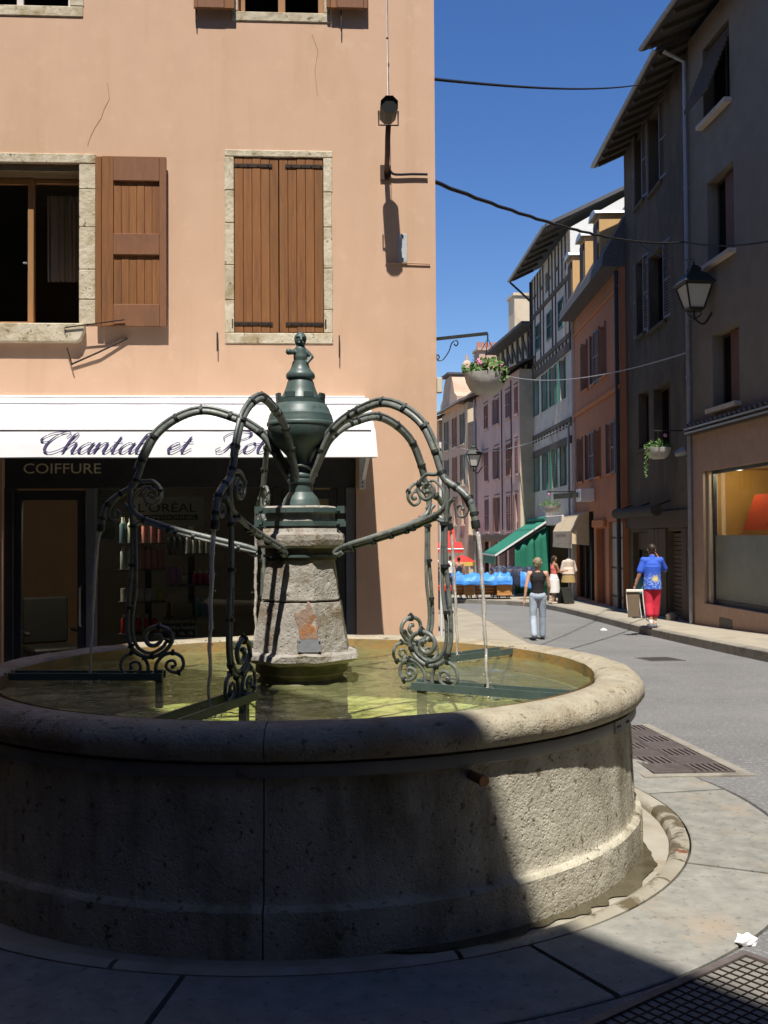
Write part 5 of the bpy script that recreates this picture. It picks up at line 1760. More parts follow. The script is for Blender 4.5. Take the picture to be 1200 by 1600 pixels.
def reflected_sheet(xa, xb, yy, z0, z1, sk, label):  # coloured sheet standing in for red awnings reflected in the pane
    o = MB()
    o.add([(xa, 0, z0), (xb, 0, z0), (xb + sk, 0, z1), (xa + sk, 0, z1), (xa, 0.02, z0), (xb, 0.02, z0), (xb + sk, 0.02, z1), (xa + sk, 0.02, z1)],
          [(0, 1, 2, 3), (7, 6, 5, 4), (0, 4, 5, 1), (1, 5, 6, 2), (2, 6, 7, 3), (3, 7, 4, 0)])
    q = o.build('reflection_sheet', ORB, loc=H1.W(0, yy, 0))
    q.rotation_euler = H1.e.rotation_euler
    return tag(q, label, 'banner')
reflected_sheet(sh0 + 0.25, sh0 + 1.35, 0.75, zA - 0.05, zA + 0.72, 0.6, 'wide orange red sheet standing in for an awning reflection above the frosted film')
reflected_sheet(sh0 + 1.3, sh0 + 2.1, 0.95, zA + 0.25, zA + 0.56, 0.4, 'narrow orange red reflection sheet behind the wide one inside the shop window')
reflected_sheet(sh0 + 0.2, sh0 + 0.9, 0.6, zA - 0.42, zA - 0.14, 0.1, 'low orange red reflection sheet behind the top of the frosted film')
TIN0 = MATS['lamp_ring_white']
for k in range(3):
    ceiling_lamp(H1.W(sh0 + 0.9 + 1.5 * k, 0.42, zst + 0.015), 0.07, 22, ('small lit ceiling lamp inside the big shop window beside the pale jamb', 'lit ceiling lamp in the middle of the big shop window', 'lit ceiling lamp deeper inside the grey shop')[k])
# vent in the base
MB().box(H1.X(1126), H1.X(1146), -0.06, -0.045, zat(H1, 1136, 985), zat(H1, 1136, 966)).build('vent_grille', pm('grey_vent', (0.12, 0.115, 0.1), rough=0.7), H1.e)

# ---- dark sooty house
g2 = gz(27) + 0.15
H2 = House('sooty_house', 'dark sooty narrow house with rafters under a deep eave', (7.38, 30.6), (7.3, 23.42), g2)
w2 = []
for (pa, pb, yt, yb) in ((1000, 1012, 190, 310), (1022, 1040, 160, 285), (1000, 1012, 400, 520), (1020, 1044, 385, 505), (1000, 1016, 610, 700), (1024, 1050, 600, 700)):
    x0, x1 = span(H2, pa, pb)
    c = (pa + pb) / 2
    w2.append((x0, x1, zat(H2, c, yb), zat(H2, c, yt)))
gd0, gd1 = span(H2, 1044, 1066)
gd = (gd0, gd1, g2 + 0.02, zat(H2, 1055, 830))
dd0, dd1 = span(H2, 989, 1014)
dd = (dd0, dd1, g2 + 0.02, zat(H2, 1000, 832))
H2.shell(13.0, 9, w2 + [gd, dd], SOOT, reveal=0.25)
roof(H2, 12.85, 0.85, 9, 2.4, SLATE, rafters=0.6, gable=SOOT, x0=-0.3)
for i, (x0, x1, z0, z1) in enumerate(w2):
    window(H2.e, x0, x1, z0, z1, 0.2, DWOOD, 0.06, 1)
    if i < 4:
        hw = (x1 - x0) / 2
        louvre(H2.e, x0 - hw, z0, hw, z1 - z0, GREYSH, y=-0.04, rot=-0.12, hinge=1)
        louvre(H2.e, x1, z0, hw, z1 - z0, GREYSH, y=-0.04, rot=0.12)
    MB().box(x0 - 0.1, x1 + 0.1, -0.08, 0.1, z0 - 0.09, z0 - 0.004).build('window_sill', SOOT, H2.e)
# rolling shutter: ribs
x0, x1, z0, z1 = gd
n = int((z1 - z0) / 0.11)
for k in range(n):
    MB().box(x0 + 0.01, x1 - 0.01, 0.12, 0.15 , z0 + k * 0.11 + 0.004, z0 + (k + 1) * 0.11 - 0.008).build('shutter_rib', DWOOD if k % 7 else SOOT, H2.e, bevel=0.008)
x0, x1, z0, z1 = dd
m = MB()
m.box(x0 + 0.01, x0 + 0.12, 0.14, 0.2, z0, z1 - 0.01)
m.box(x1 - 0.12, x1 - 0.01, 0.14, 0.2, z0, z1 - 0.01)
m.box(x0 + 0.12, x1 - 0.12, 0.14, 0.2, z0, z0 + 0.8)
m.box(x0 + 0.12, x1 - 0.12, 0.14, 0.2, z1 - 0.5, z1 - 0.01)
d = m.build('door', DWOOD, H2.e)
MB().quad((x0 + 0.12, 0.17, z0 + 0.8), (x1 - 0.12, 0.17, z0 + 0.8), (x1 - 0.12, 0.17, z1 - 0.5), (x0 + 0.12, 0.17, z1 - 0.5)).build('door_pane', GLASS, d)
MB().box(x0 + 0.25, x1 - 0.25, 0.21, 0.215, z0 + 1.3, z0 + 1.75).build('door_notice', pm('paper', (0.6, 0.6, 0.55)), d)
# upright boards of the old shop front, and the rolled blind above
for k in range(9):
    xa = gd1 + 0.1 + k * 0.001
boards = [(dd1 + 0.05 + k * (gd0 - dd1 - 0.1) / 5, dd1 + 0.05 + (k + 1) * (gd0 - dd1 - 0.1) / 5 - 0.02) for k in range(5)] + [(gd1 + 0.06 + k * 0.22, gd1 + 0.26 + k * 0.22) for k in range(int((H2.L - gd1 - 0.2) / 0.22))]
for a, b in boards:
    MB().box(a, b, -0.04 - rnd.uniform(0, 0.015), -0.002, g2, dd[3] + 0.1).build('front_board', DWOOD, H2.e, bevel=0.006)
MB().box(0.05, H2.L - 0.05, -0.07, -0.002, dd[3] + 0.12, dd[3] + 0.55).build('fascia_board', DWOOD, H2.e, bevel=0.01)
zr = zat(H2, 990, 800, -0.5)
rb = tag(empty('rolled_awning', H2.W(0, 0, 0), H2.e.rotation_euler[2]), 'rolled up dark awning on the sooty house front', 'awning')
MB().tube([(0.35, -0.42, zr), (5.0, -0.42, zr)], 0.15, 14).build('rolled_cloth', pm('dark_cloth', (0.05, 0.045, 0.04), (0.075, 0.065, 0.055), 6, 0.9, 0.5, 20, bdist=0.01), rb)
for x in (0.6, 2.6, 4.7):
    MB().bar((x, -0.42, zr + 0.1), (x, 0.0, zr + 0.25), 0.04, 0.04).build('support_arm', IRON, rb)
# stone block at the foot of the pipe
a = H2.W(H2.X(1066), -0.28, g2 - 0.02)
kb = octa([(0.14, 0), (0.14, 0.2), (0.1, 0.27), (0.04, 0.29)], 0.02, 4.0)
tag(kb.build('corner_stone', GREYP, loc=a), 'rough worn corner stone at the foot of the zinc downpipe', 'stone')
# floodlight on the house seam, flower bowl with its arm
bw = H2.W(H2.X(1030, -0.75), -0.75, zat(H2, 1028, 700, -0.75))
planter(bw, 0.31, 0.27, 'pale flower bowl with trailing ivy hung on the sooty house', 150, [(0.12, -0.2, 0.28, 0.04)], [(R(190), 0.75, 40), (R(215), 0.3, 16)], seed=5)
ar = tag(empty('planter_arm', H2.W(H2.X(1030, -0.75), 0, zat(H2, 1030, 672, -0.75)), H2.e.rotation_euler[2]), 'thin iron arm holding the ivy bowl on the sooty house', 'bracket')
MB().bar((0, -0.002, 0), (0, -0.85, 0), 0.025, 0.03).build('arm_bar', BLK, ar)
MB().tube([(0, -0.75, 0), (0, -0.75, bw.z - zat(H2, 1030, 672, -0.75) - 0.02)], 0.006, 6).build('hanger', BLK, ar)
sl = tag(empty('spot_lamp', H2.W(H2.X(1066, -0.2), -0.2, zat(H2, 1066, 706, -0.2)), 0.4), 'small grey spot lamp on the wall under the zinc downpipe bracket', 'spot lamp')
MB().lathe([(0.001, -0.16), (0.06, -0.16), (0.1, 0.0), (0.11, 0.1), (0.09, 0.1), (0.001, 0.06)], 16).build('lamp_head', ZINC, sl).rotation_euler = (R(70), 0, R(50))
MB().bar((0, 0, 0), (0.05, 0.22, 0.05), 0.03, 0.03).build('lamp_bracket', BLK, sl)

# ---- orange house with dormers
g3 = gz(34) + 0.15
H3 = House('orange_house', 'orange plastered house with grey louvred shutters and attic dormers', (7.3, 38.5), (7.22, 30.62), g3)
ops = []
rowA = [(914, 921), (926, 932), (941, 950)]
rowB = [(906, 912), (917, 924), (932, 940), (950, 958)]
def rowops(h, row, ref, yt, yb):
    z0, z1 = zat(h, ref, yb), zat(h, ref, yt)
    return [(*span(h, a, b), z0, z1) for a, b in row]
A3 = rowops(H3, rowA, 917, 533, 607)
B3 = rowops(H3, rowB, 909, 685, 752)
dr0, dr1 = span(H3, 951, 974)
dr = (dr0, dr1, g3 + 0.02, zat(H3, 960, 815))
dw0, dw1 = span(H3, 932, 946)
dw = (dw0, dw1, g3 + 0.02, zat(H3, 938, 826))
sf0, sf1 = span(H3, 901, 928)
sf = (sf0, sf1, g3 + 0.02, zat(H3, 915, 800))
ZE3 = 9.85
H3.shell(ZE3, 9, A3 + B3 + [dr, dw, sf], ORANGE, reveal=0.25)
for o in A3 + B3:
    x0, x1, z0, z1 = o
    window(H3.e, x0, x1, z0, z1, 0.18, WHITEP if o in A3 else RUSTSH, 0.05, 1)
    MB().box(x0 - 0.1, x1 + 0.1, -0.06, 0.05, z0 - 0.08, z0 - 0.003).build('window_sill', ORTRIM, H3.e)
for row in (A3, B3):
    for k, (x0, x1, z0, z1) in enumerate(row):
        wd = 0.5
        louvre(H3.e, x0 - wd, z0 - 0.05, wd, z1 - z0 + 0.1, GREYSH, y=-0.05, rot=-0.1 - 1.2 * (k % 2), hinge=1)
        louvre(H3.e, x1, z0 - 0.05, wd, z1 - z0 + 0.1, GREYSH, y=-0.05, rot=0.08 + 1.15 * ((k + 1) % 2))
zc = zat(H3, 940, 623)
MB().box(0.0, H3.L, -0.07, -0.001, zc - 0.07, zc + 0.07).build('string_course', ORTRIM, H3.e, bevel=0.015)
MB().box(0.0, H3.L, -0.05, -0.001, ZE3 - 0.75, ZE3 - 0.66).build('string_course', ORTRIM, H3.e, bevel=0.012)
# soffit and slate fascia
MB().box(-0.05, H3.L + 0.02, -0.5, -0.001, ZE3 - 0.1, ZE3 - 0.01).build('soffit', ORTRIM, H3.e)
m = MB()
m.add([(-0.06, -0.56, ZE3 - 0.12), (H3.L + 0.03, -0.56, ZE3 - 0.12), (H3.L + 0.03, -0.5, ZE3 + 0.26), (-0.06, -0.5, ZE3 + 0.26), (-0.06, 1.0, ZE3 + 2.9), (H3.L + 0.03, 1.0, ZE3 + 2.9), (-0.06, 8.9, ZE3 + 2.9), (H3.L + 0.03, 8.9, ZE3 + 2.9), (-0.06, 8.9, ZE3 - 0.1), (H3.L + 0.03, 8.9, ZE3 - 0.1),
       (-0.06, -0.5, ZE3 - 0.12), (H3.L + 0.03, -0.5, ZE3 - 0.12)],
      [(0, 1, 2, 3), (3, 2, 5, 4), (4, 5, 7, 6), (6, 7, 9, 8), (0, 3, 4, 6, 8, 10), (1, 11, 9, 7, 5, 2), (0, 10, 11, 1), (10, 8, 9, 11)])
m.build('mansard_roof', SLATE, H3.e)
TANDORM = pm('tan_dormer_boards', (0.55, 0.33, 0.13), (0.62, 0.4, 0.18), 6, 0.8, stretch=(4, 4, 0.5))
TIN = pm('white_tin', (0.75, 0.75, 0.72), rough=0.4)
for x in (0.9, 3.3, 5.7):
    dm = empty('dormer', (x, -0.35, ZE3 + 0.15), parent=H3.e)
    m = MB()
    m.add([(0, 0, 0), (0.95, 0, 0), (0.95, 0, 1.75), (0, 0, 1.75), (0, 1.5, 1.75), (0.95, 1.5, 1.75), (0, 1.5, 0), (0.95, 1.5, 0)], [(2, 5, 7, 1), (0, 6, 4, 3), (3, 4, 5, 2), (0, 3, 2, 1)])
    m.build('dormer_cheek', TANDORM, dm)
    MB().box(0.14, 0.81, -0.04, -0.004, 0.3, 1.55).build('dormer_window', DWOOD, dm)
    m = MB()
    for k in range(6):
        a0, a1 = math.pi * k / 6, math.pi * (k + 1) / 6
        pts = [(0.475 + 0.56 * math.cos(a), 1.75 + 0.2 * math.sin(a)) for a in (a0, a1)]
        m.add([(pts[0][0], -0.15, pts[0][1]), (pts[1][0], -0.15, pts[1][1]), (pts[1][0], 1.6, pts[1][1]), (pts[0][0], 1.6, pts[0][1]),
               (pts[0][0], -0.15, pts[0][1] - 0.05), (pts[1][0], -0.15, pts[1][1] - 0.05)], [(0, 1, 2, 3), (0, 4, 5, 1)])
    m.add([(0.475 + 0.56 * math.cos(math.pi * k / 6), -0.148, 1.75 + 0.2 * math.sin(math.pi * k / 6)) for k in range(7)], [tuple(range(7))])
    m.build('dormer_roof', TIN, dm)
# chimney stack
m = MB()
m.box(5.4, 6.9, 2.0, 2.9, ZE3 + 2.0, ZE3 + 4.6)
m.box(5.3, 7.0, 1.9, 3.0, ZE3 + 4.6, ZE3 + 4.75)
ch = m.build('chimney', CREAM2, H3.e)
for zz in (3.2, 3.7, 4.3):
    MB().tube([(5.4, 2.0, ZE3 + zz), (4.7, 1.7, ZE3 + zz + 0.1)], 0.02, 6).build('aerial_rod', WIRE, ch)
# doors and dark shop front
x0, x1, z0, z1 = dr
d = empty('door', (x0, 0.1, z0), parent=H3.e)
for k in range(5):
    MB().box(0.02 + k * (x1 - x0 - 0.04) / 5, (k + 1) * (x1 - x0 - 0.04) / 5 + 0.008, 0, 0.04, 0, z1 - z0 - 0.01).build('plank', GREYDOOR, d, bevel=0.005)
for zz in (0.35, 1.25, 2.2):
    MB().box(0.03, x1 - x0 - 0.3, -0.015, -0.002, zz, zz + 0.06).build('strap_hinge', IRON, d)
x0, x1, z0, z1 = dw
m = MB()
m.box(x0 + 0.01, x1 - 0.01, 0.2, 0.25, z0, z1 - 0.01)
m.build('door', REDW, H3.e)
MB().box(dw[0] - 0.25, dw[1] + 0.2, -0.12, -0.002, dw[3] + 0.05, dw[3] + 0.3).build('door_hood', ORTRIM, H3.e, bevel=0.03)
x0, x1, z0, z1 = sf
m = MB()
for q in (0.0, 0.34, 0.67, 0.97):
    c = x0 + (x1 - x0) * q
    m.box(c, c + 0.08, 0.1, 0.2, z0, z1 - 0.01)
m.box(x0 + 0.01, x1 - 0.01, 0.12, 0.2, z1 - 0.3, z1 - 0.02)
shf = m.build('shop_front', DARKFR, H3.e)
MB().quad((x0, 0.16, z0), (x1, 0.16, z0), (x1, 0.16, z1 - 0.3), (x0, 0.16, z1 - 0.3)).build('pane', GLASS, shf)
MB().box(H3.L - 0.2, H3.L - 0.05, -0.15, -0.03, g3, ZE3 - 0.2).build('downpipe', DPIPE, H3.e, bevel=0.03)
# boxed lamp above the shop
lb = tag(empty('shop_floodlight', H3.W(sf1 - 0.2, 0, zat(H3, 912, 772, -0.5)), H3.e.rotation_euler[2]), 'white boxed floodlight with dark hood over the shop below the orange house', 'floodlight')
MB().box(-0.4, 0.45, -0.5, -0.005, -0.22, 0.22).build('lamp_box', TIN, lb, bevel=0.02)
MB().bar((-0.1, -0.5, 0.02), (-0.3, -1.3, -0.03), 0.26, 0.18).build('hood', BLK, lb)

# ---- tall half-timbered house
g4 = gz(42) + 0.15
H4 = House('half_timbered_house', 'tall half timbered house with green shutters and a white gable side', (6.9, 46.5), (7.2, 38.52), g4)
ZE4 = 13.35
rowT = [(841, 847), (858, 865), (876, 884)]
rowC = [(838, 844), (850, 857), (864, 871), (878, 886)]
T4 = []
for (a, b), yt, yb in zip(rowT, (503, 485, 466), (545, 530, 513)):
    T4.append((*span(H4, a, b), zat(H4, 844, 545), zat(H4, 844, 503)))
C4 = [(*span(H4, a, b), zat(H4, 841, 648), zat(H4, 841, 592)) for a, b in rowC]
D4 = [(*span(H4, a, b), zat(H4, 841, 768), zat(H4, 841, 712)) for a, b in rowC]
at4 = (*span(H4, 856, 861), zat(H4, 858, 452), zat(H4, 858, 420))
gf4 = (*span(H4, 838, 890), g4 + 0.02, zat(H4, 860, 822))
H4.shell(ZE4, 9, T4 + C4 + D4 + [at4, gf4], CREAMP, reveal=0.2, side=WHITEP)
roof(H4, ZE4, 0.95, 9, 2.6, SLATE, rafters=1.1, x0=-0.5, x1=H4.L + 0.12)
g = MB()
g.add([(H4.L - 0.01, 0.0, ZE4), (H4.L - 0.01, 9, ZE4), (H4.L - 0.01, 4.5, ZE4 + 2.55)], [(0, 1, 2)])
g.build('gable_wall', WHITEP, H4.e)
for o in T4 + C4 + D4 + [at4]:
    window(H4.e, *o, y=0.14, mat=DWOOD, fr=0.05, mull=1)
for o in T4:
    louvre(H4.e, o[0] + 0.01, o[2], o[1] - o[0] - 0.02, o[3] - o[2], TEALSH, y=-0.02)
for row in (C4, D4):
    for k, (x0, x1, z0, z1) in enumerate(row):
        wd = 0.48
        louvre(H4.e, x0 - wd - 0.02, z0, wd, z1 - z0, GREENSH, y=-0.05, rot=-0.1 - 0.9 * (k % 2), hinge=1)
        louvre(H4.e, x1 + 0.02, z0, wd, z1 - z0, GREENSH, y=-0.05, rot=0.15 + (1.25 if k in (0, 3) else 0.2))
# timbers
zl1, zl2, zl3, zl4 = zat(H4, 841, 500), zat(H4, 841, 578), zat(H4, 841, 690), zat(H4, 841, 705)
def timber(x0, z0, x1, z1, w_=0.12):
    MB().bar((x0, -0.02, z0), (x1, -0.02, z1), 0.05, w_, up=(1, 0, 0) if abs(x1 - x0) < abs(z1 - z0) else (0, 0, 1)).build('timber', TIMBER, H4.e)
def vtim(x, z0, z1, w_=0.08):
    MB().box(x - w_ / 2, x + w_ / 2, -0.045, -0.001, z0, z1).build('timber', TIMBER, H4.e)
def htim(z, x0=0.02, x1=None, t=0.16, mat=TIMBER):
    MB().box(x0, H4.L - 0.02 if x1 is None else x1, -0.06, -0.001, z - t / 2, z + t / 2).build('timber', mat, H4.e)
htim(zl1 + 0.35, t=0.18, mat=DWOOD)
htim(zl2 + 0.3, t=0.18)
htim(zl2 - 0.15, t=0.3)
htim(zl3 + 0.25, t=0.16)
htim(zl4 - 0.1, t=0.28)
for k in range(13):
    x = 0.15 + k * (H4.L - 0.3) / 12
    if not any(o[0] - 0.1 < x < o[1] + 0.1 for o in T4):
        vtim(x, zl2 + 0.4, zl1 + 0.25)
    if not (at4[0] - 0.1 < x < at4[1] + 0.1):
        vtim(x, zl1 + 0.45, ZE4 - 0.05, 0.07)
    vtim(x, zl2 + 0.01, zl2 + 0.2, 0.2)
    vtim(x, zl3 - 0.01, zl3 + 0.16, 0.2)
for k in range(5):
    x = 0.5 + k * 1.6
    timber(x, zl1 + 1.2, x + 0.55, zl1 + 1.2, 0.1)
MB().box(-0.06, 0.06, -0.12, -0.01, g4, ZE4 - 0.1).build('downpipe', DPIPE, H4.e, bevel=0.02)
MB().tube(smooth_path([(-0.05, -0.06, ZE4 - 1.0), (-0.35, -0.5, ZE4 - 0.45), (-0.4, -0.95, ZE4 - 0.02)], 5), 0.05, 8).build('downpipe', DPIPE, H4.e)
MB().tube([(H4.L - 0.1, -0.12, g4), (H4.L - 0.1, -0.12, zl3)], 0.05, 8).build('downpipe', ZINC, H4.e)
MB().box(gf4[0], gf4[1], -0.3, -0.002, gf4[3] + 0.02, gf4[3] + 0.4).build('shop_cornice', CREAMP, H4.e, bevel=0.02)
# roof vane
MB().add([(-0.4, -0.9, 0.1), (-0.2, -0.9, 0.1), (-0.3, -0.9, 0.75), (-0.3, -0.8, 0.1)], [(0, 1, 2), (1, 3, 2), (3, 0, 2)]).build('roof_finial', ZINC, H4.e, loc=(5.0, 0.2, ZE4 + 0.15))

# ---- pink house that steps forward, with a timbered loft
g5 = gz(50) + 0.15
H5 = House('pink_house', 'dusty pink house with rows of faded louvred shutters and cream side wall', (5.16, 56.2), (6.25, 46.3), g5)
ZE5 = 9.2
cols5 = [(758, 764), (774, 781), (792, 799), (806, 811)]
def row5(yt, yb, ref=761):
    z0, z1 = zat(H5, ref, yb), zat(H5, ref, yt)
    return [(*span(H5, a, b), z0, z1) for a, b in cols5]
r1, r2, r3 = row5(632, 670), row5(706, 752), row5(780, 831)
gf5 = (*span(H5, 752, 812), g5 + 0.02, zat(H5, 761, 846))
H5.shell(ZE5, 9, r1 + r2 + r3 + [gf5], PINKP, reveal=0.2, side=CREAM2)
roof(H5, ZE5, 0.55, 5, 1.2, SLATE, thick=0.1, x0=-0.15, x1=H5.L + 0.35)
for ri, row in enumerate((r1, r2, r3)):
    for k, (x0, x1, z0, z1) in enumerate(row):
        window(H5.e, x0, x1, z0, z1, 0.14, DWOOD, 0.05, 1)
        hw = (x1 - x0) / 2
        mt = MAROON if (k + ri) % 3 else RUSTSH
        if k == 1 or (ri == 2 and k == 3):
            louvre(H5.e, x0 - hw * 1.0, z0, hw, z1 - z0, mt, y=-0.05, rot=-0.1, hinge=1)
            louvre(H5.e, x1, z0, hw, z1 - z0, MAROON, y=-0.05, rot=0.9)
        else:
            louvre(H5.e, x0 + 0.01, z0, hw - 0.015, z1 - z0, mt, y=-0.01)
            louvre(H5.e, x0 + hw + 0.005, z0, hw - 0.015, z1 - z0, mt, y=-0.01)
        MB().box(x0 - 0.1, x1 + 0.1, -0.07, 0.05, z0 - 0.09, z0 - 0.004).build('window_sill', PINKP, H5.e)
        MB().box(x0 - 0.05, x1 + 0.05, -0.03, 0.0, z1 + 0.12, z1 + 0.17).build('window_hood', TIMBER, H5.e)
for x in (H5.X(786), H5.X(801)):
    MB().tube([(x, -0.03, g5 + 3), (x, -0.03, ZE5 - 0.3)], 0.025, 6).build('wall_cable', WIRE, H5.e)
MB().tube([(0.1, -0.1, g5), (0.1, -0.1, ZE5 - 0.1)], 0.07, 8).build('downpipe', ZINC, H5.e)
MB().box(0.05, H5.L - 0.05, -0.22, -0.002, gf5[3] + 0.02, gf5[3] + 0.35).build('shop_beam', DWOOD, H5.e, bevel=0.01)
# shop openings split by pink piers, goods rails behind
x0, x1, z0, z1 = gf5
for q in (0.22, 0.46, 0.7):
    c = x0 + (x1 - x0) * q
    MB().box(c, c + 0.42, 0.0, 0.3, z0 - 0.2, z1 - 0.005).build('pier', PINKP, H5.e)
MB().box(x0 - 0.1, x1 + 0.1, 1.6, 1.7, z0 - 0.1, z1 + 0.2).build('shop_back_wall', BLACKIN, H5.e)
# loft, set back
zt5 = 11.25
lf = MB()
lf.box(2.2, H5.L - 0.1, 0.8, 6.0, ZE5 + 0.1, zt5)
lf.build('loft_wall', CREAM2, H5.e)
for k in range(8):
    x = 2.3 + k * (H5.L - 2.5) / 7
    MB().box(x - 0.12, x + 0.12, 0.72, 0.81, ZE5 + 0.1, zt5 - 0.05).build('timber', TIMBER, H5.e)
    if k < 7:
        MB().bar((x + 0.1, 0.76, ZE5 + 1.7), (x + 0.9, 0.76, ZE5 + 0.9), 0.05, 0.16).build('timber', TIMBER, H5.e)
m = MB()
m.box(2.0, H5.L + 0.1, 0.1, 6.2, zt5, zt5 + 0.14)
m.build('loft_roof', SLATE, H5.e)
ck = MB()
ck.box(0.2, 1.6, 1.85, 2.95, ZE5 + 0.3, 14.6)
ck.box(0.12, 1.68, 1.77, 3.03, 14.6, 14.75)
ck.build('chimney', CREAM2, H5.e)

# ---- tan house beyond, again a step forward
g6 = gz(60) + 0.1
H6 = House('tan_house', 'tan plastered house with a curved gable beyond the pink house', (3.72, 64), (4.76, 57), g6)
ZE6 = 9.1
rr = []
for yt, yb in ((652, 698), (714, 760), (776, 820)):
    z0, z1 = zat(H6, 712, yb), zat(H6, 712, yt)
    rr += [(0.9, 1.8, z0, z1), (3.2, 4.1, z0, z1), (5.3, 6.2, z0, z1)]
H6.shell(ZE6, 9, rr, TANP, reveal=0.2, side=CREAM2)
roof(H6, ZE6, 0.5, 9, 2.0, SLATE, x1=H6.L + 0.3)
for k, (x0, x1, z0, z1) in enumerate(rr):
    window(H6.e, x0, x1, z0, z1, 0.14, DWOOD, 0.06, 1)
    mt = (TEALSH, RUSTSH, TEALSH)[k % 3] if k < 6 else MAROON
    louvre(H6.e, x0 - 0.46, z0, 0.45, z1 - z0, mt, y=-0.05, rot=-0.4, hinge=1)
    louvre(H6.e, x1 + 0.01, z0, 0.45, z1 - z0, mt, y=-0.05, rot=0.3)
    MB().box(x0 - 0.1, x1 + 0.1, -0.07, 0.05, z0 - 0.09, z0 - 0.004).build('window_sill', CREAM2, H6.e)
# curved gable dormer
gp = [(1.2 + 0.0, ZE6), (1.2, ZE6 + 0.5), (1.9, ZE6 + 0.8), (2.3, ZE6 + 1.5), (2.7, ZE6 + 1.9), (4.4, ZE6 + 1.95), (4.8, ZE6 + 1.5), (5.2, ZE6 + 0.8), (5.9, ZE6 + 0.5), (5.9, ZE6)]
MB().prism(gp, -0.35, 2.6).build('curved_gable', TANP, H6.e)
MB().bar((2.5, 1.0, ZE6 + 2.02), (4.6, 1.0, ZE6 + 2.02), 3.2, 0.12).build('gable_coping', SLATE, H6.e)
MB().lathe(dens([(0.3, ZE6 + 0.8), (0.34, ZE6 + 2.4), (0.3, ZE6 + 3.0), (0.2, ZE6 + 3.2), (0.1, ZE6 + 3.25), (0.09, ZE6 + 3.6), (0.001, ZE6 + 3.6)], 0.2), 18, cx=1.9, cy=1.2).build('chimney', TANP, H6.e)
ck = MB()
ck.box(3.4, 4.6, 1.3, 2.6, ZE6 + 0.6, 12.5)
ck.box(3.3, 4.7, 1.2, 2.7, 12.5, 12.65)
cko = ck.build('chimney', TANP, H6.e)
for k in range(5):
    MB().lathe([(0.11, 12.65), (0.09, 13.1), (0.001, 13.1)], 10, cx=4.0, cy=1.4 + 0.26 * k).build('chimney_pot', TERRA, cko)

# ---- teal-shuttered house at the bend and the slate-roofed house that closes the street
H7 = House('bend_house', 'narrow brown house with pale teal shutters at the street bend', (2.2, 72), (3.55, 64.3), gz(68))
rr = []
for z0 in (0.9, 3.6, 6.2):
    rr += [(1.2, 2.1, z0, z0 + 1.6), (3.6, 4.5, z0, z0 + 1.6), (5.8, 6.7, z0, z0 + 1.6)]
H7.shell(8.9, 8, rr, TANP, reveal=0.2)
roof(H7, 8.85, 0.5, 8, 2.0, ROOFT, x1=H7.L + 0.2)
TEAL2 = pm('pale_teal_paint', (0.25, 0.33, 0.31), (0.3, 0.38, 0.36), 4, 0.6)
for (x0, x1, z0, z1) in rr:
    window(H7.e, x0, x1, z0, z1, 0.14, DWOOD, 0.06, 1)
    louvre(H7.e, x0 - 0.46, z0, 0.45, z1 - z0, TEAL2, y=-0.05, rot=-0.9, hinge=1)
    louvre(H7.e, x1 + 0.01, z0, 0.45, z1 - z0, TEAL2, y=-0.05, rot=0.9)
H8 = House('closing_house', 'stone house with a steep grey roof closing the far end of the street', (-6, 81), (6, 80), gz(75))
H8.shell(7.4, 8, [(7.2, 8.2, 1.2, 3.0), (9.6, 10.6, 1.2, 3.0), (7.2, 8.2, 4.4, 6.0), (9.6, 10.6, 4.4, 6.0)], GREYP, reveal=0.2)
for x0 in (7.2, 9.6):
    for z0, z1 in ((1.2, 3.0), (4.4, 6.0)):
        window(H8.e, x0, x0 + 1.0, z0, z1, 0.14, DWOOD, 0.06, 1)
roof(H8, 7.4, 0.5, 8, 4.0, pm('grey_brown_roof', (0.2, 0.165, 0.135), (0.25, 0.21, 0.17), 5, 0.9), x0=-0.4)
MB().box(-0.2, H8.L, -0.4, -0.02, 8.6, 9.0).build('white_ledge', TIN, H8.e)
# ------------------------------------------------------------------ house behind the photographer, whose eave throws the shade on the square
H9 = House('opposite_house', 'tall plain house across the square whose eave shades the fountain', (4.755, -8.957), (-6.175, 5.353), 0.0)
ops9 = [(1.5 + 2.6 * k, 2.6 + 2.6 * k, z0, z0 + 1.7) for k in range(6) for z0 in (4.4, 7.6, 10.5)]
H9.shell(12.95, 9, ops9, SOOT, reveal=0.22)
for o in ops9:
    window(H9.e, *o, y=0.16, mat=DWOOD, fr=0.06, mull=1)
roof(H9, 12.9, 0.5, 9, 2.6, ROOFT, rafters=0.9, gable=GREYP)

# unseen houses added round the square and street to cut the sky fill
def plain_house(name, label, A_, B_, base, hgt, mat, dep=8, rows=(3.9, 7.0, 10.0)):
    h = House(name, label, A_, B_, base)
    n = max(1, int(h.L / 2.8))
    st = h.L / n
    ops = [(st * (k + 0.5) - 0.5, st * (k + 0.5) + 0.5, base + z, base + z + 1.6) for k in range(n) for z in rows if z + 2 < hgt]
    ops += [(st * (k + 0.5) - 0.6, st * (k + 0.5) + 0.6, base + 0.05, base + 2.4) for k in range(0, n, 2)]
    h.shell(base + hgt, dep, ops, mat, reveal=0.22)
    for o in ops:
        window(h.e, *o, y=0.16, mat=DWOOD, fr=0.06, mull=1)
    roof(h, base + hgt - 0.05, 0.5, dep, 2.2, ROOFT, gable=mat, gut=False)
    return h
plain_house('brown_house', 'unseen brown plastered house added to the row beside the big shop', (8.02, 12.38), (8.7, -9.5), 0.1, 12.5, SOOT)
plain_house('grey_back_house', 'unseen grey house added to close the square behind the photographer', (13.5, -12.9), (4.9, -12.7), 0.0, 12.5, SOOT)
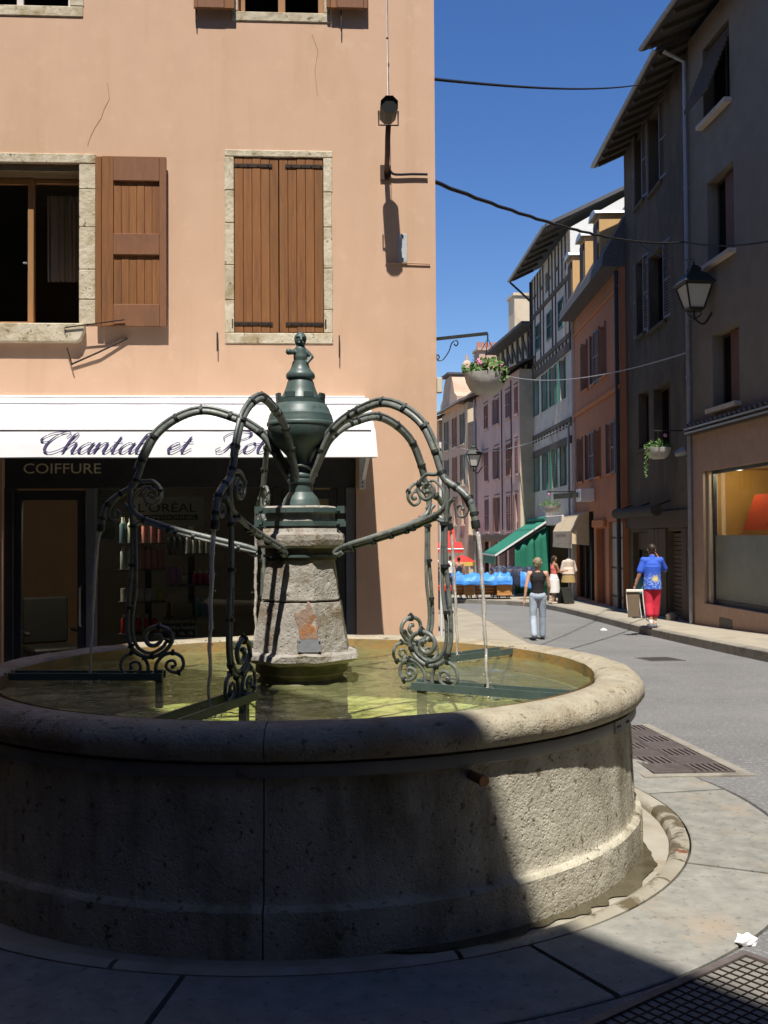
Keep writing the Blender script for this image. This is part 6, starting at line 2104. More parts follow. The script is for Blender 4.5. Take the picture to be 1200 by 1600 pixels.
plain_house('tan_side_house', 'unseen tan house added to close the side street beyond the salon', (-14, -6), (-13.6, 16), 0.0, 12.0, TANP)
plain_house('cream_house', 'unseen cream house added next to the peach salon house', (-13.5, pA.y - 0.37), (pA.x - 0.03, pA.y - 0.003), 0.0, 11.5, CREAM2)
plain_house('ochre_house', 'unseen ochre house added behind the peach corner on the street', (0.5, 17.75), (-0.3, 37), gz(27), 12.5, TANP)

# ------------------------------------------------------------------ awnings and stalls down the street
GREENC = pm('green_awning_cloth', (0.018, 0.16, 0.1), (0.025, 0.19, 0.12), 3, 0.75, 0.1, 20)
BEIGEC = pm('beige_awning_cloth', (0.6, 0.47, 0.3), (0.66, 0.53, 0.35), 4, 0.8, 0.2, 20)
ga = tag(empty('green_awning', H4.W(0, 0, 0), H4.e.rotation_euler[2]), 'wide green fabric awning sloping out from the half timbered house', 'awning')
xn, xf = H4.X(864), -0.25
zt_, zf_ = zat(H4, 862, 813), zat(H4, 777, 868, -2.3)
yb, yo = -0.28, -2.45
m = MB()
vs, fs = [], []
for i in range(13):
    x = xf + (xn - xf) * i / 12
    for k in range(7):
        t = k / 6
        vs.append((x, yb + (yo - yb) * t, zt_ + (zf_ - zt_) * t - 0.05 * math.sin(math.pi * t)))
for i in range(12):
    for k in range(6):
        o = i * 7 + k
        fs.append((o, o + 7, o + 8, o + 1))
m.add(vs, fs, 0, True)
gc = m.build('cloth', GREENC, ga)
s_ = gc.modifiers.new('t', 'SOLIDIFY'); s_.thickness = 0.01
MB().box(xf, xn, yo - 0.02, yo, zf_ - 0.36, zf_ - 0.03).build('valance', GREENC, ga)
MB().tube([(xf - 0.03, yo, zf_), (xn + 0.03, yo, zf_)], 0.035, 8).build('front_bar', STEEL, ga)
MB().tube([(xf, yb, zt_ + 0.06), (xn, yb, zt_ + 0.06)], 0.1, 10).build('cassette', GREENC, ga)
MB().bar((xn + 0.03, yo, zf_), (xn + 0.03, yb, zt_ - 0.06), 0.05, 0.07).build('side_arm', TIN, ga)
MB().bar((xn - 0.02, yo + 0.15, zf_ + 0.02), (xn - 0.02, yb, zt_ - 0.22), 0.05, 0.08).build('inner_arm', BLK, ga)
m = MB()
vs, fs = [], []
for i in range(15):
    t = i / 14
    y = -0.1 - 1.5 * t
    top = zt_ - 0.15 + (zf_ - zt_) * (y - yb) / (yo - yb) if y < yb else zt_ - 0.15
    for k in range(6):
        vs.append((xn - 0.1 + 0.05 * math.sin(i * 1.9), y, top + (g4 + 0.1 - top) * k / 5))
for i in range(14):
    for k in range(5):
        o = i * 6 + k
        fs.append((o, o + 6, o + 7, o + 1))
m.add(vs, fs, 0, True)
gcu = m.build('side_curtain', GREENC, ga)
s_ = gcu.modifiers.new('t', 'SOLIDIFY'); s_.thickness = 0.01

ba = tag(empty('beige_awning', H3.W(0, 0, 0), H3.e.rotation_euler[2]), 'small beige box awning with faded red lettering over a shop', 'awning')
xa, xb = -1.6, H3.X(921)
zt_, zm_, zl_ = zat(H3, 921, 799), zat(H3, 908, 832, -0.5), zat(H3, 906, 850, -0.5)
yo = -0.62
m = MB()
P_ = [(xa, -0.01, zt_), (xb, -0.01, zt_), (xb, yo * 0.55, zt_ - 0.12), (xa, yo * 0.55, zt_ - 0.12), (xb, yo, zm_ + 0.05), (xa, yo, zm_ + 0.05), (xb, yo, zl_), (xa, yo, zl_), (xb, -0.01, zl_ - 0.05), (xa, -0.01, zl_ - 0.05)]
m.add(P_, [(0, 1, 2, 3), (3, 2, 4, 5), (5, 4, 6, 7), (1, 8, 6, 4, 2), (0, 3, 5, 7, 9)])
bc = m.build('cloth', BEIGEC, ba)
s_ = bc.modifiers.new('t', 'SOLIDIFY'); s_.thickness = 0.012
zq = zm_ - 0.02
FADED = pm('faded_red_print', (0.36, 0.12, 0.08), rough=0.8)
put_text('Lungy Omele', xa + 0.7, xb - 1.2, zl_ + 0.2, zm_ - 0.02, yo - 0.012, FADED, bc)
MB().box(xa, xb, yo - 0.02, yo - 0.008, zl_ - 0.16, zl_ - 0.01).build('valance', BEIGEC, ba)
for xx, y_ in ((xb - 0.02, yo),):
    MB().tube([(xx, -0.02, zl_ - 0.05), (xx, y_, zl_)], 0.015, 6).build('frame_rod', STEEL, ba)
bw3 = H4.W(H4.X(860, -1.0), -1.0, zat(H4, 861, 790, -1.0))
planter(bw3, 0.36, 0.26, 'grey flower bowl with red blooms above the green awning', 150, [(-0.05, -0.1, 0.42, 0.04)], [(R(-20), 0.35, 16)], seed=8)
ar = tag(empty('planter_arm', H4.W(H4.X(860, -1.0), 0, zat(H4, 861, 768, -1.0)), H4.e.rotation_euler[2]), 'thin iron arm holding the bowl above the green awning', 'bracket')
MB().bar((0, -0.002, 0), (0, -1.1, 0), 0.03, 0.04).build('arm_bar', BLK, ar)
MB().tube([(0, -1.0, 0), (0, -1.0, bw3.z - zat(H4, 861, 768, -1.0) - 0.02)], 0.008, 6).build('hanger', BLK, ar)

# red awnings far down
REDC = pm('red_awning_cloth', (0.55, 0.03, 0.025), (0.62, 0.05, 0.035), 4, 0.75)
def wedge_awning(Y, pxa, pxb, pya, pyb, dpth, label, mat=REDC):
    a = at_y(pxa, pya, Y)
    b = at_y(pxb, pyb, Y)
    e = tag(empty('red_awning', (a.x, Y, b.z)), label, 'awning')
    w_, h_ = b.x - a.x, a.z - b.z
    m = MB()
    m.add([(0, dpth, h_), (w_, dpth, h_), (w_, 0, 0.08), (0, 0, 0.08), (0, 0, -0.12), (w_, 0, -0.12), (0, dpth, -0.1), (w_, dpth, -0.1)], [(0, 1, 2, 3), (3, 2, 5, 4), (1, 7, 5, 2), (0, 3, 4, 6)])
    c = m.build('cloth', mat, e)
    s = c.modifiers.new('t', 'SOLIDIFY'); s.thickness = 0.015
    MB().tube([(0, 0, 0.08), (w_, 0, 0.08)], 0.03, 6).build('front_bar', STEEL, e)
    return e
wedge_awning(58, 688, 712, 826, 852, 1.2, 'dark red steep awning far down the street')
wedge_awning(55, 674, 724, 848, 860, 1.5, 'bright red low awning far down the street before the steep one')

def parasol(Y, px, py_top, rpx, label):
    c = at_y(px, py_top, Y)
    r = rpx * Y / FPX
    g = gz(Y) + KH
    e = tag(empty('parasol', (c.x, Y, g)), label, 'parasol')
    H = c.z - g
    m = MB()
    n = 8
    vs = [(0, 0, H)]
    for q, (s, dz) in enumerate(((0.5, 0.12), (1.0, 0.32))):
        for k in range(n):
            vs.append((r * s * math.cos(2 * math.pi * k / n), r * s * math.sin(2 * math.pi * k / n), H - dz))
    for k in range(n):
        vs.append((r * math.cos(2 * math.pi * k / n), r * math.sin(2 * math.pi * k / n), H - 0.5))
    fs = [(0, 1 + k, 1 + (k + 1) % n) for k in range(n)] + [(1 + k, 9 + k, 9 + (k + 1) % n, 1 + (k + 1) % n) for k in range(n)]
    m.add(vs[:17], fs)
    m.build('canopy', REDC, e)
    m = MB()
    m.add(vs[9:25], [(k, k + 8, (k + 1) % n + 8, (k + 1) % n) for k in range(n)])
    m.build('valance', pm('yellow_valance', (0.75, 0.5, 0.12), rough=0.8), e)
    MB().tube([(0, 0, 0), (0, 0, H - 0.02)], 0.02, 8).build('pole', STEEL, e)
    MB().lathe([(0.001, 0), (0.25, 0), (0.25, 0.06), (0.05, 0.1), (0.001, 0.1)], 16).build('foot', GREYP, e)
parasol(47, 722, 867, 21, 'red parasol with yellow edge over the market stall')

# market carts with blue sheets
CARTW = pm('market_cart_wood', (0.42, 0.19, 0.06), (0.5, 0.25, 0.09), 5, 0.6, stretch=(0.6, 3, 3), vary=0.1)
BLUET = pm('blue_tarpaulin', (0.05, 0.24, 0.7), (0.08, 0.3, 0.78), 4, 0.45, 0.4, 9, bdist=0.03)
DKT = pm('navy_sheet', (0.02, 0.025, 0.05), (0.03, 0.035, 0.07), 4, 0.5, 0.5, 8, bdist=0.03)
def cart(px0, px1, Y, label, h=0.62):
    a, b = at_y(px0, 940, Y).x, at_y(px1, 940, Y).x
    g = gz(Y) + KH + 0.012
    e = tag(empty('market_cart', (a, Y, g)), label, 'cart', 'wooden carts of the market')
    wd = b - a
    z = 0.14
    nb = 4
    for k in range(nb):
        z0, z1 = z + (h - z) * k / nb, z + (h - z) * (k + 1) / nb - 0.008
        MB().box(0, wd, 0, 0.025, z0, z1).build('plank', CARTW, e)
        MB().box(0, 0.025, 0.026, 0.9, z0, z1).build('plank', CARTW, e)
        MB().box(wd - 0.025, wd, 0.026, 0.9, z0, z1).build('plank', CARTW, e)
        MB().box(0.026, wd - 0.026, 0.875, 0.9, z0, z1).build('plank', CARTW, e)
    MB().box(0.03, wd - 0.03, 0.03, 0.87, z, z + 0.02).build('bottom_board', CARTW, e)
    for x in (0.1, wd - 0.1):
        for y in (0.1, 0.8):
            q = MB().lathe([(0.02, -0.02), (0.065, -0.02), (0.07, 0.0), (0.065, 0.02), (0.02, 0.02)], 12, closed=True).build('wheel', CLAMP, e, loc=(x, y, 0.071))
            q.rotation_euler = (0, R(90), 0)
    return e
cart(727, 741, 39.0, 'wooden market cart under the blue sheet beside the parasol')
cart(743, 775, 39.6, 'wide wooden market cart between two others under the blue sheet')
cart(777, 800, 38.8, 'wooden market cart at the green awning end of the blue sheet')
cart(709, 725, 39.8, 'dark wooden market cart below the hanging end of the blue sheet')
def tarp(px0, px1, Y, ztop, drop, label, mat, seed, depth=1.2, bump_=0.16, name='tarpaulin'):
    a, b = at_y(px0, 930, Y).x, at_y(px1, 930, Y).x
    g = gz(Y) + KH
    m = MB()
    nx, ny = 46, 18
    vs, fs = [], []
    for i in range(nx + 1):
        x = a + (b - a) * i / nx
        for k in range(ny + 1):
            t = k / ny
            if t < 0.28:
                s = 1 - t / 0.28
                y, z = -0.06, ztop - drop * s * (0.75 + 0.5 * noise.noise(Vector((x * 1.6, seed, 0))))
            else:
                s = (t - 0.28) / 0.72
                y, z = -0.06 + depth * s, ztop + 0.06 * math.sin(math.pi * s)
            w_ = noise.noise(Vector((x * 3.0, y * 2.6 + t * 2, seed))) + 0.7 * noise.noise(Vector((x * 8, y * 7 + t * 3, seed + 3)))
            vs.append((x + 0.02 * w_, Y + y + (0.05 * w_ if t < 0.28 else 0), g + z + (bump_ * w_ + bump_ * 0.9 if t >= 0.28 else 0.02 * w_)))
    for i in range(nx):
        for k in range(ny):
            o = i * (ny + 1) + k
            fs.append((o, o + ny + 1, o + ny + 2, o + 1))
    m.add(vs, fs, 0, True)
    o = m.build(name, mat)
    s = o.modifiers.new('t', 'SOLIDIFY'); s.thickness = 0.008
    return tag(o, label, 'tarpaulin')
tarp(707, 801, 38.75, 0.72, 0.22, 'crumpled bright blue sheet draped over the market carts', BLUET, 1.0, depth=1.3)
tarp(813, 832, 38.5, 0.75, 0.45, 'small blue sheet hanging beside the green curtain', BLUET, 6.0, depth=0.5)
tarp(770, 836, 41.0, 0.95, 0.6, 'dark navy sheet over the stall under the green awning', DKT, 4.0, depth=1.2, bump_=0.16)

# ------------------------------------------------------------------ people
SKIN = pm('skin', (0.5, 0.27, 0.18), (0.55, 0.31, 0.21), 20, 0.55)
SKIN2 = pm('tanned_skin', (0.36, 0.18, 0.11), (0.4, 0.21, 0.13), 20, 0.55)
def hand(m, w, d, side, r=1.0, fwd=Vector((0, 1, 0))):
    """palm with five bent fingers, running on from the wrist along d"""
    d = d.normalized()
    s = d.cross(fwd)
    s = s.normalized() if s.length > 0.1 else Vector((1, 0, 0))
    f = s.cross(d).normalized()
    p = w + d * 0.05
    capsule(m, w, w + d * 0.075, 0.024, 0.03, 10, 0.8)
    for k, ln in enumerate((0.07, 0.08, 0.076, 0.06)):
        b = w + d * 0.085 + f * (0.027 - 0.018 * k)
        mid = b + d * ln * 0.5 + s * side * 0.004
        capsule(m, b, mid, 0.0095, 0.009, 6)
        capsule(m, mid, mid + d * ln * 0.42 - s * side * 0.016, 0.009, 0.0075, 6)
    tb = w + d * 0.03 + f * 0.028
    capsule(m, tb, tb + d * 0.035 + f * 0.022, 0.012, 0.01, 6)
    capsule(m, tb + d * 0.035 + f * 0.022, tb + d * 0.06 + f * 0.022, 0.01, 0.008, 6)

def person(label, loc, rz, h, J, skin, garments, hairm, hair='short', voxel=0.011, sex='f', group=None):
    """J: joints in units of body height; faces +y in its own space"""
    e = tag(empty('person', loc, rz), label, 'person', group)
    V = lambda p: Vector(p) * h
    j = {k: V(v) for k, v in J.items()}
    k = h / 1.7
    m = MB()
    sw = 1.0 if sex == 'f' else 1.15
    ball(m, j['pelvis'], 0.165 * k * (1.0 if sex == 'f' else 0.95), 0.115 * k, 0.14 * k)
    capsule(m, j['pelvis'], j['waist'], 0.125 * k, 0.115 * k, 14, 0.78)
    capsule(m, j['waist'], j['chest'], 0.115 * k, 0.135 * k * sw, 14, 0.78)
    capsule(m, j['shL'] * 0.75 + j['chest'] * 0.25, j['shR'] * 0.75 + j['chest'] * 0.25, 0.072 * k, 0.072 * k, 12)
    ball(m, j['chest'], 0.15 * k * sw, 0.105 * k, 0.16 * k)
    capsule(m, j['neck'] - Vector((0, 0, 0.05 * k)), j['head'], 0.052 * k * sw, 0.048 * k, 12)
    hd = j['head']
    ball(m, hd + Vector((0, 0.005, 0.012)) * k, 0.073 * k, 0.088 * k, 0.108 * k)
    ball(m, hd + Vector((0, 0.035, -0.05)) * k, 0.052 * k, 0.055 * k, 0.06 * k)
    capsule(m, hd + Vector((0, 0.088, 0.012)) * k, hd + Vector((0, 0.103, -0.018)) * k, 0.011 * k, 0.016 * k, 8)
    capsule(m, hd + Vector((-0.02, 0.082, -0.052)) * k, hd + Vector((0.02, 0.082, -0.052)) * k, 0.009 * k, 0.009 * k, 8)
    for s in (-1, 1):
        ball(m, hd + Vector((s * 0.076, 0.0, -0.005)) * k, 0.013 * k, 0.022 * k, 0.032 * k, 8)
        ball(m, hd + Vector((s * 0.03, 0.078, 0.022)) * k, 0.016 * k, 0.012 * k, 0.01 * k, 8)
    for s, t in (('L', -1), ('R', 1)):
        capsule(m, j['sh' + s], j['el' + s], 0.047 * k * sw, 0.038 * k * sw, 12)
        capsule(m, j['el' + s], j['wr' + s], 0.037 * k * sw, 0.025 * k * sw, 12)
        hand(m, j['wr' + s], j['wr' + s] - j['el' + s], -t)
        capsule(m, j['hip' + s], j['kn' + s], 0.085 * k, 0.056 * k, 14)
        mid = j['kn' + s].lerp(j['an' + s], 0.3) + Vector((0, -0.012 * k, 0))
        capsule(m, j['kn' + s], mid, 0.054 * k, 0.055 * k, 12)
        capsule(m, mid, j['an' + s], 0.055 * k, 0.036 * k, 12)
        capsule(m, j['an' + s] + Vector((0, -0.02, -0.02)) * k, j['to' + s], 0.036 * k, 0.026 * k, 10)
    body = remeshed(m, 'body', skin, e, voxel, 3)
    for gname, gm, parts in garments:
        m = MB()
        for p in parts:
            kind_ = p[0]
            if kind_ == 'cap':
                a, b = p[1], p[2]
                capsule(m, j[a] if isinstance(a, str) else V(a), j[b] if isinstance(b, str) else V(b), p[3] * k, p[4] * k, 16, p[5] if len(p) > 5 else 1.0)
            elif kind_ == 'ball':
                c = j[p[1]] if isinstance(p[1], str) else V(p[1])
                ball(m, c + Vector(p[3]) * k if len(p) > 3 else c, p[2][0] * k, p[2][1] * k, p[2][2] * k)
            elif kind_ == 'cone':
                (c0, r0, c1, r1) = p[1:5]
                m.tube([V(c0) if not isinstance(c0, str) else j[c0], V(c1) if not isinstance(c1, str) else j[c1]], [r0 * k, r1 * k], 18, squash=p[5] if len(p) > 5 else 1.0)
        remeshed(m, gname, gm, e, voxel, 3)
    m = MB()
    if hair == 'short':
        ball(m, hd + Vector((0, -0.018, 0.03)) * k, 0.094 * k, 0.1 * k, 0.106 * k)
        ball(m, hd + Vector((0, -0.05, -0.035)) * k, 0.078 * k, 0.056 * k, 0.06 * k)
        for q in range(26):
            d_ = Vector((rnd.gauss(0, 1), rnd.gauss(-0.5, 1), rnd.gauss(0.5, 0.8))).normalized()
            c_ = hd + Vector((0, -0.018, 0.03)) * k
            capsule(m, c_ + d_ * 0.085 * k, c_ + d_ * 0.108 * k + Vector((0, 0, -0.02 * k)), 0.016 * k, 0.009 * k, 6)
        ball(m, hd + Vector((0.03, 0.02, 0.085)) * k, 0.05 * k, 0.05 * k, 0.045 * k)
    elif hair == 'crop':
        ball(m, hd + Vector((0, -0.014, 0.03)) * k, 0.079 * k, 0.087 * k, 0.095 * k)
        ball(m, hd + Vector((0, -0.04, -0.03)) * k, 0.065 * k, 0.048 * k, 0.055 * k)
    elif hair == 'bun':
        ball(m, hd + Vector((0, -0.018, 0.03)) * k, 0.08 * k, 0.09 * k, 0.1 * k)
        ball(m, hd + Vector((0, -0.1, 0.06)) * k, 0.04 * k, 0.04 * k, 0.04 * k)
    elif hair == 'tail':
        ball(m, hd + Vector((0, -0.018, 0.03)) * k, 0.08 * k, 0.09 * k, 0.1 * k)
        capsule(m, hd + Vector((0, -0.09, 0.03)) * k, hd + Vector((0, -0.12, -0.16)) * k, 0.035 * k, 0.02 * k)
    elif hair == 'cap':
        ball(m, hd + Vector((0, -0.01, 0.045)) * k, 0.086 * k, 0.095 * k, 0.085 * k)
        ball(m, hd + Vector((0, 0.09, 0.035)) * k, 0.07 * k, 0.07 * k, 0.012 * k)
    hm = remeshed(m, 'hair' if hair != 'cap' else 'cap', hairm, e, voxel, 2)
    return e

STAND = dict(pelvis=(0, 0, 0.53), waist=(0, 0, 0.61), chest=(0, 0, 0.73), neck=(0, 0, 0.845), head=(0, 0.012, 0.925),
             shL=(-0.105, 0, 0.812), shR=(0.105, 0, 0.812), elL=(-0.135, -0.01, 0.635), elR=(0.135, -0.01, 0.635), wrL=(-0.145, 0.03, 0.49), wrR=(0.145, 0.03, 0.49),
             hipL=(-0.05, 0, 0.505), hipR=(0.05, 0, 0.505), knL=(-0.052, 0.012, 0.285), knR=(0.052, 0.012, 0.285), anL=(-0.052, -0.01, 0.055), anR=(0.052, -0.01, 0.055),
             toL=(-0.06, 0.085, 0.018), toR=(0.06, 0.085, 0.018))
def pose(**kw):
    d = dict(STAND)
    d.update(kw)
    return d

JEANS = pm('pale_blue_jeans', (0.30, 0.36, 0.45), (0.42, 0.48, 0.56), 5, 0.85, 0.4, 40, bdist=0.006, c3=(0.22, 0.28, 0.37), scale3=4, t3=(0.5, 0.7))
BLACKC = pm('black_cotton', (0.015, 0.014, 0.016), (0.022, 0.02, 0.022), 6, 0.85, 0.3, 30)
BLONDE = pm('grey_blond_hair', (0.16, 0.12, 0.07), (0.32, 0.26, 0.17), 30, 0.6, 0.6, 90, stretch=(1, 1, 0.4), bdist=0.01)
DARKH = pm('dark_hair', (0.025, 0.018, 0.014), (0.04, 0.028, 0.02), 40, 0.5, 0.5, 90, stretch=(1, 1, 0.4), bdist=0.008)
SHOE = pm('dark_shoe', (0.03, 0.02, 0.018), rough=0.6)
WHITEC = pm('white_cotton', (0.75, 0.73, 0.7), (0.68, 0.66, 0.63), 6, 0.85, 0.4, 20, bdist=0.01)
CORAL = pm('coral_cotton', (0.7, 0.17, 0.13), (0.75, 0.22, 0.17), 6, 0.85)
CRIMSON = pm('crimson_trouser', (0.55, 0.02, 0.05), (0.62, 0.035, 0.07), 6, 0.8, 0.4, 18, bdist=0.012)

def legs(r0, r1, r2, bot=None):
    out = []
    for s in 'LR':
        out += [('cap', 'hip' + s, 'kn' + s, r0, r1)]
        out += [('cap', 'kn' + s, 'an' + s, r1, r2)]
    return out
# woman walking away down the street
gy = 20.9
pt = at_y(841, 1003, gy)
J = pose(anR=(0.06, 0.07, 0.055), knR=(0.06, 0.035, 0.285), toR=(0.068, 0.16, 0.018), anL=(-0.058, -0.12, 0.075), knL=(-0.06, -0.005, 0.29), toL=(-0.065, -0.04, 0.022),
         elL=(-0.142, -0.045, 0.645), wrL=(-0.162, -0.04, 0.5), elR=(0.138, 0.02, 0.645), wrR=(0.135, 0.09, 0.52), shL=(-0.103, 0, 0.812), shR=(0.103, 0, 0.812))
person('woman with short blond hair in black tank top and pale jeans walking in the road', (pt.x, gy, gz(gy)), R(-3), 1.70, J, SKIN, [
    ('jeans', JEANS, [('ball', 'pelvis', (0.178, 0.128, 0.12)), ('cap', 'pelvis', 'waist', 0.14, 0.122, 0.8)] + [q for s in 'LR' for q in (('cap', 'hip' + s, 'kn' + s, 0.094, 0.068), ('cap', 'kn' + s, 'an' + s, 0.066, 0.066))]),
    ('tank_top', BLACKC, [('cap', 'pelvis', 'waist', 0.14, 0.13, 0.82), ('cap', 'waist', 'chest', 0.128, 0.142, 0.82), ('ball', 'chest', (0.162, 0.124, 0.16), (0, 0, 0.005)), ('cap', (-0.062, 0, 0.785), (0.062, 0, 0.785), 0.082, 0.082), ('cap', (-0.058, 0, 0.8), (-0.05, 0, 0.832), 0.05, 0.03), ('cap', (0.058, 0, 0.8), (0.05, 0, 0.832), 0.05, 0.03),
                          ('cap', (-0.055, -0.045, 0.77), (-0.05, -0.0, 0.838), 0.022, 0.018), ('cap', (0.055, -0.045, 0.77), (0.05, -0.0, 0.838), 0.022, 0.018), ('cap', (-0.05, 0.05, 0.77), (-0.05, 0.0, 0.838), 0.022, 0.018), ('cap', (0.05, 0.05, 0.77), (0.05, 0.0, 0.838), 0.022, 0.018)]),
    ('shoes', SHOE, [('cap', (-0.058, -0.13, 0.035), 'toL', 0.04, 0.032), ('cap', (0.06, 0.055, 0.025), 'toR', 0.04, 0.032)])],
    BLONDE, 'short', 0.010)

# man with the folding chair on the pavement
gy = 22.0
pt = at_y(1020, 982, gy)
SHIRT = pm('blue_print_shirt', (0.03, 0.09, 0.52), (0.04, 0.12, 0.6), 3, 0.75, 0.4, 14, bdist=0.012)
nt_ = SHIRT.node_tree
bs = nt_.nodes['Principled BSDF']
tc = nt_.nodes.new('ShaderNodeTexCoord')
sp = nt_.nodes.new('ShaderNodeSeparateXYZ')
nt_.links.new(tc.outputs['Object'], sp.inputs[0])
n1 = _noise(nt_, tc.outputs['Object'], 16, 4, 0.6, 1.5)
lines = _ramp(nt_, n1, 0.5, 0.56)
lo = _ramp(nt_, sp.outputs['Z'], 1.22, 1.08)
mm = nt_.nodes.new('ShaderNodeMath'); mm.operation = 'MULTIPLY'
nt_.links.new(lines, mm.inputs[0]); nt_.links.new(lo, mm.inputs[1])
m3 = nt_.nodes.new('ShaderNodeMath'); m3.operation = 'MULTIPLY'; m3.inputs[1].default_value = 0.55
nt_.links.new(mm.outputs[0], m3.inputs[0])
base_link = bs.inputs['Base Color'].links[0].from_socket
c1 = _mix(nt_, m3.outputs[0], base_link, (0.45, 0.6, 0.8))
# yellow motif in the small of the back
vm = nt_.nodes.new('ShaderNodeVectorMath'); vm.operation = 'DISTANCE'
nt_.links.new(tc.outputs['Object'], vm.inputs[0]); vm.inputs[1].default_value = (0.04, -0.15, 1.07)
ad_ = nt_.nodes.new('ShaderNodeMath'); ad_.operation = 'MULTIPLY_ADD'
nt_.links.new(n1, ad_.inputs[0]); ad_.inputs[1].default_value = 0.3; nt_.links.new(vm.outputs['Value'], ad_.inputs[2])
c2_ = _mix(nt_, _ramp(nt_, ad_.outputs[0], 0.215, 0.195), c1, (0.75, 0.55, 0.08))
nt_.links.new(c2_, bs.inputs['Base Color'])
J = pose(anR=(0.03, 0.05, 0.055), knR=(0.045, 0.03, 0.285), toR=(0.035, 0.14, 0.018), anL=(-0.03, -0.06, 0.06), knL=(-0.045, 0.0, 0.29), toL=(-0.045, 0.03, 0.02),
         shL=(-0.106, 0, 0.805), shR=(0.106, 0, 0.805), elL=(-0.15, -0.02, 0.64), wrL=(-0.195, 0.0, 0.51), elR=(0.165, 0.06, 0.68), wrR=(0.085, 0.07, 0.83))
gm_z = gz(gy) + KH + 0.014
person('man in blue printed shirt and red trousers holding a phone to his ear', (pt.x, gy, gm_z), R(-4), 1.83, J, SKIN2, [
    ('trousers', CRIMSON, [('ball', 'pelvis', (0.165, 0.125, 0.12)), ('cap', 'pelvis', 'waist', 0.13, 0.125, 0.85)] + [q for s in 'LR' for q in (('cap', 'hip' + s, 'kn' + s, 0.1, 0.088), ('cap', 'kn' + s, {'L': (-0.04, -0.032, 0.165), 'R': (0.038, 0.042, 0.165)}[s], 0.088, 0.082))]),
    ('shirt', SHIRT, [('cone', 'waist', 0.172, (0, 0, 0.455), 0.188, 0.8), ('cone', 'chest', 0.182, 'waist', 0.172, 0.8), ('ball', 'chest', (0.185, 0.135, 0.16)), ('ball', 'shL', (0.07, 0.075, 0.074), (0.01, 0, -0.012)), ('ball', 'shR', (0.07, 0.075, 0.074), (-0.01, 0, -0.012)), ('cap', (-0.075, 0, 0.788), (0.075, 0, 0.788), 0.085, 0.085), ('cap', (-0.1, 0, 0.785), (-0.142, -0.014, 0.675), 0.068, 0.072), ('cap', (0.1, 0, 0.785), (0.15, 0.045, 0.70), 0.068, 0.07),
                       ('cap', (0, 0, 0.79), 'neck', 0.1, 0.06)]),
    ('socks', WHITEC, [('cap', (-0.033, -0.055, 0.09), (-0.03, -0.06, 0.05), 0.042, 0.042), ('cap', (0.032, 0.048, 0.09), (0.03, 0.05, 0.05), 0.042, 0.042)]),
    ('shoes', pm('grey_trainer', (0.28, 0.28, 0.3), (0.06, 0.06, 0.08), 25, 0.6), [('cap', (-0.03, -0.08, 0.03), 'toL', 0.048, 0.04), ('cap', (0.03, 0.035, 0.025), 'toR', 0.048, 0.04)])],
    DARKH, 'crop', 0.010, 'm')
hw = Vector((pt.x, gy, gm_z)) + Matrix.Rotation(R(-4), 3, 'Z') @ (Vector((-0.215, 0.0, 0.455)) * 1.83)
fc = tag(empty('folding_chair', (hw.x, hw.y, hw.z), R(-4)), 'folded white tube garden chair carried by the man in the blue shirt', 'chair')
CHW = pm('white_tube', (0.72, 0.7, 0.62), rough=0.4)
MB().box(-0.17, 0.2, -0.02, 0.02, -0.06, 0.0).build('armrest', CHW, fc, bevel=0.012)
MB().tube(smooth_path([(-0.16, 0.02, -0.03), (-0.14, 0.03, -0.4), (-0.1, 0.03, -0.63)], 4), 0.011, 8).build('leg', CHW, fc)
MB().tube(smooth_path([(0.18, -0.02, -0.04), (0.2, -0.02, -0.3), (0.24, -0.02, -0.6), (0.3, 0.0, -0.68), (0.42, 0.05, -0.68)], 4), 0.013, 8).build('leg', CHW, fc)
MB().tube(smooth_path([(0.1, 0.03, -0.04), (0.13, 0.03, -0.35), (0.16, 0.03, -0.62)], 4), 0.011, 8).build('back_frame', CHW, fc)
MB().box(-0.13, 0.12, 0.01, 0.03, -0.6, -0.06).build('seat_cloth', pm('brown_chair_cloth', (0.16, 0.12, 0.08), rough=0.9), fc, bevel=0.006)
bgp = hw + Vector((0.16, 0.12, 0.1))
bg_ = MB()
bg_.prism([(-0.09, -0.2), (0.09, -0.2), (0.1, 0.1), (0.03, 0.2), (-0.03, 0.2), (-0.1, 0.1)], -0.04, 0.04)
bgo = bg_.build('shopping_bag', pm('teal_bag', (0.05, 0.25, 0.33), (0.08, 0.3, 0.3), 4, 0.7), loc=bgp, bevel=0.01)
tag(bgo, 'small teal bag held between the man in blue and his chair', 'bag')

# woman at the clothes display
gy = 34.6
pt = at_y(866, 946, gy)
J = pose(elL=(-0.12, 0.05, 0.66), wrL=(-0.11, 0.17, 0.64), elR=(0.12, 0.06, 0.66), wrR=(0.1, 0.2, 0.68), anL=(-0.05, 0.05, 0.055), toL=(-0.055, 0.14, 0.018), anR=(0.045, -0.05, 0.055), toR=(0.05, 0.04, 0.018))
person('woman in coral top and white skirt reaching to the clothes display', (pt.x, gy, gz(gy) + KH + 0.014), R(-72), 1.64, J, SKIN2, [
    ('skirt', WHITEC, [('ball', 'pelvis', (0.18, 0.14, 0.11)), ('cone', 'waist', 0.13, (0, 0, 0.48), 0.185), ('cone', (0, 0, 0.5), 0.185, (0, 0, 0.22), 0.22)]),
    ('top', CORAL, [('cap', 'pelvis', 'waist', 0.135, 0.13, 0.82), ('cap', 'waist', 'chest', 0.13, 0.142, 0.82), ('ball', 'chest', (0.155, 0.122, 0.15))]),
    ('sandals', WHITEC, [('cap', (-0.05, 0.04, 0.02), 'toL', 0.036, 0.03), ('cap', (0.045, -0.06, 0.02), 'toR', 0.036, 0.03)])],
    DARKH, 'tail', 0.014)
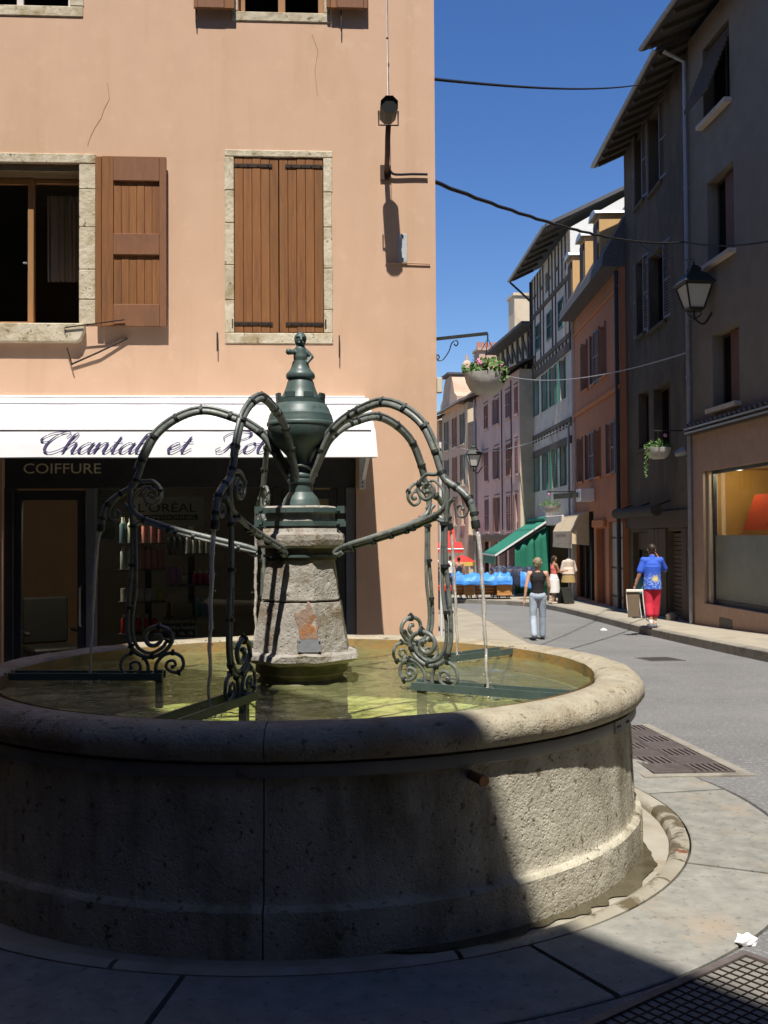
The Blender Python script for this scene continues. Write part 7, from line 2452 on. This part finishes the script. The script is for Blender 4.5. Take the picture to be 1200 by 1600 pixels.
# woman at the stall, back turned
gy = 43.5
pt = at_y(717, 900, gy)
person('woman in a dark halter dress with her hair up behind the blue sheets', (pt.x, gy, gz(gy) + KH), R(8), 1.66, pose(elL=(-0.15, 0.0, 0.64), wrL=(-0.16, 0.05, 0.5)), SKIN2, [
    ('dress', DKT, [('cap', 'waist', 'chest', 0.128, 0.135, 0.82), ('ball', 'pelvis', (0.18, 0.135, 0.13)), ('cone', 'waist', 0.13, (0, 0, 0.4), 0.2), ('cap', (-0.03, 0.03, 0.79), (0, -0.03, 0.86), 0.012, 0.012), ('cap', (0.03, 0.03, 0.79), (0, -0.03, 0.86), 0.012, 0.012)])],
    DARKH, 'bun', 0.016)
gy = 44.3
pt = at_y(704, 900, gy)
person('person in a white shirt standing by the dark haired woman at the stalls', (pt.x, gy, gz(gy) + KH), R(30), 1.72, pose(), SKIN2, [
    ('shirt', WHITEC, [('cap', 'pelvis', 'waist', 0.145, 0.14, 0.82), ('cap', 'waist', 'chest', 0.14, 0.155, 0.82), ('ball', 'chest', (0.17, 0.125, 0.15)), ('cap', 'shL', 'shR', 0.075, 0.075), ('cap', 'shL', (-0.13, -0.01, 0.7), 0.07, 0.07), ('cap', 'shR', (0.13, -0.01, 0.7), 0.07, 0.07)]),
    ('trousers', DKT, legs(0.09, 0.07, 0.06) + [('ball', 'pelvis', (0.17, 0.125, 0.12))])], DARKH, 'crop', 0.016, 'm')
gy = 33.0
pt = at_y(683, 955, gy)
person('person in dark clothes and white cap on the tan footpath by the house corner', (pt.x, gy, gz(gy) + 0.02), R(160), 1.68, pose(), SKIN, [
    ('shirt', BLACKC, [('cap', 'pelvis', 'waist', 0.145, 0.14, 0.82), ('cap', 'waist', 'chest', 0.14, 0.155, 0.82), ('ball', 'chest', (0.17, 0.125, 0.15)), ('cap', 'shL', 'shR', 0.075, 0.075), ('cap', 'shL', (-0.13, -0.01, 0.7), 0.065, 0.065), ('cap', 'shR', (0.13, -0.01, 0.7), 0.065, 0.065)]),
    ('trousers', DKT, legs(0.09, 0.07, 0.06) + [('ball', 'pelvis', (0.17, 0.125, 0.12))])], WHITEC, 'cap', 0.016, 'm')
# shopping trolley beside that person
tp = at_y(694, 962, 31.5)
tr = tag(empty('shopping_trolley', (tp.x, 31.5, gz(31.5) + 0.02), 0.3), 'dark wheeled shopping trolley with red flap on the tan footpath', 'trolley')
MB().box(-0.2, 0.2, -0.16, 0.16, 0.12, 0.85).build('bag', DKT, tr, bevel=0.03)
MB().box(-0.21, 0.21, -0.18, 0.18, 0.68, 0.88).build('flap', REDC, tr, bevel=0.03)
MB().tube([(-0.15, 0.18, 0.1), (-0.15, 0.2, 1.05), (0.15, 0.2, 1.05), (0.15, 0.18, 0.1)], 0.012, 6).build('handle', STEEL, tr)
for sx in (-1, 1):
    MB().lathe([(0.03, -0.02), (0.09, -0.02), (0.1, 0), (0.09, 0.02), (0.03, 0.02)], 14, closed=True).build('wheel', CLAMP, tr, loc=(sx * 0.22, 0.15, 0.1)).rotation_euler = (0, R(90), 0)

# dress form with pale blouse on the pavement
gy = 35.6
pt = at_y(889, 945, gy)
mq = tag(empty('dress_form', (pt.x, gy, gz(gy) + KH + 0.014), 0), 'dress form wearing a pale blouse outside the dark shop', 'dress form')
m = MB()
capsule(m, (0, 0, 1.15), (0, 0, 1.38), 0.15, 0.15, 14, 0.75)
capsule(m, (-0.15, 0, 1.42), (0.15, 0, 1.42), 0.06, 0.06, 10)
capsule(m, (-0.17, 0, 1.4), (-0.24, 0, 1.1), 0.065, 0.07, 10)
capsule(m, (0.17, 0, 1.4), (0.24, 0, 1.1), 0.065, 0.07, 10)
m.tube([(0, 0, 1.2), (0, 0, 0.98)], [0.17, 0.24], 16)
remeshed(m, 'blouse', pm('pale_blouse', (0.55, 0.45, 0.36), (0.6, 0.5, 0.42), 8, 0.85), mq, 0.014, 3)
m = MB()
m.tube([(0, 0, 1.05), (0, 0, 0.7)], [0.2, 0.27], 16)
m.build('skirt', pm('ochre_skirt', (0.36, 0.25, 0.1), rough=0.85), mq)
MB().tube([(0, 0, 0), (0, 0, 1.5)], 0.018, 8).build('pole', STEEL, mq)
MB().lathe([(0.001, 0), (0.2, 0), (0.2, 0.02), (0.02, 0.04), (0.001, 0.04)], 16).build('base', BLK, mq)
ball_m = MB()
ball(ball_m, (0, 0, 1.53), 0.04)
ball_m.build('neck_knob', DWOOD, mq)
gy = 34.4
pt = at_y(884, 947, gy)
sgn = tag(empty('pavement_sign', (pt.x, gy, gz(gy) + KH + 0.014), R(30)), 'low black folding sign beside the woman in coral', 'sign')
for s in (-1, 1):
    MB().bar((0, s * 0.2, 0.0), (0, s * 0.02, 0.55), 0.42, 0.02, up=(0, 1, 0)).build('board', BLK, sgn)

# ------------------------------------------------------------------ lanterns
LGLASS = pm('milky_lantern_glass', (0.62, 0.6, 0.5), rough=0.25)
def lantern(loc, k, label, wall_dx, rz=0.0, glass=LGLASS):
    e = tag(empty('street_lantern', loc, rz), label, 'lantern', 'wall lanterns')
    def ring(r, z):
        return [(r * sx, r * sy, z) for sx, sy in ((-1, -1), (1, -1), (1, 1), (-1, 1))]
    m = MB()
    for r0, z0, r1, z1 in ((0.33, 0.5, 0.2, 0.68), (0.2, 0.68, 0.1, 0.76), (0.1, 0.76, 0.12, 0.8), (0.12, 0.8, 0.05, 0.88)):
        vs = ring(r0 * k, z0 * k) + ring(r1 * k, z1 * k)
        m.add(vs, [(i, (i + 1) % 4, (i + 1) % 4 + 4, i + 4) for i in range(4)])
    m.add(ring(0.33 * k, 0.5 * k) + ring(0.29 * k, 0.46 * k), [(i, i + 4, (i + 1) % 4 + 4, (i + 1) % 4) for i in range(4)] + [(4, 5, 6, 7)])
    m.tube([(0, 0, 0.86 * k), (0, 0, 0.98 * k)], [0.03 * k, 0.012 * k], 8)
    m.build('hood', BLK, e)
    top, bot = ring(0.27 * k, 0.46 * k), ring(0.15 * k, 0.0)
    for i in range(4):
        j_ = (i + 1) % 4
        MB().bar(bot[i], top[i], 0.03 * k, 0.03 * k).build('glazing_bar', BLK, e)
        a, b, c, d = [Vector(p) * 0.97 for p in (bot[i], bot[j_], top[j_], top[i])]
        for p in (a, b, c, d):
            pass
        MB().quad(a, b, c, d).build('glass_side', glass, e)
    m = MB()
    m.add(ring(0.17 * k, 0.0) + ring(0.14 * k, -0.05 * k), [(0, 1, 2, 3), (7, 6, 5, 4)] + [(i, i + 4, (i + 1) % 4 + 4, (i + 1) % 4) for i in range(4)])
    m.build('base_frame', BLK, e)
    m = MB()
    m.tube(smooth_path([(wall_dx, 0, -0.05 * k), (wall_dx * 0.6, 0, -0.28 * k), (0.12 * k if wall_dx > 0 else -0.12 * k, 0, -0.3 * k), (0, 0, -0.18 * k), (0, 0, -0.04 * k)], 6), 0.022 * k, 8)
    for s in (-1, 1):
        m.tube(smooth_path([(s * 0.14 * k, 0, -0.04 * k), (s * 0.13 * k, 0, -0.13 * k), (s * 0.04 * k, 0, -0.19 * k), (0, 0, -0.24 * k)], 5), 0.012 * k, 6)
    m.build('bracket', BLK, e)
    return e
lp_ = at_y(1085, 482, 22.2)
lantern(lp_, 1.08, 'big square street lantern with milky glass by the zinc downpipe', 0.42, R(6))
lp_ = at_y(740, 728, 54.5)
lantern(lp_, 1.25, 'small black street lantern far down by the pink house', 0.45, R(5))

# ------------------------------------------------------------------ cables across the street
corner = H0.W(H0.L, 0.02, 0)
c1 = at_y(671, 123, 9.58)
cable('overhead_cable', 'dark cable strung high from the peach house to the deep eave', c1, at_y(1012, 130, 25.0), 0.12, 0.016, group='cables over the street')
c2 = at_y(673, 282, 9.58)
mid = at_y(1068, 378, 22.6)
cable('overhead_cable', 'thick twisted cable from the floodlight to the lantern on the downpipe', c2, mid, 0.22, 0.02, wob=0.006, n=60, group='cables over the street')
cable('overhead_cable', 'cable running on from the lantern along the grey house', mid, at_y(1290, 352, 17.5), 0.2, 0.018, group='cables over the street')
cable('overhead_cable', 'slack cable loop hanging above the lantern', at_y(975, 357, 27.5), at_y(1083, 405, 22.2), 0.28, 0.014, group='cables over the street')
GW = pm('grey_wire', (0.3, 0.3, 0.28), rough=0.5)
for lab, a, b, sg, r_ in (('thin pale wire from the downpipe clamp to the pink house', at_y(1073, 551, 23.1), at_y(752, 572, 54.0), 0.7, 0.018),
                          ('thin pale wire low across the far street bend', at_y(898, 658, 38.3), at_y(692, 688, 63.0), 0.9, 0.02)):
    o = cable('overhead_cable', lab, a, b, sg, r_, group='cables over the street')
    o.data.materials[0] = GW

# ------------------------------------------------------------------ drain grates, manhole, litter
def slot_grate(name, label, c, rz, wd, ln, panels, frame=0.09):
    e = tag(empty(name, (c[0], c[1], c[2]), rz), label, 'grate')
    m = MB()
    f = frame
    m.box(-f, 0, -f, ln + f, -0.05, 0.006)
    m.box(wd, wd + f, -f, ln + f, -0.05, 0.006)
    m.box(0.001, wd - 0.001, -f, 0, -0.05, 0.006)
    m.box(0.001, wd - 0.001, ln, ln + f, -0.05, 0.006)
    m.build('frame', KERB, e)
    MB().box(0.001, wd - 0.001, 0.001, ln - 0.001, -0.06, 0.0045).build('pit', PIT, e)  # black slab painted as the dark depth under the slots
    nx, ny = panels
    for i in range(nx):
        for k in range(ny):
            x0, x1 = wd * i / nx + 0.004, wd * (i + 1) / nx - 0.004
            y0, y1 = ln * k / ny + 0.004, ln * (k + 1) / ny - 0.004
            m = MB()
            b = 0.012
            m.box(x0, x1, y0, y0 + b, 0.005, 0.016)
            m.box(x0, x1, y1 - b, y1, 0.005, 0.016)
            m.box(x0, x0 + b, y0 + b, y1 - b, 0.005, 0.016)
            m.box(x1 - b, x1, y0 + b, y1 - b, 0.005, 0.016)
            n = 6
            for q in range(n):
                if (i + k) % 2:
                    t0 = x0 + b + (x1 - x0 - 2 * b) * (q + 0.25) / n
                    m.box(t0, t0 + (x1 - x0) / n * 0.5, y0 + b, y1 - b, 0.005, 0.0155)
                else:
                    t0 = y0 + b + (y1 - y0 - 2 * b) * (q + 0.25) / n
                    m.box(x0 + b, x1 - b, t0, t0 + (y1 - y0) / n * 0.5, 0.005, 0.0155)
            m.build('grate_panel', CAST, e)
    return e
sg = slot_grate('drain_grate', 'long cast iron drain grate with slotted panels in the asphalt', (1.78, 6.75, gz(6.75) + 0.004), R(3), 0.56, 2.05, (2, 7))
sg.rotation_euler = (math.atan(-0.042) * 0.85, 0, R(3))
# lattice grate in the shade edge by the paving
e = tag(empty('lattice_grate', (1.35, 3.84, 0.003), R(-142)), 'square lattice grate at the paving edge half in shade', 'grate')
S_ = 0.95
m = MB()
for a in ((-0.03, 0, -0.03, S_ + 0.03), (S_, S_ + 0.03, -0.03, S_ + 0.03), (0.0005, S_ - 0.0005, -0.03, 0), (0.0005, S_ - 0.0005, S_, S_ + 0.03)):
    m.box(a[0], a[1], a[2], a[3], -0.03, 0.012)
m.build('frame', CAST, e)
MB().box(0.001, S_ - 0.001, 0.001, S_ - 0.001, -0.04, 0.002).build('pit', pm('grate_bed', (0.17, 0.16, 0.14), (0.23, 0.215, 0.185), 8, 0.9), e)
NB = 22
for k in range(1, NB):
    t = S_ * k / NB
    MB().box(t - 0.0028, t + 0.0028, 0.0, S_, 0.003, 0.0065).build('bar', IRON, e)
    MB().box(0.0, S_, t - 0.0022, t + 0.0022, 0.003, 0.0055).build('bar', IRON, e)
mh = at_y(1031, 1037, 15.9)
mhe = tag(empty('manhole_cover', (mh.x, 15.9, gz(15.9) + 0.004), R(8)), 'dark square manhole cover lying in the road', 'manhole')
mhe.rotation_euler = (math.atan(-0.042), 0, R(8))
MB().box(-0.24, 0.24, -0.3, 0.3, -0.02, 0.006).build('cover_plate', pm('black_cover', (0.03, 0.03, 0.03), (0.045, 0.042, 0.04), 20, 0.7), mhe, bevel=0.004)
MB().box(-0.28, 0.28, -0.34, 0.34, -0.03, 0.002).build('rim', CAST, mhe)
# crumpled paper and small scraps
def crumple(loc, s, label, mat, seed):
    m = MB()
    g = random.Random(seed)
    prof = [(max(1e-3, math.cos(math.pi * (i / 7 - 0.5))), math.sin(math.pi * (i / 7 - 0.5))) for i in range(8)]
    vs, fs = [], []
    for i in range(14):
        a = 2 * math.pi * i / 14
        for r, z in prof:
            p = Vector((r * math.cos(a), r * math.sin(a) * 0.7, z * 0.55))
            q = 1 + 0.45 * noise.noise(p * 2.1 + Vector((seed, 0, 0))) + 0.25 * noise.noise(p * 5 + Vector((0, seed, 0)))
            p = p * q * s
            vs.append((p.x, p.y, max(p.z + s * 0.35, 0.0)))
    for i in range(14):
        j_ = (i + 1) % 14
        for k in range(7):
            fs.append((i * 8 + k, j_ * 8 + k, j_ * 8 + k + 1, i * 8 + k + 1))
    m.add(vs, fs)
    o = m.build('paper_scrap', mat, loc=loc)
    return tag(o, label, 'litter')
pp = at_y(1166, 1476, 3.97)
o = crumple((pp.x, 3.97, 0.002), 0.042, 'crumpled white paper with an orange stain on the paving slab', pm('crumpled_paper', (0.82, 0.8, 0.82), (0.75, 0.73, 0.74), 12, 0.8, c3=(0.75, 0.42, 0.08), scale3=9, t3=(0.66, 0.7)), 3)
pp = at_y(943, 988, 23.7)
crumple((pp.x, 23.7, gz(23.7)), 0.07, 'small white scrap lying in the road by the kerb', pm('crumpled_paper', (0.8, 0.8, 0.8)), 8)
